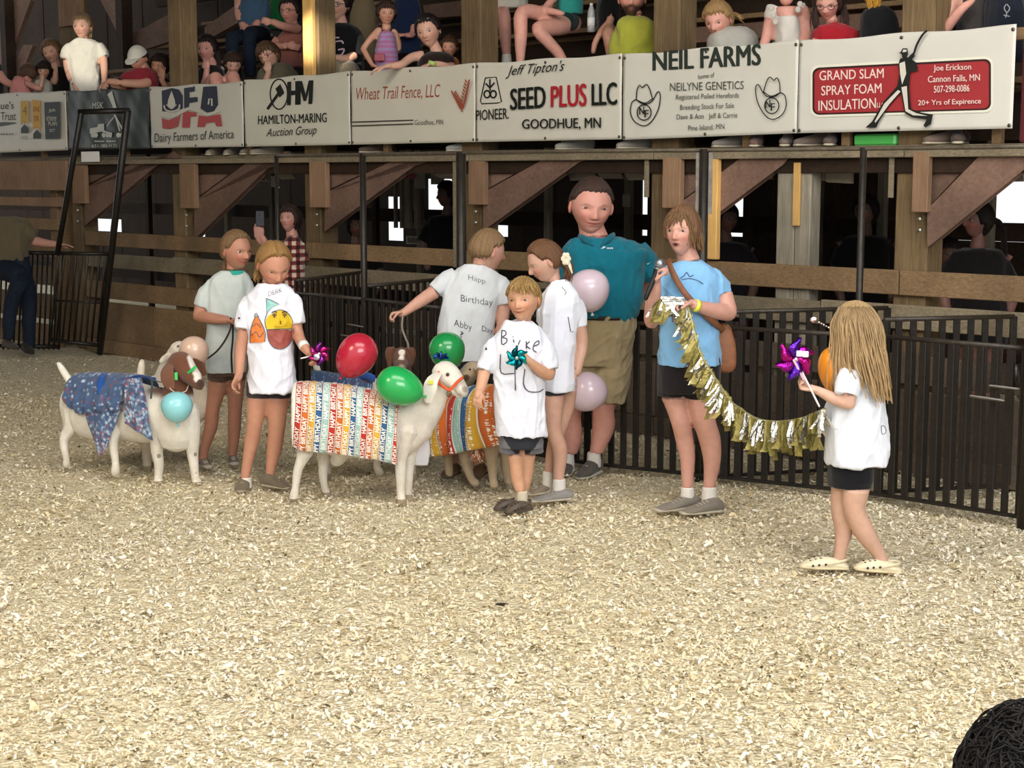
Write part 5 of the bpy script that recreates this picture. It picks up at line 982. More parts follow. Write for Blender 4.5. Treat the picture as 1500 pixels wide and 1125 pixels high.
# --- white goat in the rainbow coat (centre)
g1 = Goat('white goat with orange halter wearing a rainbow HAPPY BIRTHDAY coat', (520, 733), seed=3)
g1.trunk([(446, 590, 635, .07, .02), (458, 572, 660, .11, .02), (490, 572, 668, .13, .01), (530, 578, 672, .135, 0), (565, 584, 672, .13, -.01), (592, 582, 668, .12, -.02), (612, 590, 652, .09, -.03)])
g1.body.add(loft([g1.p(598, 625, -.02), g1.p(614, 610, -.03), g1.p(630, 590, -.04), g1.p(642, 568, -.05), g1.p(650, 552, -.05)], [.14, .12, .092, .068, .056], [.105, .09, .07, .055, .05], side=(.8, 0, .6), n=20))
g1.trunk([(500, 655, 676, .06, .02), (494, 664, 684, .045, .04)], g1.body)
g1.leg([(452, 630, 21, -.06), (449, 655, 14, -.07), (441, 676, 8.5, -.07), (436, 690, 7, -.06), (433, 712, 5.6, -.06), (431, 724, 6.5, -.07), (430, 729, 6.8, -.08)])
g1.leg([(472, 635, 19, .10), (475, 660, 13, .1), (474, 680, 8, .1), (473, 694, 7, .1), (475, 712, 5.4, .1), (478, 722, 6.2, .1), (479, 725, 6.5, .1)])
g1.leg([(596, 630, 20, -.08), (590, 655, 13, -.08), (587, 675, 9, -.08), (587, 690, 8.4, -.08), (587, 718, 6.3, -.08), (588, 732, 7.2, -.09), (589, 737, 7.6, -.09)])
g1.leg([(606, 635, 18, .03), (601, 660, 11.5, .04), (599, 680, 8.5, .04), (598, 700, 7.5, .04), (598, 722, 6, .04), (600, 733, 7, .03), (601, 737, 7.2, .03)])
g1.body.add(loft([g1.p(646, 552, -.05), g1.p(650, 546, -.06), g1.p(661, 552, -.09), g1.p(671, 563, -.12), g1.p(678, 573, -.14)], [.052, .072, .062, .044, .036], [.058, .066, .056, .040, .034], side=(.6, .2, .8), n=20))
g1.fine.add(loft([g1.p(668, 562, -.12), g1.p(676, 571, -.14), g1.p(679, 575, -.145)], [.030, .034, .028], [.036, .036, .03], side=(.6, .2, .8))); g1.fine.add(loft([g1.p(664, 572, -.11), g1.p(674, 579, -.13)], [.024, .018], n=10))
g1.ear([(643, 546, -.12), (634, 556, -.155), (629, 572, -.165), (627, 590, -.16)], [7, 10.5, 11.5, 6], side=(.9, -.3, 0)); g1.ear([(655, 540, .02), (668, 548, .05), (672, 556, .06)], [6, 8, 5])
def paint1(V, c):
    c = blend(c, g1.near(V, (682, 570, -.17), .022) * .6, '9a7a70'); c = blend(c, g1.near(V, (674, 577, -.15), .02) * .5, 'a98a80'); c = blend(c, g1.near(V, (656, 549, -.13), .020) * .35, '9a8478'); return blend(c, g1.near(V, (600, 640, -.1), .18) * .12, 'c9a898')
g1.done(paint1); eyes(g1, [(656, 549, -.132)], .012)
strap(g1, [[(644, 563, -.14), (650, 567, -.165), (659, 572, -.172)], [(659, 572, -.172), (666, 564, -.178), (674, 556, -.178), (678, 553, -.16)], [(644, 563, -.14), (641, 555, -.135), (643, 545, -.12)]], .0085, 'd8562c', th=.006)
mk('halter_ring', *loft([g1.p(658 + 3.5 * math.cos(t), 577 + 4.5 * math.sin(t), -.175) for t in np.linspace(0, 6.28, 14)], .0022, n=6, k=1), STEEL, g1.root, col='5a5a5a')
mk('ear_tag', *box(g1.p(631, 560, -.175), (.014, .002, .011)), PLASTIC, g1.root, col='c9c94a', smooth=False)
g = G(); r_ = np.random.default_rng(2); bc = g1.p(646, 527, -.06)
for i in range(26): v = nrm(np.array([r_.normal(), r_.normal(), abs(r_.normal()) * .8])); g.add(loft([bc, bc + v * .03 + [0, 0, .006], bc + v * .052], [.003, .008, .002], .0015, side=r_.normal(0, 1, 3), n=6))
g.mk('bow', FOIL, g1.root, col='2a4f9a', label='shiny blue gift bow')
striped_coat(g1, [(431, 563, 650, .12, .0), (450, 561, 656, .155, .0), (490, 564, 658, .17, 0), (530, 570, 664, .175, 0), (562, 578, 668, .17, -.01), (588, 590, 676, .15, -.02)], 'rainbow striped HAPPY BIRTHDAY fabric coat', stripes=16, gap=.008)
# white cloth hanging below her chest
g1.cloth('white_cloth', 'dfdce2', rows=[(682, 605, 628, .012, .08), (660, 606, 630, .02, .06), (640, 606, 630, .03, .03)], amp=.004, vox=.006)

# --- goat behind with blue blanket
g2 = Goat('white bodied goat with brown head wearing a blue blanket behind the rainbow coated goat', (560, 700), seed=5, base='d3cabb')
g2.trunk([(462, 560, 620, .08, 0), (490, 556, 640, .12, 0), (530, 552, 640, .13, 0), (570, 556, 636, .12, 0), (592, 560, 625, .09, 0)])
g2.body.add(loft([g2.p(580, 580, 0), g2.p(588, 558, 0), g2.p(590, 540, 0)], [.09, .07, .055], n=16)); g2.body.add(loft([g2.p(590, 542, .0), g2.p(589, 528, -.03), g2.p(588, 519, -.01)], [.055, .06, .05], [.05, .055, .045], n=16))
g2.body.add(loft([g2.p(589, 530, 0), g2.p(588, 534, -.10), g2.p(588, 538, -.15)], [.05, .038, .03], n=14))
for x, x2 in ((575, 571), (598, 602)): g2.ear([((x + 589) / 2, 520, 0), (x2 + (2 if x < 589 else -2), 511, -.02), (x2 - (1 if x < 589 else -1), 519, -.03), (x2, 535, -.03)], [4, 6, 6.5, 3.5], th=.014)
g2.limb([(466, 566, 6, 0), (466, 548, 5.5, .02), (463, 536, 5, .02), (461, 530, 3.5, .02)], g2.fine)
g2.leg([(556, 640, 12, -.05), (554, 665, 6.5, -.05), (552, 682, 5.5, -.05), (556, 692, 6.5, -.06)]); g2.leg([(600, 630, 11, 0), (605, 665, 6.5, 0), (604, 688, 5.5, 0), (606, 700, 6.5, 0)]); g2.leg([(475, 630, 12, 0), (478, 670, 7, 0), (480, 698, 6, 0)])
g2.done(lambda V, c: blend(blend(blend(c, g2.near(V, (588, 526, -.03), .17) * (V[:, 2] > g2.p(588, 552)[2]), '5d3a28'), g2.near(V, (589, 521, -.10), .035) * smooth(.022, .012, abs(V[:, 0] - g2.p(589, 520)[0])), 'e5ddd0') if True else c, g2.near(V, (589, 514, -.06), .03) * smooth(.025, .015, abs(V[:, 0] - g2.p(589, 520)[0])), 'e5ddd0'))
P_, V, Fc, us, vs = coat(g2, [(459, 544, 570, .12, 0), (480, 548, 590, .14, 0), (510, 552, 600, .15, 0), (548, 556, 600, .14, 0)], 'blanket'); cc = np.tile(lin('39506f'), (len(V), 1)); r_ = np.random.default_rng(9)
spots = r_.random(len(V)); cc[spots > .9] = lin('8a9ab4'); cc[spots < .06] = lin('8a3a44'); o = mk('coat', V, Fc, CLOTH, g2.root, col=cc, label='blue patterned fabric coat'); o.modifiers.new('s', 'SOLIDIFY').thickness = .004
g = G().add(loft([g2.p(522, 552, -.02), g2.p(535, 550, -.10), g2.p(549, 555, -.16)], .022, .004, side=(0, 0, 1), n=8)); g.mk('ribbon', CLOTH, g2.root, col='284f9c')

# --- tan goat to the right, rainbow coat
g3 = Goat('tan goat in a rainbow coat standing behind the boy with the teal pinwheel', (712, 716), seed=7, base='c4ad8e')
g3.trunk([(738, 585, 640, .08, .0), (718, 572, 650, .12, .0), (696, 572, 655, .13, .06), (672, 578, 655, .13, .14), (655, 585, 650, .11, .22), (645, 592, 640, .08, .26)])
g3.body.add(loft([g3.p(662, 595, .24), g3.p(668, 575, .20), g3.p(678, 560, .12), g3.p(686, 548, .06)], [.10, .08, .065, .055], n=18))
g3.body.add(loft([g3.p(700, 544, .10), g3.p(691, 543, .05), g3.p(683, 548, -.0), g3.p(680, 552, -.03)], [.045, .055, .042, .032], [.045, .055, .038, .03], n=16))
g3.ear([(697, 538, -.02), (704, 546, -.05), (706, 556, -.05)], [5, 7, 4])
g3.leg([(676, 640, 17, .08), (681, 665, 10, .06), (685, 685, 7.5, .04), (690, 700, 6, .02), (696, 708, 7, .0)])
g3.leg([(716, 630, 20, -.04), (719, 655, 12, -.05), (721, 680, 8, -.05), (722, 700, 6, -.05), (724, 711, 6.5, -.07)]); g3.leg([(736, 630, 17, .05), (740, 660, 10, .05), (741, 685, 7.5, .05), (744, 705, 6, .05), (747, 714, 6.5, .03)]); g3.leg([(655, 640, 12, .24), (656, 670, 8, .24), (658, 694, 6, .24)])
g3.done(lambda V, c: blend(blend(c, g3.near(V, (683, 555, -.05), .03), '5a4436'), g3.near(V, (704, 548, -.05), .045) * .7, '5a3826')); eyes(g3, [(688, 542, -.012)], .009)
striped_coat(g3, [(744, 574, 640, .12, -.02), (722, 568, 652, .15, -.02), (700, 566, 658, .16, .03), (675, 574, 664, .16, .10), (652, 584, 668, .14, .20), (640, 592, 665, .12, .24)], 'rumpled rainbow striped HAPPY BIRTHDAY fabric coat', stripes=12, amp=.014, gap=.01)
g = G(); r_ = np.random.default_rng(12)
for i in range(34): p0 = g3.p(699 + r_.normal(0, 4), 662 + r_.uniform(-3, 6), -.17); g.add(loft([p0, p0 + [r_.normal(0, .012), -.005, -.02], p0 + [r_.normal(0, .02), r_.normal(0, .01), -.045]], .0022, n=5), ['c98a58', 'c8c0b0', 'b05a3a'][i % 3])
g.mk('tinsel', FOIL, g3.root, kind='stuff')

# --- brown headed white goat, left
g4 = Goat('white goat with brown head and blue patterned coat at the left of the ring', (230, 705), seed=9)
g4.trunk([(106, 565, 628, .08, .30), (120, 553, 640, .115, .28), (150, 551, 650, .13, .2), (185, 555, 648, .125, .1), (215, 563, 650, .125, 0), (240, 572, 648, .125, -.08), (258, 584, 642, .11, -.13)])
g4.body.add(loft([g4.p(258, 640, -.14), g4.p(258, 612, -.15), g4.p(260, 585, -.15), g4.p(262, 563, -.12), g4.p(264, 550, -.10)], [.118, .115, .10, .082, .07], [.09, .095, .09, .08, .07], n=20))
g4.body.add(loft([g4.p(259, 538, -.08), g4.p(264, 532, -.13), g4.p(275, 545, -.19), g4.p(285, 555, -.24), g4.p(291, 562, -.27)], [.055, .074, .062, .050, .040], [.06, .072, .06, .046, .038], side=(.5, 0, .8), n=20))
g4.fine.add(loft([g4.p(284, 561, -.22), g4.p(293, 567, -.27)], [.026, .02], n=10))
g4.ear([(250, 530, -.15), (245, 542, -.21), (246, 557, -.24), (253, 571, -.245)], [7, 11.5, 12, 6], side=(.9, -.3, .2)); g4.ear([(282, 527, -.02), (292, 536, .0), (299, 549, .0)], [6, 9, 5])
g4.limb([(106, 562, 6.5, .3), (101, 556, 6, .31), (95, 547, 5.5, .32), (90, 539, 5, .32), (86, 533, 3.5, .32)], g4.fine)
g4.leg([(110, 600, 23, .27), (104, 625, 12.5, .26), (94, 642, 7.5, .25), (94, 656, 6, .25), (97, 672, 5.2, .25), (97, 680, 6, .25)])
g4.leg([(166, 612, 15, .07), (170, 624, 13, .03), (166, 640, 9, .0), (166, 655, 7, .0), (169, 675, 5.6, .0), (169, 688, 6.6, -.02), (169, 692, 6.8, -.02)])
g4.leg([(238, 600, 17, -.12), (234, 622, 15.5, -.13), (231, 645, 11.5, -.12), (230, 662, 9, -.1), (233, 680, 7.5, -.1), (232, 698, 6.2, -.1), (232, 706, 7.6, -.12), (232, 709, 7.8, -.12)])
g4.leg([(276, 602, 16, -.14), (279, 624, 14.5, -.15), (281, 645, 11.5, -.14), (282, 663, 8.8, -.13), (284, 680, 7.2, -.13), (286, 698, 6.2, -.13), (288, 706, 7.6, -.15), (289, 708, 7.8, -.15)])
def paint4(V, c):
    zc = g4.p(262, 572, -.15)[2]; m = smooth(.29, .24, np.linalg.norm(V - g4.p(266, 545, -.16), axis=1)) * smooth(zc - .06, zc - .02, V[:, 2] - .10 * abs(V[:, 0] - g4.p(258, 550)[0])); c = blend(c, m, '6b422e'); c = blend(c, smooth(.075, .05, np.linalg.norm((V - g4.p(247, 554, -.235)) * np.array([1.3, .6, .7]), axis=1)) * .6, '7d5440')
    a = g4.p(279, 523, -.19); b_ = g4.p(291, 553, -.25); t = np.clip(((V - a) @ (b_ - a)) / ((b_ - a) @ (b_ - a)), 0, 1); dd = np.linalg.norm((V - a - t[:, None] * (b_ - a))[:, [0, 2]], axis=1); c = blend(c, smooth(.024, .017, dd) * (V[:, 1] < a[1] + .06), 'e6ddd0')
    c = blend(c, g4.near(V, (294, 561, -.30), .028), '46342c')
    for q in ((233, 668, -.13), (287, 666, -.16), (289, 693, -.16)): c = blend(c, g4.near(V, q, .016) * .8, '7a6656')
    return c
g4.done(paint4); eyes(g4, [(265, 535, -.205)], .012)
strap(g4, [[(269, 551, -.235), (276, 546, -.262), (287, 537, -.275)], [(252, 528, -.16), (262, 545, -.225), (270, 551, -.24)]], .009, '2fae52')
mk('ear_tag', *box(g4.p(258, 551, -.245), (.009, .002, .022)), PLASTIC, g4.root, col='52c060', smooth=False)
g = G(); nk = [g4.p(248, 566, -.24), g4.p(252, 572, -.26), g4.p(261, 575, -.27), g4.p(272, 573, -.26), g4.p(276, 564, -.22)]; g.add(loft(nk, .0025, n=6)); g.mk('neck_cord', CLOTH, g4.root, col='d9d0c0')
def spotcol(V, seed, base='46597a'):
    r = np.random.default_rng(seed); c = np.tile(np.array(lin(base)), (len(V), 1))
    for i in range(300):
        q = V[r.integers(len(V))]; m = smooth(.011, .006, np.linalg.norm((V - q) * np.array([1, .3, 1]), axis=1) * (1 + .5 * r.random())); c = blend(c, m, ['b4c0d0', '7f9ab0', '8a4f5c', '5f7090'][r.integers(4)])
    return c
P_, V, Fc, us, vs = coat(g4, [(118, 549, 590, .125, .29), (140, 548, 604, .14, .23), (165, 549, 602, .15, .16), (190, 551, 600, .155, .09), (206, 553, 600, .16, .05)], 'coat', n_side=60, amp=.01); o = mk('coat', V, Fc, CLOTH, g4.root, col=spotcol(V, 1), label='dusty blue fabric coat with a small scattered print'); o.modifiers.new('s', 'SOLIDIFY').thickness = .004
def sheet(goat, quad, n, m, bulge, name, col, seed, parent=None, mat=None):
    q = [np.array(goat.p(*k)) for k in quad]; V = []
    for i in range(n):
        for j in range(m):
            a, b_ = i / (n - 1), j / (m - 1); p = q[0] * (1 - a) * (1 - b_) + q[1] * a * (1 - b_) + q[2] * a * b_ + q[3] * (1 - a) * b_; p = p + np.array([0, -1, 0]) * (bulge * math.sin(a * 3.14) * math.sin(b_ * 3.14) + .006 * math.sin(a * 14 + b_ * 9 + seed)); V.append(p)
    V = np.array(V); Fc = [[i * m + j, (i + 1) * m + j, (i + 1) * m + j + 1, i * m + j + 1] for i in range(n - 1) for j in range(m - 1)]
    o = mk(name, V, Fc, mat or CLOTH, parent or goat.root, col=spotcol(V, seed, col) if seed else col); o.modifiers.new('s', 'SOLIDIFY').thickness = .004; return o
sheet(g4, [(119, 588, .12), (182, 588, -.08), (151, 667, -.05), (145, 666, -.02)], 50, 50, .03, 'coat_flap', '465a7c', 4)
sheet(g4, [(182, 555, -.09), (208, 553, -.14), (224, 646, -.24), (183, 620, -.17)], 40, 50, .03, 'coat_flap', '44546f', 6)
g = G().add(loft([g4.p(152, 548, .10), g4.p(148, 556, .02), g4.p(147, 568, .0), g4.p(147, 577, .0)], .019, .003, side=(1, .2, 0), n=8)); g.mk('ribbon', CLOTH, g4.root, col='1f4f98'); g = G().add(loft([g4.p(172, 559, .02), g4.p(188, 556, -.04), g4.p(204, 552, -.10), g4.p(228, 556, -.19)], .012, .003, side=(0, 0, 1), n=8)); g.mk('ribbon', CLOTH, g4.root, col='1f3f80')
g = G()
for pts in ([(206, 552, -.12), (222, 556, -.2), (221, 584, -.24)], [(222, 556, -.2), (236, 560, -.24)]): g.add(loft([g4.p(*q) for q in pts], .006, .002, side=(1, 0, 0), n=6))
g.mk('tie_string', CLOTH, g4.root, col='3f4a44')
sheet(g4, [(241, 640, -.05), (276, 632, -.05), (262, 662, -.03), (256, 662, -.03)], 16, 16, .02, 'coat_lining', 'c9c8d2', 0)

# --- white goat mostly hidden behind the brown headed one
g5 = Goat('pale goat mostly hidden behind the brown headed goat, tail raised', (215, 690), seed=11, base='d6cbb8')
g5.trunk([(203, 565, 620, .08, .12), (222, 552, 632, .11, .12), (245, 545, 632, .12, .12), (275, 546, 628, .11, .12), (295, 555, 618, .08, .12)])
g5.body.add(loft([g5.p(236, 575, .1), g5.p(245, 548, .08), g5.p(252, 530, .05), g5.p(258, 518, .02)], [.08, .07, .06, .055], n=16)); g5.body.add(loft([g5.p(258, 520, .05), g5.p(263, 513, .0), g5.p(268, 520, -.04)], [.05, .06, .04], n=16))
g5.ear([(252, 518, .0), (242, 524, -.03), (235, 531, -.04)], [4.5, 6, 3.5], side=(.4, 0, .9)); g5.ear([(272, 512, .0), (279, 507, -.02), (284, 515, -.02)], [4, 6, 4])
g5.limb([(206, 560, 6, .12), (206, 548, 6, .12), (207, 536, 5.5, .12), (208, 530, 4, .12)], g5.fine); g5.leg([(216, 620, 15, .05), (215, 650, 9, .05), (215, 670, 7, .05), (216, 688, 7, .04)]); g5.leg([(130, 600, 10, .12), (128, 640, 7, .12), (129, 668, 6, .12)] if False else [(228, 620, 12, .2), (226, 680, 6, .2)])
g5.done(lambda V, c: blend(blend(c, g5.near(V, (262, 509, -.04), .02), '2c221d'), g5.near(V, (255, 513, -.02), .014), '2c221d'))

# ================================================================ balloons, ropes, pinwheels, garland
def balloon(px, py, d, Yref, rx, rz, tilt, col, label, knot=(0, -1), group='round party balloons'):
    c = np.array(at(px, py, Yref + d)); s_ = F / (Yref + d) / math.cos(PITCH); rx, rz = rx / s_, rz / s_; t = math.radians(tilt); ax = np.array([math.cos(t), 0, math.sin(t)]); up = np.array([-math.sin(t), 0, math.cos(t)])
    n, m = 40, 30; V = []
    for i in range(m + 1):
        ph = math.pi * i / m; z = math.cos(ph); w = math.sin(ph) * (1 + .10 * z)
        zz = z * rz * (1.0 if z > 0 else 1.06)
        for j in range(n): a = 2 * math.pi * j / n; V.append(c + ax * rx * w * math.cos(a) + np.array([0, 1, 0]) * rx * w * math.sin(a) + up * zz)
    Fc = [[i * n + j, (i + 1) * n + j, (i + 1) * n + (j + 1) % n, i * n + (j + 1) % n] for i in range(m) for j in range(n)]
    o = mk('balloon', V, Fc, LATEX, col=col, label=label, cat='balloon', group=group)
    k0 = c - up * rz * 1.04; mk('knot', *loft([k0, k0 - up * .010, k0 - up * .014, k0 - up * .024], [.006, .004, .008, .011], n=10, k=2, cap='flat'), LATEX, o, col=col); return o, k0 - up * .02
Y1 = g1.Y
balloon(522, 521, .10, Y1, 29, 35, -35, 'b3263a', 'red balloon tied above the blue blanket')
balloon(585, 566, -.22, Y1, 28.5, 35.5, 68, '24a352', 'bright green balloon lying on its side beside the white goat')
balloon(655, 514, .22, Y1, 27, 28, 10, '1f8a46', 'darker green balloon above the white goat with the blue bow')
balloon(259, 596, -.34, g4.Y, 23.5, 23.0, 0, '8fd0d6', 'pale turquoise balloon hanging at the chest of the brown headed goat')
balloon(284, 516, .08, g4.Y, 22, 24, 0, 'cfae98', 'peach balloon partly behind the brown headed goat')
Ym = Yfoot(697)
balloon(863, 425, -.35, Ym, 30.5, 31, 8, 'd9c4cf', 'upper pale pink balloon in front of the teal polo')
balloon(861, 574, -.30, Ym, 29, 29.5, -40, 'd6c0cc', 'lower pale pink balloon in front of the khaki shorts')
Yg = Yfoot(838)
balloon(1221, 541, -.02, Yg, 23, 34, 5, 'df8a24', 'orange balloon beside the long haired girl')
def rope(name, pts, r, col, label, cat='rope', fn=None, mat=None):
    return mk(name, *loft([fn(*q) for q in pts], r, n=8, k=6), mat or CLOTH, col=col, label=label, cat=cat)
Yb = ground(672, 700).y; f_ = lambda x, y, d: np.array(at(x, y, Yb + d))
rope('lead_rope', [(590, 463, -.06), (589, 480, -.05), (594, 495, -.04), (598, 506, -.03), (596, 516, -.02)], .006, '8a7f74', 'grey braided lead rope from the boy to the brown goat head', fn=f_)
Y2 = ground(330, 688).y; f_ = lambda x, y, d: np.array(at(x, y, Y2 + d))
rope('lead_rope', [(338, 466, -.18), (338, 480, -.19), (330, 498, -.18), (318, 514, -.16), (304, 525, -.14), (295, 530, -.12)], .006, '3a302c', 'dark lead rope curving from the girl hand to the goat halter', fn=f_)
rope('lead_rope', [(341, 470, -.17), (341, 495, -.16), (339, 520, -.15), (340, 545, -.14)], .006, '2e2724', 'dark loose rope end hanging straight down the grey shirt', fn=f_)
# pinwheels
def pinwheel(c, r, tilt, cols, stick, label, seed=1, yaw=0):
    root = empty('pinwheel', c, label, 'pinwheel'); rr = np.random.default_rng(seed); fx = np.array([math.cos(yaw), math.sin(yaw), 0]); fy = np.array([0, 0, 1.]); fz = np.cross(fx, fy)
    mk('stick', *loft([np.array(stick[0]), np.array(stick[1])], .0045, n=8), PLASTIC, root, col='e8e2e6')
    for k in range(6):
        a = k * math.pi / 3 + tilt; u = fx * math.cos(a) + fy * math.sin(a); v = -fx * math.sin(a) + fy * math.cos(a); L_ = []
        for i in range(7):
            for j in range(4):
                s_, t_ = i / 6, j / 3; w = .62 * r * math.sin(min(1, s_ * 1.15) * math.pi * .8 + .3); L_.append(np.array(c) + u * r * s_ + v * (t_ - .15) * w + fz * (.035 * t_ * (1 - t_) * 2 - .01 + .018 * math.sin(s_ * 3) * t_))
        Fc = [[i * 4 + j, (i + 1) * 4 + j, (i + 1) * 4 + j + 1, i * 4 + j + 1] for i in range(6) for j in range(3)]
        mk('blade', L_, Fc, FOIL, root, col=cols[k % len(cols)]).modifiers.new('s', 'SOLIDIFY').thickness = .0012
    mk('hub', *ell(np.array(c) - fz * .0 + np.array([0, -.02, 0]), (.011, .009, .011), None, 12, 8), FOIL, root, col='d8d8e0'); return root
q = lambda Pn, x, y, d: np.array(at(x, y, Pn + d))
Yk = ground(378, 719).y; pinwheel(q(Yk, 468, 518, -.17), .07, .3, ['b8267e', '8a2f9c', 'c43a8a'], (q(Yk, 441, 525, -.15), q(Yk, 470, 518, -.16)), 'magenta foil pinwheel held by the girl with the crayon face shirt', 2, .4)
mk('pinwheel_center', *ell(q(Yk, 464, 523, -.2), (.02, .008, .02), None, 14, 10), FOIL, bpy.data.objects['pinwheel'], col='c8c8e0')
pinwheel(q(Yg, 1165, 526, -.13), .10, .2, ['a01f9a', '5f2ab0', 'b81f86'], (q(Yg, 1200, 595, -.115), q(Yg, 1166, 527, -.125)), 'purple foil pinwheel held by the long haired girl', 3, .3)
pw_ = bpy.data.objects['pinwheel.001']
for x in (1171, 1180): bevel(mk('center_card', *box(q(Yg, x, 518 + (x - 1171) * .1, -.17), (.014, .003, .014), None), PRINT, pw_, col='d6d6de', smooth=False), .003)
mk('second_stick', *loft([q(Yg, 1163, 528, -.15), q(Yg, 1177, 556, -.12)], .006, n=8), PLASTIC, pw_, col='e6bcd0')
Yc = ground(760, 750).y; pinwheel(q(Yc, 757, 524, -.22), .065, .4, ['159aa6', '0c5560', '1fb4bc'], (q(Yc, 770, 540, -.20), q(Yc, 758, 524, -.21)), 'teal foil pinwheel held in the fist of the young boy', 4, .2)
wa = empty('beaded_wand', q(Yg, 1195, 468, .1), 'small pink and white sparkling beaded wand beside the long haired girl', 'wand')
for i in range(7): mk('bead', *ell(q(Yg, 1200 + i * 3.5, 472 + i * 1.9, .1), (.006, .006, .005), None, 10, 8), FOIL, wa, col='e8c4c8' if i % 2 else 'f0e6e6')
mk('star_tip', *ell(q(Yg, 1192, 468, .1), (.018, .008, .014), None, 8, 5), FOIL, wa, col='f0dada', smooth=False)
FOIL2 = vmat('gold_foil', .42, metal=.45, var=.3, vscale=60, bump=.6, bscale=50)
# foil garland
gl = empty('garland', q(Yfoot(750), 1100, 600, -.3), 'gold and silver fringed foil garland draped from the woman to the girl', 'garland')
Yw = Yfoot(750); ys = lambda x: Yw - .24 + (Yg - .1 - (Yw - .24)) * min(1, max(0, (x - 1010) / 200))
path = [(968, 438), (985, 436), (1001, 440), (1010, 459), (1017, 485), (1024, 512), (1036, 535), (1049, 556), (1062, 575), (1072, 589), (1091, 603), (1112, 614), (1142, 617), (1176, 612), (1209, 598)]
GP = spline(np.array([at(x, y, ys(x)) for x, y in path]), 8); mk('cord', *loft(GP, .006, .004, n=6, k=1), FOIL2, gl, col='a8a070')
r_ = np.random.default_rng(33); cs = np.concatenate([[0], np.cumsum(np.linalg.norm(np.diff(GP, axis=0), axis=1))]); tot = cs[-1]; nst = 290
for i in range(nst):
    t = (i + r_.uniform(-.3, .3)) / nst * tot; p = np.array([np.interp(t, cs, GP[:, k]) for k in range(3)]); gold = (int(i / nst * 24) % 2 == 0) if t > tot * .42 else r_.random() < .38
    ln = r_.uniform(.11, .17) * (.8 if not gold else 1); w = r_.uniform(.008, .013) * (1.5 if gold else .7); sw = r_.normal(0, .25 if not gold else .08); out = np.array([sw, r_.normal(-.1, .25), -1.]); out = nrm(out); steep = t < tot * .42
    if steep: out = nrm(out + np.array([-.45, 0, 0]))
    pts = [p, p + out * ln * .4 + r_.normal(0, .003, 3), p + out * ln * .75 + r_.normal(0, .006, 3), p + out * ln + r_.normal(0, .012, 3)]
    P4 = spline(np.array(pts), 3); sd = nrm(np.array([1, r_.normal(0, .5), 0])); V = np.vstack([P4 - sd * w, P4 + sd * w]); n_ = len(P4)
    mk('foil_strip', V, [[k, k + 1, n_ + k + 1, n_ + k] for k in range(n_ - 1)], FOIL2 if gold else FOIL, gl, col='94884c' if gold else 'cfccc2')
for k in range(4):
    a = at(968 + k * 2, 436 + k * 3.5, Yw - .26); b_ = at(1002, 437 + k * 2.4, Yw - .26); mk('folded_strip', *bar(a, b_, .004, .014), FOIL, gl, col='e6e4de', smooth=False)
# dry leaf lying on the shavings
lf = G(); c = np.array(ground(735, 891)); r_ = np.random.default_rng(5)
for k in range(9): a = r_.uniform(0, 6.28); v = np.array([math.cos(a), math.sin(a), .5]); lf.add(loft([c + [0, 0, .012], c + v * .014 + [0, 0, .012], c + v * .03], [.006, .009, .002], .002, n=6))
mk('leaf', *remesh(lf, .003, 1)[:2], vmat('dry_leaf', .7, var=.4, vscale=60), col='2b241b', label='small crumpled dark leaf lying alone on the shavings', cat='leaf')
# ================================================================ spectators in the grandstand
GR = 'spectators in the grandstand'
def crowd(label, px, off, skin='fair', seed=None):
    Y = wpt(px, 80, off).y; P = Person(label, Y=Y, px=px, skin=skin, vox=.0125, group=GR, seed=seed); return P
HD = dict(lowres=True)
P = crowd('spectator in dark top at the far left edge leaning pink arms on the rail', -8, -.12, 'pink'); P.rows([(150, -40, 6, .1), (100, -36, 4, .1)]); P.limb([(-8, 100, 9, 0), (6, 118, 6, -.1), (18, 124, 5, -.14), (26, 126, 4, -.15)]); P.hand(24, 126, -.15, (1, -.1, -.2), (0, 0, -1), .16, .4); P.finish(); P.cloth('t_shirt', '2a2024', rows=[(150, -44, 6, .12), (110, -40, 4, .12), (92, -34, 0, .08)], amp=.006)
P = crowd('spectator in pink shirt with brown hair bowed forward over the rail', 36, -.2, 'pink'); P.head(40, 108, 26, yaw=60, pitch=-55, **HD); P.neck(32, 120, 6); P.rows([(134, 16, 44, .1), (120, 20, 42, .09)]); P.limb([(40, 122, 5, -.1), (52, 128, 4.5, -.16), (58, 130, 4, -.16)]); P.finish(); P.cloth('t_shirt', 'c4837c', rows=[(140, 14, 48, .12), (122, 17, 44, .12), (112, 22, 38, .08)], amp=.006); P.cap_hair('5a4030', t=.08, front=.15, side=-.2, nape=-.35)
P = crowd('small dark haired child resting chin on folded hands', 63, -.35); P.head(64, 103, 25, yaw=12, pitch=-15, child=1, **HD); P.neck(62, 116, 5); P.rows([(160, 50, 76, .08), (120, 52, 74, .07)]); P.limb([(53, 128, 4, -.05), (58, 132, 4, -.12), (62, 118, 3.5, -.14)]); P.hand(62, 118, -.15, (.1, 0, 1), (0, 1, 0), .11, .6); P.finish(); P.cloth('t_shirt', 'b9b2a6', rows=[(165, 48, 78, .1), (125, 50, 76, .09), (116, 55, 70, .06)], amp=.005); P.cap_hair('2c1d16', t=.08, front=.15, side=-.1, nape=-.3)
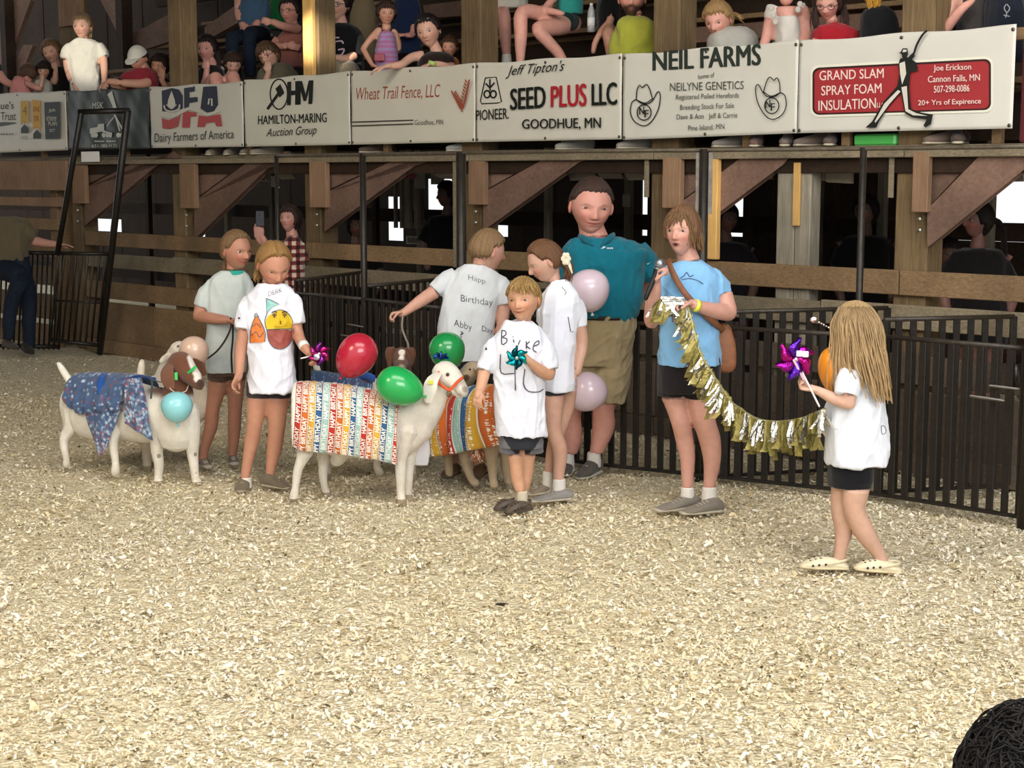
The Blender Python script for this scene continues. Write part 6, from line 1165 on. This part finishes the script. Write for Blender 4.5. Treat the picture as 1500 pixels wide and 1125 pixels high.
P = crowd('girl with light brown hair leaning her cheek on her hand', 77, -.5); P.head(76, 76, 33, yaw=-8, pitch=-12, roll=12, **HD); P.neck(82, 96, 6); P.rows([(160, 64, 100, .1), (108, 68, 98, .09)]); P.limb([(72, 108, 5, -.05), (80, 120, 5, -.12), (82, 100, 3.5, -.15)]); P.hand(82, 102, -.16, (-.25, 0, 1), (0, .9, 0), .14, .7); P.finish(); P.cloth('t_shirt', '1e1a1c', rows=[(165, 62, 102, .11), (110, 66, 100, .1), (98, 74, 94, .06)], amp=.005); P.cap_hair('7a5c42', t=.07, front=.28, side=-.1, nape=-.4, long=1); P.locks([[(86, 64, 0), (91, 76, 0), (92, 94, 0)], [(84, 62, .04), (90, 80, .05), (89, 98, .05)]], '7a5c42', n=24, r=.012, spread=.01)
P = crowd('girl standing in a plain white T-shirt at the left corner post', 122, -.16, 'fair'); P.head(121, 39, 36, yaw=-10, pitch=-6, child=.5, **HD); P.neck(122, 58, 6.5); P.rows([(150, 104, 146, .1), (90, 102, 146, .1), (64, 104, 142, .08)])
P.limb([(102, 68, 8, 0), (99, 92, 6.5, -.02), (103, 112, 5.5, -.06), (108, 124, 4.5, -.09)]); P.hand(108, 124, -.1, (.5, -.3, -.6), (0, 0, -1), .15, .3); P.limb([(148, 70, 7, 0), (152, 90, 6, -.04), (153, 108, 5, -.10), (153, 118, 4, -.14)]); P.hand(152, 117, -.15, (0, -.2, -1), (.3, .9, 0), .15, .4); P.finish()
P.cloth('t_shirt', 'c9c6bc', rows=[(135, 104, 147, .12), (110, 102, 146, .12), (80, 99, 147, .11), (64, 100, 146, .09), (57, 110, 134, .06)], limbs=[[(104, 64, 8, 0), (99, 74, 9, -.01), (97, 86, 9, -.01)], [(144, 64, 8, 0), (150, 74, 8, 0), (154, 84, 8, -.02)]], amp=.011, sc=26); P.cap_hair('8a7050', t=.05, front=.28, side=0, nape=-.3); P.locks([[(129, 34, .03), (132, 46, .04), (131, 58, .04)]], '8a7050', n=16, r=.01, spread=.01)
P = crowd('man in a white cap and red T-shirt resting both forearms on the rail', 198, -.22, 'mid'); P.head(203, 86, 36, yaw=-25, pitch=-28, child=0, **HD); P.neck(212, 104, 8); P.rows([(170, 184, 230, .13), (118, 184, 232, .12), (108, 195, 228, .09)]); P.limb([(224, 112, 9, -.05), (214, 122, 7.5, -.14), (186, 122, 6, -.24), (160, 119, 4.6, -.26)]); P.hand(160, 119, -.26, (-1, -.1, -.5), (0, .3, -1), .17, .5); P.limb([(188, 112, 8, 0), (182, 126, 6, -.1), (166, 124, 5, -.2)]); P.finish()
P.cloth('t_shirt', '8c2a35', rows=[(172, 180, 232, .15), (125, 180, 234, .145), (110, 186, 232, .12), (100, 196, 224, .08)], limbs=[[(222, 110, 12, -.04), (216, 119, 11, -.1)], [(190, 110, 11, 0), (184, 118, 10, -.06)]], amp=.008); P.cap_hair('3c2c22', t=.03, front=.3, side=.05, nape=-.25)
D_, F_ = sph(60, 40); R_ = head_shape(D_, 0, 0); m_ = R_[:, 2] > .12; Rn = R_ * 1.0; Rn = Rn + nrm(D_) * (np.where(m_, .055, -.03))[:, None]; mk('cap', Rn @ P.M * P.hh + P.hc, F_, CLOTH, P.root, col='d8d3c6')
br = [np.array(q) @ P.M * P.hh + P.hc for q in ((0, .36, .16), (0, .52, .12), (0, .66, .06))]; mk('cap_brim', *loft(br, [.30 * P.hh, .28 * P.hh, .16 * P.hh], [.012, .01, .006], side=P.M[0], n=20), CLOTH, P.root, col='d8d3c6')
P = crowd('girl covering her mouth with her hand beside the man in the white cap', 236, -.45, 'tan'); P.head(234, 96, 32, yaw=-20, pitch=-8, roll=-10, **HD); P.neck(240, 114, 6); P.rows([(170, 222, 252, .1), (122, 224, 252, .09)]); P.limb([(248, 122, 5, -.05), (244, 128, 5, -.14), (236, 116, 4, -.17)]); P.hand(238, 116, -.17, (0, 0, 1), (0, 1, 0), .15, .15, 1, .2); P.finish(); P.cloth('t_shirt', '17161a', rows=[(172, 220, 254, .11), (124, 222, 253, .1), (114, 230, 246, .06)], amp=.004); P.cap_hair('2a1a14', t=.07, front=.22, side=-.2, nape=-.4, long=1)
P = crowd('woman with dark hair holding her hand to her mouth left of the bright post', 306, -.55, 'pink'); P.head(303, 72, 38, yaw=-14, pitch=-5, child=.1, **HD); P.neck(310, 94, 7); P.rows([(170, 288, 328, .12), (110, 290, 328, .11)]); P.limb([(295, 112, 6, -.05), (300, 122, 6, -.14), (303, 102, 4.5, -.18)]); P.hand(303, 103, -.18, (-.05, 0, 1), (0, 1, 0), .16, .7); P.limb([(300, 150, 10, 0), (316, 114, 10, -.3), (318, 170, 8, -.3)]); P.limb([(318, 150, 10, 0), (342, 113, 10, -.3), (344, 170, 8, -.3)]); P.finish()
P.cloth('t_shirt', '1f1b1c', rows=[(170, 284, 330, .13), (112, 286, 330, .13), (96, 296, 322, .07)], amp=.006); P.cap_hair('251a17', t=.06, front=.27, side=-.1, nape=-.45, long=1); P.locks([[(312, 58, 0), (319, 76, 0), (321, 104, -.02)], [(310, 56, .04), (318, 80, .05), (316, 106, .03)]], '251a17', n=26, r=.013, spread=.01)
P = crowd('child with brown hair peeking over knees, white sleeve showing', 341, -.75, 'fair'); P.head(342, 94, 32, yaw=14, pitch=-20, child=1, **HD); P.neck(338, 110, 6); P.rows([(170, 320, 352, .1), (112, 322, 352, .09)]); P.finish(); P.cloth('t_shirt', 'b8b4a8', rows=[(170, 316, 354, .11), (112, 318, 352, .1)], limbs=[[(326, 96, 6, 0), (322, 104, 7, 0)]], amp=.005); P.cap_hair('3f2b20', t=.07, front=.2, side=0, nape=-.3)
P = crowd('seated person in blue jeans and faded blue shirt, head above the frame', 366, -1.25, 'pink'); P.head(372, -28, 40, yaw=-20, **HD); P.neck(372, -6, 8); P.rows([(50, 352, 392, .12), (10, 352, 392, .12)]); P.limb([(350, -5, 7, 0), (351, 25, 6, -.08), (362, 44, 5, -.15)]); P.limb([(386, 0, 7, 0), (380, 30, 6, -.12), (360, 48, 5, -.2), (344, 46, 4.5, -.25)]); P.hand(344, 48, -.26, (-.4, 0, -1), (0, 1, 0), .17, .3); P.finish(); P.cloth('t_shirt', '3f5a74', rows=[(40, 350, 394, .14), (10, 350, 396, .14), (-6, 358, 388, .08)], amp=.008)
P.cloth('jeans', '1f2836', limbs=[[(384, 52, 13, 0), (372, 50, 12, -.3), (366, 56, 11, -.38), (366, 112, 8, -.36)], [(362, 54, 12, 0), (346, 56, 11, -.3), (340, 62, 10, -.36), (346, 115, 8, -.3)]], amp=.006, mat=DENIM)
P = crowd('person in round glasses leaning forward in an olive grey shirt', 396, -.5, 'fair'); P.head(394, 82, 38, yaw=-22, pitch=-14, roll=22, glasses='2a1d16', **HD); P.neck(406, 100, 7); P.rows([(170, 380, 432, .12), (112, 382, 432, .11)]); P.limb([(384, 112, 7, -.05), (388, 122, 6, -.12), (394, 106, 4.5, -.16)]); P.hand(393, 106, -.16, (0, 0, 1), (0, 1, 0), .15, .7); P.finish(); P.cloth('t_shirt', '5e5a48', rows=[(170, 374, 440, .14), (115, 376, 438, .14), (100, 384, 430, .1), (92, 398, 420, .06)], amp=.009); P.cap_hair('5c432f', t=.07, front=.2, side=.0, nape=-.3, jag=.06)
P = crowd('woman with dark rimmed glasses in a salmon top beside the bright post', 424, -1.0, 'pink'); P.head(426, 16, 40, yaw=-25, pitch=-6, child=.1, glasses='1e1614', **HD); P.neck(430, 40, 7); P.rows([(90, 408, 446, .12), (50, 410, 446, .11)]); P.limb([(412, 52, 7, 0), (402, 66, 6, -.1), (418, 68, 5, -.2)]); P.hand(420, 66, -.2, (1, 0, -.2), (0, 1, 0), .16, .4); P.limb([(436, 42, 7, -.1), (414, 38, 6, -.25), (400, 32, 5, -.28)]); P.hand(398, 32, -.28, (-1, 0, .2), (0, 1, 0), .15, .8); P.finish(); P.cloth('t_shirt', '9a6258', rows=[(100, 406, 448, .13), (60, 406, 448, .13), (44, 416, 444, .08)], amp=.008); P.cap_hair('1f1512', t=.06, front=.27, side=-.1, nape=-.35)
P = crowd('person in a green T-shirt seated behind, only a shoulder showing', 406, -1.9, 'pink'); P.head(408, -24, 34, **HD); P.neck(408, -4, 6); P.rows([(40, 394, 424, .1), (5, 394, 424, .1)]); P.finish(); P.cloth('t_shirt', '1f6b3c', rows=[(44, 392, 426, .12), (8, 392, 426, .12), (-4, 400, 418, .06)], amp=.006)
P = crowd('woman in a black T-shirt with a pale letter print beside the bright post', 500, -.55, 'fair'); P.head(495, 8, 44, yaw=-18, pitch=-4, child=.1, smile=.8, glasses='3a2c28', **HD); P.neck(500, 34, 8); P.rows([(130, 482, 528, .13), (70, 482, 528, .13), (42, 486, 524, .1)]); P.limb([(524, 50, 9, 0), (526, 76, 7.5, -.06)]); P.limb([(526, 78, 7, -.08), (508, 86, 6.5, -.2), (490, 84, 5, -.26)]); P.hand(492, 84, -.26, (-1, 0, .1), (0, 1, 0), .16, .7); P.finish()
P.cloth('t_shirt', '121214', rows=[(130, 478, 534, .15), (90, 478, 533, .15), (60, 480, 531, .14), (42, 484, 526, .11), (34, 492, 512, .06)], limbs=[[(520, 46, 10, 0), (527, 62, 10, -.02), (528, 74, 10, -.05)]], amp=.008)
d = P.decal(.004); PKG = 'b79fa8'
for st in ([(497, 55), (483, 57), (482, 72), (484, 80)], [(503, 64), (500, 60), (490, 62), (487, 72), (488, 82), (500, 80), (504, 72), (495, 73)]): d.add(ribbon(st, 2.2, k=3), PKG)
d.mk('lettering', PRINT, P.root); P.cloth('trousers', '857a66', limbs=[[(505, 110, 14, 0), (490, 100, 13, -.3), (484, 104, 12, -.38), (484, 150, 9, -.36)], [(518, 112, 14, 0), (510, 104, 13, -.3), (508, 150, 10, -.36)]], amp=.006); P.cap_hair('1c1310', t=.07, front=.25, side=-.05, nape=-.3)
P = crowd('little girl in a purple and pink striped tank top with a hand on the rail', 563, -.3, 'mid'); P.head(566, 20, 34, yaw=12, pitch=-6, child=1, **HD); P.neck(566, 40, 6); P.rows([(110, 552, 580, .08), (60, 552, 580, .08), (46, 554, 576, .06)]); P.limb([(555, 45, 6, 0), (542, 58, 5, 0), (532, 72, 4.6, -.02)]); P.limb([(532, 72, 4.6, -.02), (540, 86, 4.2, -.08), (546, 96, 3.6, -.12)]); P.hand(546, 95, -.12, (.8, -.2, -.4), (0, 0, -1), .13, .4); P.limb([(577, 48, 6, .02), (584, 66, 5, .05), (582, 84, 4, 0)]); P.finish()
P.cloth('tank_top', 'a8688e', rows=[(115, 549, 585, .1), (80, 549, 583, .1), (60, 552, 580, .09), (46, 557, 576, .07)], amp=.004, paint=lambda V, c: blend(c, (np.sin(V[:, 2] * 150) > .2) * 1.0, '9a86ac')); P.cap_hair('3a241b', t=.07, front=.22, side=-.1, nape=-.35, long=1); P.locks([[(557, 12, 0), (553, 24, 0), (552, 36, .02)]], '3a241b', n=14, r=.01, spread=.008)
bevel(mk('phone', *box(P.p(556, 84, -.16), (.045, .006, .03), None), PLASTIC, col='8c1f30', smooth=False, label='small red phone case lying on the rail beside the little girl', cat='phone'), .004)
P = crowd('person in a khaki shirt seated behind the woman in black', 532, -1.3, 'pink'); P.head(532, -32, 40, **HD); P.neck(532, -8, 7); P.rows([(60, 516, 552, .12), (5, 516, 552, .12)]); P.finish(); P.cloth('t_shirt', '75664c', rows=[(90, 510, 556, .14), (30, 512, 554, .14), (-4, 520, 546, .08)], amp=.008)
P = crowd('person in dark navy clothes seated behind, one pale hand on the knee', 594, -1.3, 'pink'); P.head(596, -40, 40, **HD); P.neck(596, -16, 7); P.rows([(60, 576, 614, .12), (-5, 576, 614, .12)]); P.limb([(612, 0, 7, 0), (608, 30, 6, -.1), (604, 50, 5, -.2), (596, 52, 4.4, -.26)]); P.hand(597, 52, -.27, (-1, 0, .1), (0, 0, -1), .17, .3); P.finish(); P.cloth('t_shirt', '16233f', rows=[(80, 572, 618, .15), (20, 572, 618, .15), (-12, 584, 610, .08)], amp=.008)
P = crowd('woman with sunglasses on her dark hair leaning both arms on the rail', 628, -.2, 'fair'); P.head(628, 46, 47, yaw=-16, pitch=-10, roll=10, child=.1, **HD); P.neck(640, 76, 8); P.rows([(150, 614, 662, .12), (92, 614, 664, .11), (80, 622, 660, .08)]); P.limb([(618, 82, 8, -.02), (604, 84, 7, -.06), (592, 92, 6.5, -.12)]); P.limb([(592, 93, 6, -.14), (580, 96, 5.6, -.2), (566, 97, 4.4, -.24)]); P.hand(567, 97, -.24, (-1, -.1, -.25), (0, 0, -1), .17, .35); P.limb([(664, 88, 8, .0), (660, 98, 6.5, -.12), (640, 94, 5.2, -.22), (632, 95, 4.2, -.24)]); P.hand(632, 94, -.24, (-1, -.1, -.3), (0, 0, -1), .16, .3); P.finish()
P.cloth('tank_top', '251a18', rows=[(160, 610, 668, .14), (95, 611, 668, .14), (82, 618, 662, .12), (76, 628, 654, .07)], amp=.005); P.cap_hair('211513', t=.05, front=.3, side=0, nape=-.35); mk('wristband', *loft([P.p(634, 90, -.245), P.p(632, 96, -.245)], [.034, .034], n=14, cap='flat', side=(0, 1, 0)), PLASTIC, P.root, col='a7c06a')
g = G(); [g.add(ell(np.array([sg * .14, .30, .38]) @ P.M * P.hh + P.hc, (.024, .01, .018), P.M, 14, 10)) for sg in (-1, 1)]; g.add(loft(np.array([[-.3, .12, .36], [-.14, .3, .40], [.14, .3, .40], [.3, .12, .36]]) @ P.M * P.hh + P.hc, .003, n=6)); g.mk('sunglasses', PLASTIC, P.root, col='1a1614')
P = crowd('small child in an orange shirt squeezed beside the wooden post', 658, -.35, 'mid'); P.head(659, 69, 30, yaw=-12, pitch=-8, child=1, **HD); P.neck(658, 84, 5); P.rows([(150, 646, 672, .08), (94, 646, 672, .08)]); P.limb([(650, 92, 5, -.02), (644, 100, 4.5, -.1), (652, 102, 4, -.16)]); P.finish(); P.cloth('t_shirt', 'b8652e', rows=[(150, 644, 674, .1), (96, 644, 674, .1), (84, 650, 668, .06)], amp=.005); P.cap_hair('4a2f1c', t=.06, front=.25, side=0, nape=-.3)
def legs_person(label, px, off, skin, shirt, shx, hipy, legs, arms=(), shorts=None, socks=None, shirt_extra=()):
    P = crowd(label, px, off, skin); P.head(px, hipy - 95, 44, yaw=-10, **HD); P.neck(px, hipy - 68, 8); P.rows([(hipy, shx[0] + 3, shx[1] - 3, .12), (hipy - 55, shx[0] + 3, shx[1] - 3, .12)])
    for l_ in list(legs) + list(arms): P.limb(l_)
    P.finish(); P.cloth('t_shirt', shirt, rows=[(hipy, shx[0], shx[1], .14), (hipy - 40, shx[0], shx[1], .14), (hipy - 60, shx[0] + 8, shx[1] - 8, .1)], amp=.007)
    if shorts: P.cloth('shorts', shorts[0], limbs=shorts[1], amp=.005)
    for q in (socks or ()): P.sock(*q)
    P.cap_hair('4a3020', t=.06, side=-.1); return P
legs_person('spectator in a white T-shirt sitting with one shin showing in a pale sock', 742, -.9, 'pink', 'b7b1a4', (712, 772), 14, [[(735, 18, 9, 0), (738, 22, 9.5, -.3), (740, 50, 9, -.36), (742, 85, 6, -.36)], [(722, 20, 9, 0), (722, 26, 9.5, -.2), (718, 55, 8, -.25), (716, 90, 6, -.25)]], [[(716, -10, 7, -.1), (716, 14, 6, -.2), (730, 20, 5, -.3)]], socks=[(742, 79, 96, 7, -.36)])
legs_person('spectator in a teal green tank top sitting with bare crossed shins', 832, -.9, 'pink', '2c8a80', (815, 854), 22, [[(830, 28, 12, 0), (800, 22, 11, -.2), (766, 18, 10.5, -.34), (763, 52, 9.5, -.38), (762, 92, 6, -.38)], [(840, 34, 13, .02), (815, 40, 13, -.2), (788, 42, 10, -.36), (802, 60, 9, -.34), (818, 78, 8, -.3), (830, 100, 6, -.3)]], [[(818, -10, 6, -.1), (800, 12, 5.5, -.25), (815, 18, 5, -.32), (824, 20, 4, -.33)]], shorts=('13302c', [[(838, 30, 14, 0), (826, 30, 14, -.12)]]))
legs_person('spectator in black leaning on one arm left of the bearded man', 888, -.8, 'mid', '111012', (874, 908), 46, [[(896, 46, 10, 0), (892, 50, 10, -.3), (896, 84, 7, -.3)]], [[(896, 6, 7, -.1), (894, 30, 6, -.15), (882, 44, 5, -.2), (872, 62, 4.6, -.22), (869, 76, 4, -.22)]])
bt = empty('water_bottle', wpt(866, 46, -.75), 'clear water bottle with white label on the bench left of the black shirt', 'bottle'); b0 = np.array(wpt(866, 47, -.75)); mk('bottle_body', *loft([b0, b0 + [0, 0, .13], b0 + [0, 0, .17], b0 + [0, 0, .2]], [.03, .03, .024, .012], n=16, cap='flat'), PLASTIC, bt, col='a8aaa8'); mk('bottle_label', *loft([b0 + [0, 0, .04], b0 + [0, 0, .11]], .0315, n=18, cap='flat'), PRINT, bt, col='e4e4e0'); mk('bottle_cap', *loft([b0 + [0, 0, .2], b0 + [0, 0, .22]], .014, n=12, cap='flat'), PLASTIC, bt, col='dcdcdc')
yb = G().add(loft([wpt(716, 96, -.5), wpt(716, 80, -.5), wpt(714, 66, -.5)], [.10, .09, .05], .05, n=16, side=WU)); V, Fc, Nn = remesh(yb, .01); mk('bag', wrink(V, Nn, .012, 20, 4), Fc, CLOTH, col='b98a24', label='yellow fabric bag on the boards behind the wooden post', cat='bag')
P = crowd('bearded man in a yellow green T-shirt beside the wooden post', 928, -.4, 'pink'); P.head(926, -2, 54, yaw=-8, pitch=-6, child=0, beard='2c1c15', **HD); P.neck(930, 26, 11); P.rows([(130, 904, 962, .14), (60, 904, 962, .14), (36, 908, 958, .1)]); P.limb([(906, 42, 10, 0), (904, 80, 8, -.05), (908, 110, 7, -.1)]); P.finish(); P.cloth('t_shirt', 'a3a43c', rows=[(130, 898, 966, .16), (90, 900, 966, .16), (50, 901, 965, .15), (34, 904, 962, .13), (27, 912, 952, .10), (23, 922, 943, .07)], limbs=[[(910, 42, 12, 0), (904, 60, 12, 0), (903, 82, 11, -.02)], [(954, 42, 12, 0), (962, 62, 12, 0), (962, 84, 11, 0)]], amp=.010); P.cap_hair('2c1c15', t=.05)
P = crowd('girl with blond ponytail in a grey white hoodie frowning over the rail', 1062, -.28, 'pink'); P.head(1052, 30, 52, yaw=-28, pitch=-20, roll=4, child=.6, **HD); P.neck(1068, 54, 8); P.rows([(120, 1044, 1108, .12), (64, 1044, 1108, .11)]); P.finish(); P.cloth('hoodie', 'a9a69c', rows=[(130, 1038, 1112, .15), (64, 1036, 1112, .14), (50, 1041, 1107, .12), (43, 1052, 1098, .09), (39, 1062, 1088, .07)], amp=.010); P.cap_hair('a88456', t=.06, front=.26, side=.05, nape=-.25); P.locks([[(1066, 18, .02), (1080, 22, .04), (1088, 30, .04)]], 'a88456', n=22, r=.01, spread=.008)
P = crowd('woman in a white top with lace sleeves leaning on the rail', 1150, -.32, 'pink'); P.head(1158, -36, 54, yaw=-10, **HD); P.neck(1152, -2, 9); P.rows([(120, 1128, 1176, .13), (50, 1130, 1176, .12), (10, 1134, 1174, .09)]); P.limb([(1130, 20, 10, 0), (1124, 48, 8, -.05), (1118, 70, 7, -.1)]); P.limb([(1176, 16, 10, 0), (1184, 44, 9, -.05), (1180, 66, 7, -.12)]); P.finish()
P.cloth('lace_top', 'c9c2b8', rows=[(120, 1130, 1174, .15), (60, 1132, 1172, .145), (24, 1134, 1170, .12)], limbs=[[(1134, 8, 11, 0), (1128, 30, 11, 0)], [(1170, 8, 10, 0), (1174, 14, 10, 0)]], amp=.007); P.cap_hair('3a2620', t=.06, long=1)
for x, y in ((1130, 12), (1133, 22), (1136, 32), (1172, 6), (1169, 14)): mk('lace_flower', *ell(P.p(x, y, -.16), (.02, .006, .02), None, 12, 8), CLOTH, P.root, col='b8b0a6')
P = crowd('girl in a red T-shirt and glasses looking down at the rail', 1222, -.32, 'pink'); P.head(1213, 4, 50, yaw=-22, pitch=-26, child=.6, glasses='2a1416', **HD); P.neck(1220, 38, 8); P.rows([(120, 1196, 1252, .12), (56, 1196, 1252, .12)]); P.limb([(1198, 40, 8, 0), (1192, 60, 7, -.06)]); P.finish(); P.cloth('t_shirt', 'a01c28', rows=[(120, 1188, 1259, .14), (56, 1188, 1258, .13), (43, 1192, 1253, .11), (37, 1202, 1242, .08), (34, 1211, 1233, .06)], amp=.008); P.cap_hair('3c2620', t=.07, front=.24, side=-.2, nape=-.45, long=1); P.locks([[(1196, 0, 0), (1194, 20, 0), (1196, 44, -.04)]], '3c2620', n=20, r=.012, spread=.01); P.locks([[(1232, -4, 0), (1238, 18, 0), (1240, 40, -.04)]], '3c2620', n=20, r=.012, spread=.01)
P = crowd('blond child in a plain black T-shirt left of the wooden post', 1284, -.36, 'fair'); P.head(1282, -20, 46, yaw=6, child=1, **HD); P.neck(1284, 8, 8); P.rows([(120, 1264, 1310, .11), (40, 1264, 1310, .11), (18, 1268, 1304, .08)]); P.limb([(1304, 26, 8, 0), (1312, 46, 7, -.04)]); P.finish(); P.cloth('t_shirt', '17171a', rows=[(120, 1260, 1314, .13), (40, 1260, 1314, .13), (20, 1262, 1312, .11), (13, 1268, 1304, .09), (9, 1277, 1295, .06)], amp=.007)
P.cap_hair('c99432', t=.09, front=.15, side=-.2, nape=-.5, long=1); P.locks([[(1270, -10, -.05), (1272, 8, -.06), (1278, 18, -.08)], [(1292, -10, -.05), (1290, 6, -.06), (1284, 16, -.08)]], 'c99432', n=20, r=.01, spread=.008)
P = crowd('spectator at the right whose bent bare arm rests over dark grey fabric', 1412, -.4, 'pink'); P.head(1418, -76, 50, **HD); P.neck(1418, -46, 9); P.rows([(80, 1396, 1440, .12), (-10, 1396, 1440, .12)]); P.limb([(1414, -30, 10, -.02), (1396, 0, 10, -.06), (1386, 40, 8, -.1)]); P.limb([(1386, 42, 8, -.12), (1408, 14, 7, -.2), (1424, 2, 5, -.2)]); P.finish(); P.cloth('t_shirt', '3b3634', rows=[(90, 1398, 1446, .14), (10, 1400, 1446, .14), (-34, 1404, 1436, .08)], amp=.010)
P = crowd('spectator in a dark navy shirt with a small white print at the right end', 1472, -.4, 'pink'); P.head(1472, -84, 54, **HD); P.neck(1472, -50, 9); P.rows([(80, 1450, 1496, .12), (-16, 1450, 1496, .12)]); P.finish(); P.cloth('t_shirt', '1b1f2a', rows=[(90, 1444, 1502, .15), (20, 1445, 1501, .15), (-30, 1454, 1490, .09)], amp=.008)
d = P.decal(.004); [d.add(ribbon(st, 1.4), '8f8f92') for st in ([(1474, 6), (1471, 12), (1475, 18), (1479, 12), (1475, 6)], [(1475, 18), (1473, 26)], [(1470, 22), (1479, 24)])]; d.mk('shirt_print', PRINT, P.root)
# feet of the front row seen under the banners
shoes = [(316, 222, 1, '9a8c78'), (342, 221, 1, '8a7f74'), (366, 222, 1, '7d7468'), (388, 221, -1, '8d857a'), (548, 219, -1, '54483e'), (676, 217, -1, '8a8a86'), (836, 214, -1, '8f8c84'), (926, 211, -1, '8b857c'), (1066, 209, -1, '77706a'), (1108, 209, 1, '6b5248'), (1152, 208, 1, '70645c'), (1186, 208, -1, '6a5c54'), (1216, 207, 1, '5c5048'), (1376, 203, -1, '6b5a50'), (1402, 202, 1, '4e4238')]
nm_ = ['under the left end of the auction banner', 'second of three under the auction banner', 'third of three under the auction banner', 'under the gavel of the auction banner', 'dark, under the fence company banner', 'pale, beside the second wooden post', 'large, under the seed dealer banner', 'large, where the seed and ranch banners meet', 'under the middle of the ranch banner', 'brown, under the right hat emblem', 'below the seam of the two right banners', 'just left of the green tub, toe pointing left', 'partly hidden by the green tub', 'reddish brown, under the batter', 'darkest, right of the batter']
for (x, y, dr_, col), w_ in zip(shoes, nm_):
    b0 = np.array(W(wU(x, -.08), ZD + .002, -.06)); v = np.array(WN) * .9 + np.array(WU) * dr_ * .5; v = nrm(v); g = G(); sd = np.cross(v, [0, 0, 1.]); f = lambda a, z: b0 + v * a + np.array([0, 0, z]); b0 = b0 - v * .17
    g.add(loft([f(0, .045), f(.06, .048), f(.13, .04), f(.2, .032), f(.26, .025)], [.036, .04, .04, .045, .03], [.045, .048, .04, .03, .022], side=sd, n=14)); V, Fc, _ = remesh(g, .008, 2); o = mk('shoe', V, Fc, CLOTH, col=col, label='shoe on the stand floor ' + w_, cat='shoe', group='shoes showing under the banners')
    mk('sole', *loft([f(-.01, .008), f(.13, .008), f(.27, .008)], [.036, .044, .034], .009, side=sd, n=14), RUB, o, col='b3a994')
    mk('sock', *loft([f(.04, .07), f(.03, .16)], .035, n=12), CLOTH, o, col='3a3330')
# people and clutter in the barn behind the ring
def back_person(label, x, off, sc, shirt, skin='6b4a3c', hair='1c1412', yaw=0, y0=330, pony=False):
    P = Person(label, Y=wpt(x, 300, off).y, px=x, skin=skin, vox=.014); P.root.location.z = 0; ORG[P.root.name][2] = 0; h = .23 * P.s; top = y0
    P.head(x, top + h / 2, h, yaw=yaw, **HD); P.neck(x, top + h * 1.25, h * .2); gy = 256 + EYE * P.s; k = h
    P.rows([(top + k * 4.2, x - k * .7, x + k * .7, .12), (top + k * 2.4, x - k * .75, x + k * .75, .12), (top + k * 1.55, x - k * .8, x + k * .8, .1)])
    for sg in (-1, 1): P.limb([(x + sg * k * .85, top + k * 1.7, k * .24, 0), (x + sg * k, top + k * 2.7, k * .2, -.02), (x + sg * k * .8, top + k * 3.5, k * .14, -.1)]); P.limb([(x + sg * k * .35, top + k * 4, k * .42, 0), (x + sg * k * .35, gy, k * .2, 0)])
    P.finish(); P.cloth('t_shirt', shirt, rows=[(top + k * 4.1, x - k * .85, x + k * .85, .15), (top + k * 2.4, x - k * .85, x + k * .85, .14), (top + k * 1.5, x - k * .8, x + k * .8, .11), (top + k * 1.3, x - k * .4, x + k * .4, .06)], limbs=[[(x + sg * k * .7, top + k * 1.7, k * .32, 0), (x + sg * k * .98, top + k * 2.4, k * .3, 0)] for sg in (-1, 1)], amp=.006)
    P.cap_hair(hair, t=.07, side=-.1, nape=-.4, long=1)
    if pony: P.locks([[(x + k * .3, top + k * .3, 0), (x + k * .75, top + k * .7, 0), (x + k * .8, top + k * 1.6, 0)]], hair, n=16, r=.012, spread=.01)
    return P
back_person('dark shape of a person in black standing against the bright doorway', 655, -1.6, 1, '131214', y0=268, yaw=-60)
back_person('person in a dark top leaning beyond the left knee brace', 522, -1.6, 1, '141214', y0=314, yaw=20)
back_person('woman with a ponytail in a black tank top before the bright opening', 1432, -1.2, 1, '191517', skin='7a4c40', y0=298, yaw=-70, pony=True)
back_person('person with raised hands in the dark stall right of the grey post', 1268, -2.1, 1, '151416', y0=288, yaw=-40)
back_person('person seated low beyond the rail at the right', 1388, -2.4, 1, '3a2420', y0=352, yaw=0)
back_person('dark haired person behind the rail right of the pale stud', 1064, -1.8, 1, '1d1a22', y0=300, yaw=30)
for x, y, w_, h_, c_, nm in ((596, 252, 14, 10, 'b04860', 'pink sheet of paper pinned up behind the ring'), (608, 254, 14, 22, 'a8a49c', 'pale printed sheet pinned beside the pink one'), (632, 246, 18, 24, '9a968e', 'pale printed sheet pinned by the dark doorway'), (596, 346, 26, 12, 'b0aca2', 'white hand lettered stall card'), (622, 346, 12, 10, 'aaa69c', 'small white stall card'), (397, 258, 12, 16, 'b8b4ac', 'white notice in the dark gap above the phone'), (913, 285, 9, 18, 'a09c94', 'crumpled pale paper hanging on a stall upright')):
    c0 = wpt(x + w_ / 2, y + h_ / 2, -1.9); s_ = F / c0.y; o = mk('paper_sheet', *box(c0, (w_ / s_ / 1.25, .002, h_ / s_ / 2), (WU, WN, (0, 0, 1))), PRINT, None, col=c_, smooth=False, label=nm, cat='paper')
    if nm.startswith('white hand') or nm.startswith('small white'):
        V, Fc, sz = text_geo('BERNIE' if w_ > 20 else 'ABBY', bold=.02); u0, z0 = wuv(x + 1, y + h_ - 3, -1.89); u1, z1 = wuv(x + w_ - 2, y + 3, -1.89); mk('lettering', [W(u0 + a * (u1 - u0), z0 + b_ * (z1 - z0), -1.894) for a, b_ in V], Fc, PRINT, o, col='2e2c2a', smooth=False)
for P in PEOPLE: P.fit()
